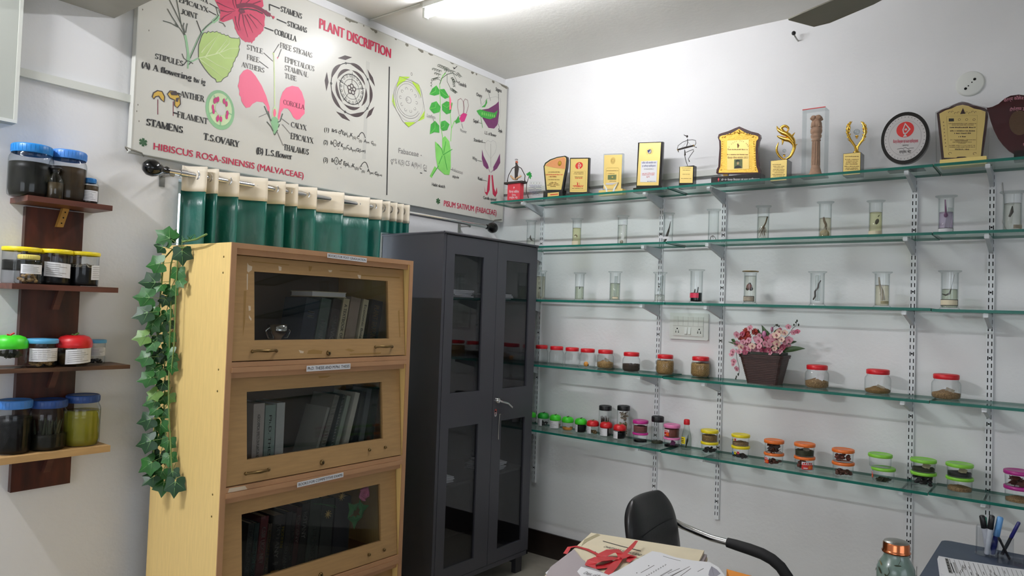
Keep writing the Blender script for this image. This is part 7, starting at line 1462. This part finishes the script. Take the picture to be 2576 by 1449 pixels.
for st, a, b, h, m in (('चैतन्य विज्ञान एवं कला महाविद्यालय', (805, 968), (1110, 958), 34, 'crimson'), ('पामगढ़', (918, 1004), (995, 1000), 16, 'ink'), ('सप्रेम भेंट', (880, 1092), (1026, 1086), 34, 'ink')): g.text(st, pl(*Z8(*a)), pl(*Z8(*b)), pl(*Z8(a[0], a[1]-h))[1]-pl(*Z8(*a))[1], y-.0002, m, .012)
g.line([pl(*Z8(*a)) for a in [(855, 1042), (905, 1030), (925, 1036), (955, 1018), (985, 1036), (1005, 1030), (1060, 1026)]], .0016, y-.0002, 'ink'); g.build('printed_text', t)
g = G(); x0, x1, _ = sect(pl, Z8, 745, 1192, 1245); g.prism([(x0, 0), (x1, 0), (x1-.008, .016), (x0+.008, .016)], -.03, .03, 'trophy_black'); g.build('base', t)
# m: gold shield plaque in clear wrap
out = [(1395, 1170), (1385, 1080), (1368, 900), (1345, 690), (1335, 600), (1400, 560), (1480, 535), (1540, 500), (1600, 475), (1650, 466), (1710, 472), (1770, 500), (1850, 522), (1920, 540), (1955, 565), (1960, 640), (1935, 850), (1905, 1050), (1890, 1165)]
inn = [(1425, 1145), (1410, 1000), (1390, 800), (1368, 610), (1440, 570), (1520, 545), (1580, 515), (1650, 502), (1720, 515), (1790, 548), (1870, 562), (1930, 585), (1920, 720), (1895, 900), (1870, 1140), (1700, 1140), (1680, 1130), (1590, 1132), (1570, 1145)]
t, pl, y = plaque('award_plaque', 'brown shield with a gold plate, still in clear wrapping, second from the right', 2415, 330, Z8, out, inn, None, 'maroon', 'gold_face', th=.012)
g = G(); x0, x1, z1 = sect(pl, Z8, 1380, 1945, 1165); g.rbox(x0, x1, -.03, .03, 0, z1+.004, .003, 'gold_face'); g.build('base', t)
g = G()
lines(g, pl, Z8, [(1480, 1822, 735), (1520, 1785, 752), (1500, 1810, 932), (1560, 1720, 945), (1530, 1760, 960), (1600, 1690, 972), (1490, 1800, 1000), (1490, 1800, 1020)], y, 'brown_ink', 10); lines(g, pl, Z8, [(1495, 1805, 785), (1500, 1800, 826), (1550, 1750, 856), (1600, 1695, 897), (1560, 1730, 1050)], y, 'maroon', 16)
for i, zx in enumerate((1515, 1610, 1700, 1790)):
    if i == 0: g.fill([pl(*Z8(*a)) for a in [(1482, 705), (1482, 668), (1545, 668), (1545, 703)]], y, 'ink')
    else: g.ring(pl(*Z8(zx, 682)), .0045, .0045, .0014, y, 'brown_ink', n=14)
for s in (-1, 1):
    for k in range(4): q = pl(*Z8(1648+s*(50+k*36), 595+10*sin(k*2))); g.ring(q, .0038, .0032, .0015, y, 'brown_ink', n=10, a0=0, a1=250)
    g.ring(pl(*Z8(1648+s*150, 1095)), .006, .005, .0016, y, 'brown_ink', n=10, a0=0, a1=260)
for k in range(8): q = pl(*Z8(1418+k*4, 720+k*42)); g.fill([(q[0]-.002, q[1]), (q[0]+.002, q[1]+.001), (q[0]+.001, q[1]+.005), (q[0]-.001, q[1]+.005)], y, 'brown_ink')
g.fill([pl(*Z8(*a)) for a in [(1620, 615), (1655, 540), (1685, 610)]], y, 'maroon'); frame(g, pl, Z8, [(1480, 1060), (1455, 645), (1830, 630), (1815, 1050)], y, 'gold_dark'); g.build('printed_text', t)
g = G(); P = [(1330, 1200), (1325, 800), (1325, 590), (1480, 525), (1650, 460), (1850, 515), (1975, 545), (1968, 800), (1955, 1200)]; q = [pl(*Z8(*a)) for a in P]
v = []; n = len(q)
for yy in (-.02, .012): v += [(a[0]+random.uniform(-.002, .002), yy+random.uniform(-.003, .003), a[1]+random.uniform(-.002, .002)) for a in q]
g.add(v, [(i, (i+1) % n, n+(i+1) % n, n+i) for i in range(n-1)]+[tuple(range(n))], 'clear_wrap'); g.build('clear_wrapping', t)
# n: maroon shield
hf = [(1940, 540), (2010, 525), (2085, 490), (2160, 425), (2230, 390), (2330, 376)]
low = [(1960, 590), (1990, 700), (2030, 810), (2080, 910), (2140, 990), (2210, 1060), (2330, 1130)]
cx = 2340; up = hf+[(2*cx-x, y) for x, y in reversed(hf[:-1])]; dn = [(2*cx-x, y) for x, y in low[:-1]]+[(x, y) for x, y in reversed(low)]
out = up+dn
t, pl, y = plaque('shield_award', 'dark maroon pointed shield award at the right edge of the picture', 2564, 320, Z8, out, [(cx+125*cos(2*pi*i/30), 720+150*sin(2*pi*i/30)) for i in range(30)], None, 'maroon', 'bronze_disc', th=.012, x=-.16)
g = G(); x0, x1, z1 = sect(pl, Z8, 2275, 2420, 1060); g.box(x0, x1, -.02, .03, 0, z1, 'trophy_black'); g.build('base', t)
g = G()
def arc_text(st, zx0, zy0, zx1, zy1, bend, h, m):
    v, fs, a, b = font(st, .008); A, B = Vector(pl(*Z8(zx0, zy0))), Vector(pl(*Z8(zx1, zy1))); hh = abs(pl(*Z8(zx0, zy0-h))[1]-A.y); out = []
    for px_, py_ in v:
        s = (px_-a)/(b-a); q = A.lerp(B, s); out.append((q.x, y-.001, q.y+bend*4*s*(1-s)+py_*hh))
    g.add(out, fs, m)
arc_text('चैतन्य कॉलेज पामगढ़', 2150, 475, 2530, 475, .012, 38, 'orchid'); arc_text('दीपोत्सव 2023', 2222, 585, 2460, 585, .006, 36, 'orchid'); g.text('विजेता', pl(*Z8(2385, 1000)), pl(*Z8(2480, 985)), .008, y-.001, 'orchid', .01); g.build('printed_text', t)

# ================================================================ desk, papers, chair, bottle, side table
mat('desk_top', (120, 84, 58), .4, noise=.3, nscale=6, nstretch=(.5, 3, 3)); mat('table_blue', (66, 76, 96), .45, noise=.08, nscale=20); mat('table_leg', (40, 42, 46), .4, metal=.4)
mat('leather', (26, 26, 27), .38, spec=.5, bump=.25, bscale=120); mat('foam_black', (20, 20, 21), .75); mat('ribbon_red', (196, 24, 36), .4, noise=.15, nscale=40); mat('orange_card', (236, 148, 44), .5); mat('file_grey', (168, 158, 160), .6); mat('cloth_red', (130, 26, 30), .6); mat('copper', (196, 116, 76), .18, metal=1, noise=.15, nscale=20); mat('bottle_enamel', (110, 132, 122), .25, noise=.25, nscale=24, coat=.4); mat('bottle_motif', (52, 62, 44), .35); mat('motif_tan', (128, 118, 76), .35); mat('leaf_grey', (150, 148, 158), .7)
RZ = R(8)
ds = thing('desk', 'brown office desk under the tied paper files, mostly below the picture', 'desk', (-1.93, -1.98, 0), RZ+0)
# desk frame: x towards the camera side is negative, y runs along the far edge (negative = right)
g = G(); g.rbox(-.78, 0, -1.35, 0, .735, .76, .01, 'desk_top', axis='y'); g.build('desktop', ds)
for y in (-1.3, -.06):
    g = G(); g.box(-.72, -.06, y-.012, y+.012, 0, .735, 'desk_top'); g.build('side_panel', ds)
g = G(); g.box(-.08, -.065, -1.29, -.07, .3, .735, 'desk_top'); g.build('modesty_panel', ds)
# the bundle of files: corners measured on its upper face
def D(u, v, z): return at(u, v, 2, z)
zt = .842; Ztop = .0815
a = D(1487, 1340, zt); o0 = Vector((a.x, a.y, .7605))
fb = thing('file_bundle', 'stack of cream and grey paper files tied with a red ribbon on the desk', 'files', o0, 0)
c0, c1, c2 = a, D(1370, 1449, zt), D(1640, 1388, zt)
e1 = (c1-c0); e1.z = 0; e1n = e1.normalized(); e2n = Vector((e1n.y, -e1n.x, 0)); e2n = e2n if e2n.y < 0 else -e2n
Xb = Matrix(((-e1n.x, -e2n.x, 0, 0), (-e1n.y, -e2n.y, 0, 0), (0, 0, 1, 0), (0, 0, 0, 1)))   # local +x away from the camera, +y to the left; the far left corner is the origin
def sheet(g, x0, x1, y0, y1, z, th, m, curl=0, nx=8, X=Xb, dome=0):
    v = []; n = nx
    for t_ in (0, th):
        for i in range(n+1):
            for j in range(n+1):
                x = x0+(x1-x0)*i/n; y = y0+(y1-y0)*j/n; s = i/n; k = j/n
                v.append((x, y, z+t_+curl*(s**3)+dome*sin(pi*k)))
    q = lambda t_, i, j: t_*(n+1)**2+i*(n+1)+j; fs = []
    for i in range(n):
        for j in range(n): fs += [(q(1, i, j), q(1, i+1, j), q(1, i+1, j+1), q(1, i, j+1)), (q(0, i, j), q(0, i, j+1), q(0, i+1, j+1), q(0, i+1, j))]
    for i in range(n):
        fs += [(q(0, i, 0), q(0, i+1, 0), q(1, i+1, 0), q(1, i, 0)), (q(0, i+1, n), q(0, i, n), q(1, i, n), q(1, i+1, n)), (q(0, 0, i+1), q(0, 0, i), q(1, 0, i), q(1, 0, i+1)), (q(0, n, i), q(0, n, i+1), q(1, n, i+1), q(1, n, i))]
    g.add(v, fs, m, False, X)
LF, WF = .46, .36
rn = random.Random(5)
for k in range(7):
    g = G(); z = k*.0105; th = .0098; dx, dy = rn.uniform(-.012, .0), rn.uniform(-.012, .0)
    sheet(g, -LF+dx, dx, -WF+dy, dy, z, th, 'paper_cream' if k % 3 else 'file_grey')
    for q in range(3): sheet(g, -LF+dx+.003, dx-.002, -WF+dy+.002, dy-.002+.003, z+.002+q*.0025, .001, 'paper', nx=2)
    g.build('file', fb)
g = G(); sheet(g, -LF, .0, -WF, 0, .0735, .008, 'paper_cream'); zf = Ztop+.0002
P3 = lambda u, v, z=zt+.0005: (Xb.inverted() @ (D(u, v, z)-o0))
def onfile(g, pts, m, dz=.0006):
    q = [D(u, v, zt)-o0 for u, v in pts]; g.add([(p.x, p.y, Ztop+dz) for p in q], [tuple(range(len(q)))], m)
onfile(g, [(1462, 1374), (1478, 1362), (1510, 1346), (1502, 1343), (1470, 1358)], 'tape_mark' if False else 'sediment')
for u, v in ((1497, 1389), (1469, 1412)): onfile(g, [(u+2.6*cos(i), v+1.4*sin(i)) for i in range(6)], 'ink')
def flat_text(g, st, A, B, hpx, m, z, o, bold=0):
    a_, b_ = D(*A, z)-o, D(*B, z)-o; d = b_-a_; L_ = d.length; dx = d/L_; up = Vector((-dx.y, dx.x, 0)); up = up if up.x > 0 else -up
    v, fs, x0, x1 = font(st, bold); hh = (D(A[0], A[1]-hpx, z)-D(A[0], A[1], z)).length
    g.add([a_+dx*((p[0]-x0)/(x1-x0)*L_)+up*(p[1]*hh)+Vector((0, 0, .0008)) for p in v], fs, m)
flat_text(g, 'CHAITANYA SCIENCE AND ARTS', (1517, 1377), (1632, 1404), 4.5, 'ink', zt, o0, .01); flat_text(g, 'COLLEGE PAMGARH', (1528, 1387), (1560, 1394), 3, 'ink', zt, o0); flat_text(g, 'JANJGIR CHAMPA', (1562, 1397), (1612, 1408), 3, 'ink', zt, o0)
q = [D(1517, 1362, zt)-o0, D(1560, 1374, zt)-o0, D(1612, 1387, zt)-o0]; g.tube([(p.x, p.y, Ztop+.001) for p in q], .0012, 'ink', n=5)
g.build('top_cover', fb)
# grey file folder lying on the bundle with a pasted label
g = G(); zz = .0825
def slab(g, pts, z0, z1, m):
    q = [D(u, v, zt+z0-.0815)-o0 for u, v in pts]; n = len(q); v = [(p.x, p.y, z0) for p in q]+[(p.x, p.y, z1) for p in q]; g.add(v, [tuple(range(n)), tuple(range(2*n-1, n-1, -1))]+[(i, (i+1) % n, n+(i+1) % n, n+i) for i in range(n)], m)
slab(g, [(1384, 1432), (1444, 1386), (1462, 1410), (1490, 1432), (1530, 1452), (1470, 1475), (1370, 1460)], .082, .088, 'file_grey')
for k in range(4): slab(g, [(1372+k*3, 1442+k*2), (1384+k*2, 1432+k), (1410, 1446), (1400, 1462)], .070+k*.003, .0715+k*.003, 'paper')
slab(g, [(1452, 1438), (1462, 1426), (1530, 1446), (1524, 1462), (1470, 1462)], .0882, .089, 'paper')
flat_text(g, 'Dept. of Botany', (1467, 1443), (1526, 1458), 6, 'ink', zt+.0085, o0, .01); g.build('grey_folder', fb)
# ribbon
g = G()
def rib(pts, wd=.008, m='ribbon_red'):
    q = [Vector((D(u, v, zt).x-o0.x, D(u, v, zt).y-o0.y, Ztop+h)) for u, v, h in pts]; v = []
    for i, p in enumerate(q):
        d = (q[min(i+1, len(q)-1)]-q[max(i-1, 0)]); s = d.cross(Vector((0, 0, 1))); s = s.normalized() if s.length > 1e-6 else Vector((1, 0, 0)); ww = (wd[i] if isinstance(wd, list) else wd)*1.4
        v += [p+s*ww+Vector((0, 0, .0006)), p-s*ww+Vector((0, 0, .0006)), p-s*ww, p+s*ww]
    fs = []
    for i in range(len(q)-1):
        for k in range(4): fs.append((4*i+k, 4*i+(k+1) % 4, 4*i+4+(k+1) % 4, 4*i+4+k))
    g.add(v, fs+[(0, 1, 2, 3), tuple(4*len(q)-4+k for k in (3, 2, 1, 0))], m)
rib([(1422, 1388, -.006), (1432, 1379, .002), (1450, 1377, .003), (1478, 1385, .003), (1505, 1398, .003), (1530, 1408, .005), (1556, 1416, .010)], .0045)
rib([(1560, 1414, .010), (1535, 1416, .013), (1505, 1420, .015), (1490, 1425, .014), (1484, 1430, .010), (1495, 1432, .006), (1525, 1428, .004), (1556, 1418, .008)], [.005, .011, .013, .012, .011, .011, .010, .006])
rib([(1560, 1414, .010), (1564, 1406, .012), (1552, 1400, .016), (1534, 1401, .016), (1517, 1406, .012), (1510, 1409, .010), (1512, 1414, .004), (1540, 1416, .006)], [.005, .010, .012, .012, .011, .010, .009, .006])
rib([(1560, 1414, .010), (1572, 1404, .014), (1588, 1392, .018), (1601, 1379, .022)], [.005, .005, .005, .003])
rib([(1560, 1414, .010), (1578, 1409, .016), (1590, 1411, .012), (1580, 1419, .006)], [.005, .011, .010, .004])
rib([(1558, 1416, .010), (1545, 1430, .008), (1532, 1444, .006), (1520, 1458, .004)], [.006, .008, .008, .006])
q = Vector((D(1558, 1415, zt).x-o0.x, D(1558, 1415, zt).y-o0.y, Ztop+.009)); g.sph(q, .009, 'ribbon_red', sc3=(1, 1, .8)); g.build('red_ribbon', fb)
# white papers on top, right of the bow
zp = .858; a = D(1640, 1386, zp); op = Vector((a.x, a.y, zp-.0145))
wp = thing('paper_pack', 'thick pack of white printed papers with a grey leaf drawing, right of the red bow', 'papers', op)
Pp = [(1641, 1385), (1660, 1389), (1700, 1402), (1745, 1410), (1785, 1413), (1808, 1426), (1826, 1452), (1830, 1500), (1480, 1500), (1525, 1449), (1560, 1431), (1600, 1407)]
for k in range(6):
    g = G(); q = [D(u+rn.uniform(-1.5, 1.5), v+rn.uniform(-1, 1), zp)-op for u, v in Pp]; n = len(q); z0, z1 = k*.0024, k*.0024+.0021
    v = [(p.x, p.y, z0) for p in q]+[(p.x, p.y, z1) for p in q]; g.add(v, [tuple(range(n-1, -1, -1)), tuple(range(n, 2*n))]+[(i, (i+1) % n, n+(i+1) % n, n+i) for i in range(n)], 'paper')
    if k == 5:
        tpz = z1+.0003
        def pflat(pts, m, dz=0): g.add([((D(u, v_, zp)-op).x, (D(u, v_, zp)-op).y, tpz+dz) for u, v_ in pts], [tuple(range(len(pts)))], m)
        pflat([(1782, 1447), (1784, 1436), (1790, 1424), (1804, 1433), (1813, 1443), (1802, 1450), (1790, 1452)], 'leaf_grey')
        def pl_line(pts, wd, m='grey_ink'):
            q_ = [(D(u, v_, zp)-op) for u, v_ in pts]; g.tube([(p.x, p.y, tpz) for p in q_], wd, m, n=4, flat=.3)
        for pts in ([(1668, 1399), (1688, 1405), (1712, 1411)], [(1715, 1435), (1680, 1452)], [(1735, 1425), (1690, 1449)], [(1738, 1430), (1712, 1449)], [(1710, 1430), (1680, 1443)], [(1612, 1441), (1646, 1422)], [(1790, 1426), (1796, 1447)], [(1755, 1438), (1770, 1430)]): pl_line(pts, .0008)
        for pts in ([(1625, 1449), (1678, 1418)], [(1660, 1449), (1690, 1432)]):
            for f in range(9):
                s = f/9; u = pts[0][0]+(pts[1][0]-pts[0][0])*s; v_ = pts[0][1]+(pts[1][1]-pts[0][1])*s; pl_line([(u, v_), (u+2.5, v_+1.2)], .0012); pl_line([(u+1, v_-2), (u+4, v_-.6)], .0009)
        for u, v_ in ((1632, 1423), (1602, 1441)): pflat([(u+1.8*cos(i), v_+1.1*sin(i)) for i in range(6)], 'ink')
    g.build('sheet', wp)
# orange folder
zo = .80; a = D(1830, 1432, zo); oo = Vector((a.x, a.y, .7605)); 
g = G(); q = [D(u, v, zo)-oo for u, v in [(1828, 1431), (1850, 1437), (1905, 1452), (1940, 1520), (1860, 1520)]]; n = len(q); v = [(p.x, p.y, .0) for p in q]+[(p.x, p.y, .039) for p in q]
g.add(v, [tuple(range(n-1, -1, -1)), tuple(range(n, 2*n))]+[(i, (i+1) % n, n+(i+1) % n, n+i) for i in range(n)], 'orange_card'); tag(g.build('folder', loc=oo), 'bright orange folder corner beside the white papers', 'folder')

# ---- visitor chair
ch = thing('office_chair', 'black leather visitor chair with padded bent armrests behind the desk', 'chair', (-1.44, -2.09, 0), 0)
# local: faces -y; backrest at y = +.15, width along x
g = G(); nx, nz = 12, 14; hw = .192; v = []
for side in (0, 1):
    for j in range(nz+1):
        s = j/nz; z = .52+.385*s; wz = hw*(1-.10*s)
        if s > .62: wz = hw*.938*(1-.42*((s-.62)/.38)**3)
        for i in range(nx+1):
            k = i/nx*2-1; edge = (1-abs(k)**6)*(1-max(0, (s-.84)/.16)**2)
            y = .15+.05*s-.02*sin(pi*s)+.018*(1-k*k) ; th = .036*(.25+.75*edge)
            v.append((wz*k, y+(-th if side == 0 else th), z))
q = lambda a_, j, i: a_*(nz+1)*(nx+1)+j*(nx+1)+i; fs = []
for j in range(nz):
    for i in range(nx): fs += [(q(0, j, i), q(0, j, i+1), q(0, j+1, i+1), q(0, j+1, i)), (q(1, j, i), q(1, j+1, i), q(1, j+1, i+1), q(1, j, i+1))]
    fs += [(q(0, j, 0), q(0, j+1, 0), q(1, j+1, 0), q(1, j, 0)), (q(0, j, nx), q(1, j, nx), q(1, j+1, nx), q(0, j+1, nx))]
for i in range(nx): fs += [(q(0, 0, i), q(1, 0, i), q(1, 0, i+1), q(0, 0, i+1)), (q(0, nz, i), q(0, nz, i+1), q(1, nz, i+1), q(1, nz, i))]
g.add(v, fs, 'leather', True); o = g.build('backrest', ch); md = o.modifiers.new('s', 'SUBSURF'); md.levels = 1; md.render_levels = 2
g = G()
for z in (.70, .80):
    s = (z-.52)/.385; g.tube([(x*hw*.86, .15+.05*s-.02*sin(pi*s)+.018*(1-x*x)-.037, z+.01*x) for x in (-.8, -.5, 0, .4, .68)], .0014, 'grey_ink' if z < .75 else 'black', n=5)
g.build('stitching', ch)
g = G(); g.rbox(-.19, .19, -.27, .13, .40, .49, .03, 'leather', axis='x'); o = g.build('seat', ch)
def arm(x):
    g = G(); pts = [(x*.97, .19, .772), (x, .151, .757), (x, .09, .746), (x, .035, .737), (x, -.01, .735), (x, -.04, .734)]; g.tube(pts, .0125, 'chrome', n=12); g.tube([(x*.93, .19, .56), (x*.95, .195, .70), (x*.97, .19, .772)], .0125, 'chrome', n=10); g.build('arm_tube', ch)
    g = G(); g.tube([(x, -.27, .54), (x, -.275, .35), (x, -.275, .02)], .0125, 'chrome', n=10); g.tube([(x, -.275, .015), (x, -.2, .0135), (x, .18, .0135)], .0125, 'chrome', n=10); g.build('leg', ch)
    g = G(); P = [(x, -.027, .734), (x, -.06, .732), (x, -.11, .728), (x, -.155, .722), (x, -.19, .711), (x, -.22, .692), (x, -.245, .662), (x, -.262, .62), (x, -.27, .54)]; g.tube(P, [.017, .019, .020, .020, .020, .020, .020, .020, .019], 'foam_black', n=14); g.build('arm_pad', ch)
arm(.208); arm(-.208)
g = G(); g.tube([(-.208, .18, .0135), (.208, .18, .0135)], .0125, 'chrome', n=10); g.tube([(-.208, -.275, .395), (.208, -.275, .395)], .0125, 'chrome', n=10); g.tube([(-.17, .16, .45), (-.17, .17, .62)], .012, 'chrome'); g.tube([(.17, .16, .45), (.17, .17, .62)], .012, 'chrome'); g.box(-.19, .19, .08, .17, .42, .44, 'black'); g.build('frame', ch)
pr = at(1585, 1345, 1, -2.09+.20); q = pr-Vector((-1.44, -2.09, 0))
g = G(); g.sph((q.x+.004, q.y, q.z), .016, 'cloth_red', n=8, k=6, sc3=(.8, .5, 1.2)); g.tube([(q.x+.008, q.y, q.z-.01), (q.x+.004, q.y, q.z-.045)], [.010, .012], 'disc_grey', n=7); g.build('tied_cloth', ch)

# ---- copper bottle on the desk
db = 1.70; d_ = FW+RT*((2255-W_/2)/FPX)-UP*((1358-H_/2)/FPX); tp = CAM+d_*db; bx_ = Vector((tp.x, tp.y, .7605)); Hb = tp.z-.7605
bt = thing('water_bottle', 'grey green patterned metal water bottle with a copper lid on the desk', 'bottle', bx_)
k = FPX/db; zf = lambda v: at(2255, v, 0, tp.x).z-.7605
rb = 44/k
g = G(); g.lathe([(0, 0), (rb*.96, 0), (rb, .012), (rb, zf(1440)), (rb*.98, zf(1428)), (rb*.84, zf(1414)), (rb*.68, zf(1402)), (rb*.64, zf(1392)), (rb*.64, zf(1380))], 'bottle_enamel', n=36); g.build('body', bt)
g = G()
rn = random.Random(9)
for i in range(46):
    z = rn.uniform(zf(1560), zf(1394)); zr = z
    prf = [(zf(1449)-.2, rb), (zf(1440), rb), (zf(1428), rb*.98), (zf(1414), rb*.84), (zf(1402), rb*.68), (zf(1380), rb*.64)]
    rr = rb
    for (z0, r0), (z1, r1) in zip(prf, prf[1:]):
        if z0 <= z <= z1: rr = r0+(r1-r0)*(z-z0)/(z1-z0)
    a = rn.uniform(0, 2*pi); s = rn.uniform(.003, .007); b = rn.uniform(0, 3); P = []
    for q_ in range(8):
        t_ = 2*pi*q_/8; x, zz_ = s*cos(t_)*(.45), s*1.5*sin(t_); x, zz_ = x*cos(b)-zz_*sin(b), x*sin(b)+zz_*cos(b); P.append(((rr+.0016)*cos(a+x/rr), (rr+.0016)*sin(a+x/rr), z+zz_*.8))
    g.add(P, [tuple(range(8))], ('bottle_motif', 'motif_tan', 'bottle_motif')[i % 3])
    if i % 3 == 0: g.tube([((rr+.0018)*cos(a), (rr+.0018)*sin(a), z), ((rr+.0018)*cos(a+.15), (rr+.0018)*sin(a+.15), z+.012), ((rr+.0018)*cos(a+.1), (rr+.0018)*sin(a+.1), z+.022)], .0006, 'bottle_motif', n=4)
g.build('leaf_motif', bt)
g = G(); z0, z1 = zf(1391), Hb; hl = z1-z0
g.lathe([(rb*.62, z0), (rb*.73, z0+hl*.04), (rb*.76, z0+hl*.14), (rb*.72, z0+hl*.22), (rb*.70, z0+hl*.3), (rb*.695, z0+hl*.7), (rb*.66, z0+hl*.82)], 'copper', n=36); g.lathe([(rb*.66, z0+hl*.82), (rb*.62, z0+hl*.9), (rb*.4, z0+hl*.985), (0, z0+hl)], 'steel', n=36); g.build('lid', bt)

# ---- small blue table with pens and a form
tb = thing('side_table', 'dark blue topped small table in front of the shelf wall, lower right corner', 'table', (-.70, -2.735, 0))
g = G(); g.rbox(-.62, 0, -.85, 0, .735, .76, .03, 'table_blue', axis='z'); g.build('tabletop', tb)
for x in (-.58, -.04):
    for y in (-.81, -.04):
        g = G(); g.box(x-.015, x+.015, y-.015, y+.015, 0, .735, 'table_leg'); g.build('leg', tb)
g = G(); g.box(-.58, -.04, -.05, -.035, .66, .735, 'table_leg'); g.box(-.58, -.04, -.815, -.80, .66, .735, 'table_leg'); g.build('apron', tb)
zt2 = .7605
def T2(u, v, z=zt2): return at(u, v, 2, z)
a = T2(2500, 1400); ph = Vector((a.x, a.y, zt2))
glass('pen_acrylic', (250, 251, 252), (214, 218, 224), refl=.05, rough=.05)
hd = thing('pen_stand', 'clear plastic pen stand with a tall cup and low trays on the blue table', 'pen holder', ph)
c1_ = T2(2483, 1396)-ph; k2 = dep(ph)/FPX
g = G(); hc = at(2483, 1326, 0, (T2(2483, 1396)).x).z-zt2
r1 = 27*k2; g.lathe([(0, .003), (r1, .003)], 'pen_acrylic', c=(c1_.x, c1_.y, 0), n=24); g.lathe([(r1, 0), (r1, hc), (r1-.002, hc), (r1-.002, .004)], 'pen_acrylic', c=(c1_.x, c1_.y, 0), n=6, smooth=False); g.build('tall_cup', hd)
c2_ = T2(2527, 1404)-ph; g = G(); h2 = hc*.72; g.lathe([(r1*.8, 0), (r1*.8, h2), (r1*.8-.002, h2), (r1*.8-.002, .003), (0, .003)], 'pen_acrylic', c=(c2_.x, c2_.y, 0), n=6, smooth=False); g.build('short_cup', hd)
c3_ = T2(2536, 1416)-ph; g = G(); h3 = hc*.30
g.rbox(c3_.x-.03, c3_.x+.03, c3_.y-.045, c3_.y+.03, 0, .003, .008, 'pen_acrylic', axis='z'); g.box(c3_.x-.03, c3_.x-.0285, c3_.y-.045, c3_.y+.03, .003, h3, 'pen_acrylic'); g.box(c3_.x+.0285, c3_.x+.03, c3_.y-.045, c3_.y+.03, .003, h3, 'pen_acrylic'); g.box(c3_.x-.0285, c3_.x+.0285, c3_.y-.045, c3_.y-.0435, .003, h3, 'pen_acrylic'); g.box(c3_.x-.0285, c3_.x+.0285, c3_.y+.0285, c3_.y+.03, .003, h3, 'pen_acrylic'); g.build('tray', hd)
for n, c in (('pen_blue', (30, 40, 120)), ('pen_sky', (104, 160, 214)), ('pen_teal', (20, 120, 96)), ('pen_navy', (34, 34, 104)), ('pen_white', (214, 216, 222))): mat(n, c, .35)
def pen(label, cu, cv, u1, v1, dx, r, mb, mc, frac=.68, name='marker_pen', clip=None, foot=None):
    """stands in a cup: foot near its bottom, tip at the pixel (u1, v1)"""
    b = T2(cu, cv)+Vector((0, 0, .006)); t_ = at(u1, v1, 0, b.x+dx); root = thing(name, label, 'pen', b, 0, 'pens in the clear stand'); d = t_-b
    g = G(); g.tube([(0, 0, 0), d*.03, d*frac], [r*.7, r, r], mb, n=12); g.build('barrel', root)
    g = G(); g.tube([d*frac, d*(frac+.01), d*.97, d], [r*.9, r*1.12, r*1.05, r*.7], mc, n=12); g.build('pen_cap', root); return root
pen('white whiteboard marker with a black cap, left in the tall cup', 2487, 1398, 2470, 1296, 0, .0085, 'pen_white', 'lid_black', .66)
pen('white whiteboard marker with a black cap leaning right in the tall cup', 2482, 1399, 2496, 1296, .012, .0085, 'pen_white', 'lid_black', .64)
pen('teal capped pen between the two black capped markers', 2484, 1394, 2478, 1300, .02, .005, 'pen_white', 'pen_teal', .72, 'pen')
pen('light blue correction pen in the tall cup', 2496, 1398, 2517, 1300, .004, .0095, 'pen_blue', 'pen_sky', .48, 'correction_pen')
pen('dark blue capped pen leaning right in the short cup', 2520, 1400, 2564, 1313, 0, .0055, 'lid_black', 'pen_navy', .52, 'pen')
pen('black pen lying against the tray of the pen stand', 2540, 1412, 2512, 1352, -.012, .004, 'lid_black', 'lid_black', .8, 'pen')
# printed forms lying at the near edge of the table
of = T2(2356, 1400); fm = thing('form_pad', 'pad of white printed ruled forms on the blue table', 'papers', (of.x, of.y, zt2))
FP = [(2358, 1398), (2420, 1409), (2480, 1420), (2540, 1428), (2640, 1440), (2640, 1520), (2400, 1470), (2364, 1440), (2357, 1412)]
FP = [(2358, 1398), (2400, 1406), (2470, 1417), (2540, 1428), (2640, 1441), (2640, 1560), (2500, 1500), (2364, 1442)]
q = [T2(u, v, zt2+.012)-Vector((of.x, of.y, zt2)) for u, v in FP]; n = len(q)
for k in range(4):
    g = G(); v = [(p.x+.001*k, p.y-.001*k, k*.003) for p in q]+[(p.x+.001*k, p.y-.001*k, k*.003+.0027) for p in q]; g.add(v, [tuple(range(n-1, -1, -1)), tuple(range(n, 2*n))]+[(i, (i+1) % n, n+(i+1) % n, n+i) for i in range(n)], 'paper')
    if k == 3:
        def ff(pts, m, dz=0): g.add([((T2(u, v_, zt2+.012)-of).x+.003, (T2(u, v_, zt2+.012)-of).y-.003, .0119+.0003+dz) for u, v_ in pts], [tuple(range(len(pts)))], m)
        # heading bar across the left end, then ruled columns
        ff([(2374, 1404), (2382, 1405.5), (2394, 1443), (2384, 1441)], 'grey_ink'); 
        for i in range(5): s = i/5; ff([(2375+10*s+.6, 1406+36*s), (2380+10*s, 1407+36*s), (2381.5+10*s, 1411+36*s), (2377+10*s, 1410+36*s)], 'ink', .0002)
        ff([(2387, 1416), (2390, 1416.5), (2399, 1441), (2396, 1440.5)], 'ink'); ff([(2393, 1414), (2399, 1415), (2408, 1443), (2402, 1442)], 'pale_ink')
        for i in range(16):
            u = 2384+i*12; dv = (u-2384)*.17; ff([(u, 1405.5+dv), (u+1, 1405.7+dv), (u+24, 1462+dv), (u+23, 1461.8+dv)], 'grey_ink' if i % 5 else 'ink')
        for i in range(20):
            u = 2408+rn.uniform(0, 130); dv = (u-2384)*.17+rn.uniform(6, 30); ff([(u, 1405+dv), (u+2, 1405.4+dv), (u+5, 1413+dv), (u+3, 1412.6+dv)], 'grey_ink')
    g.build('sheet', fm)
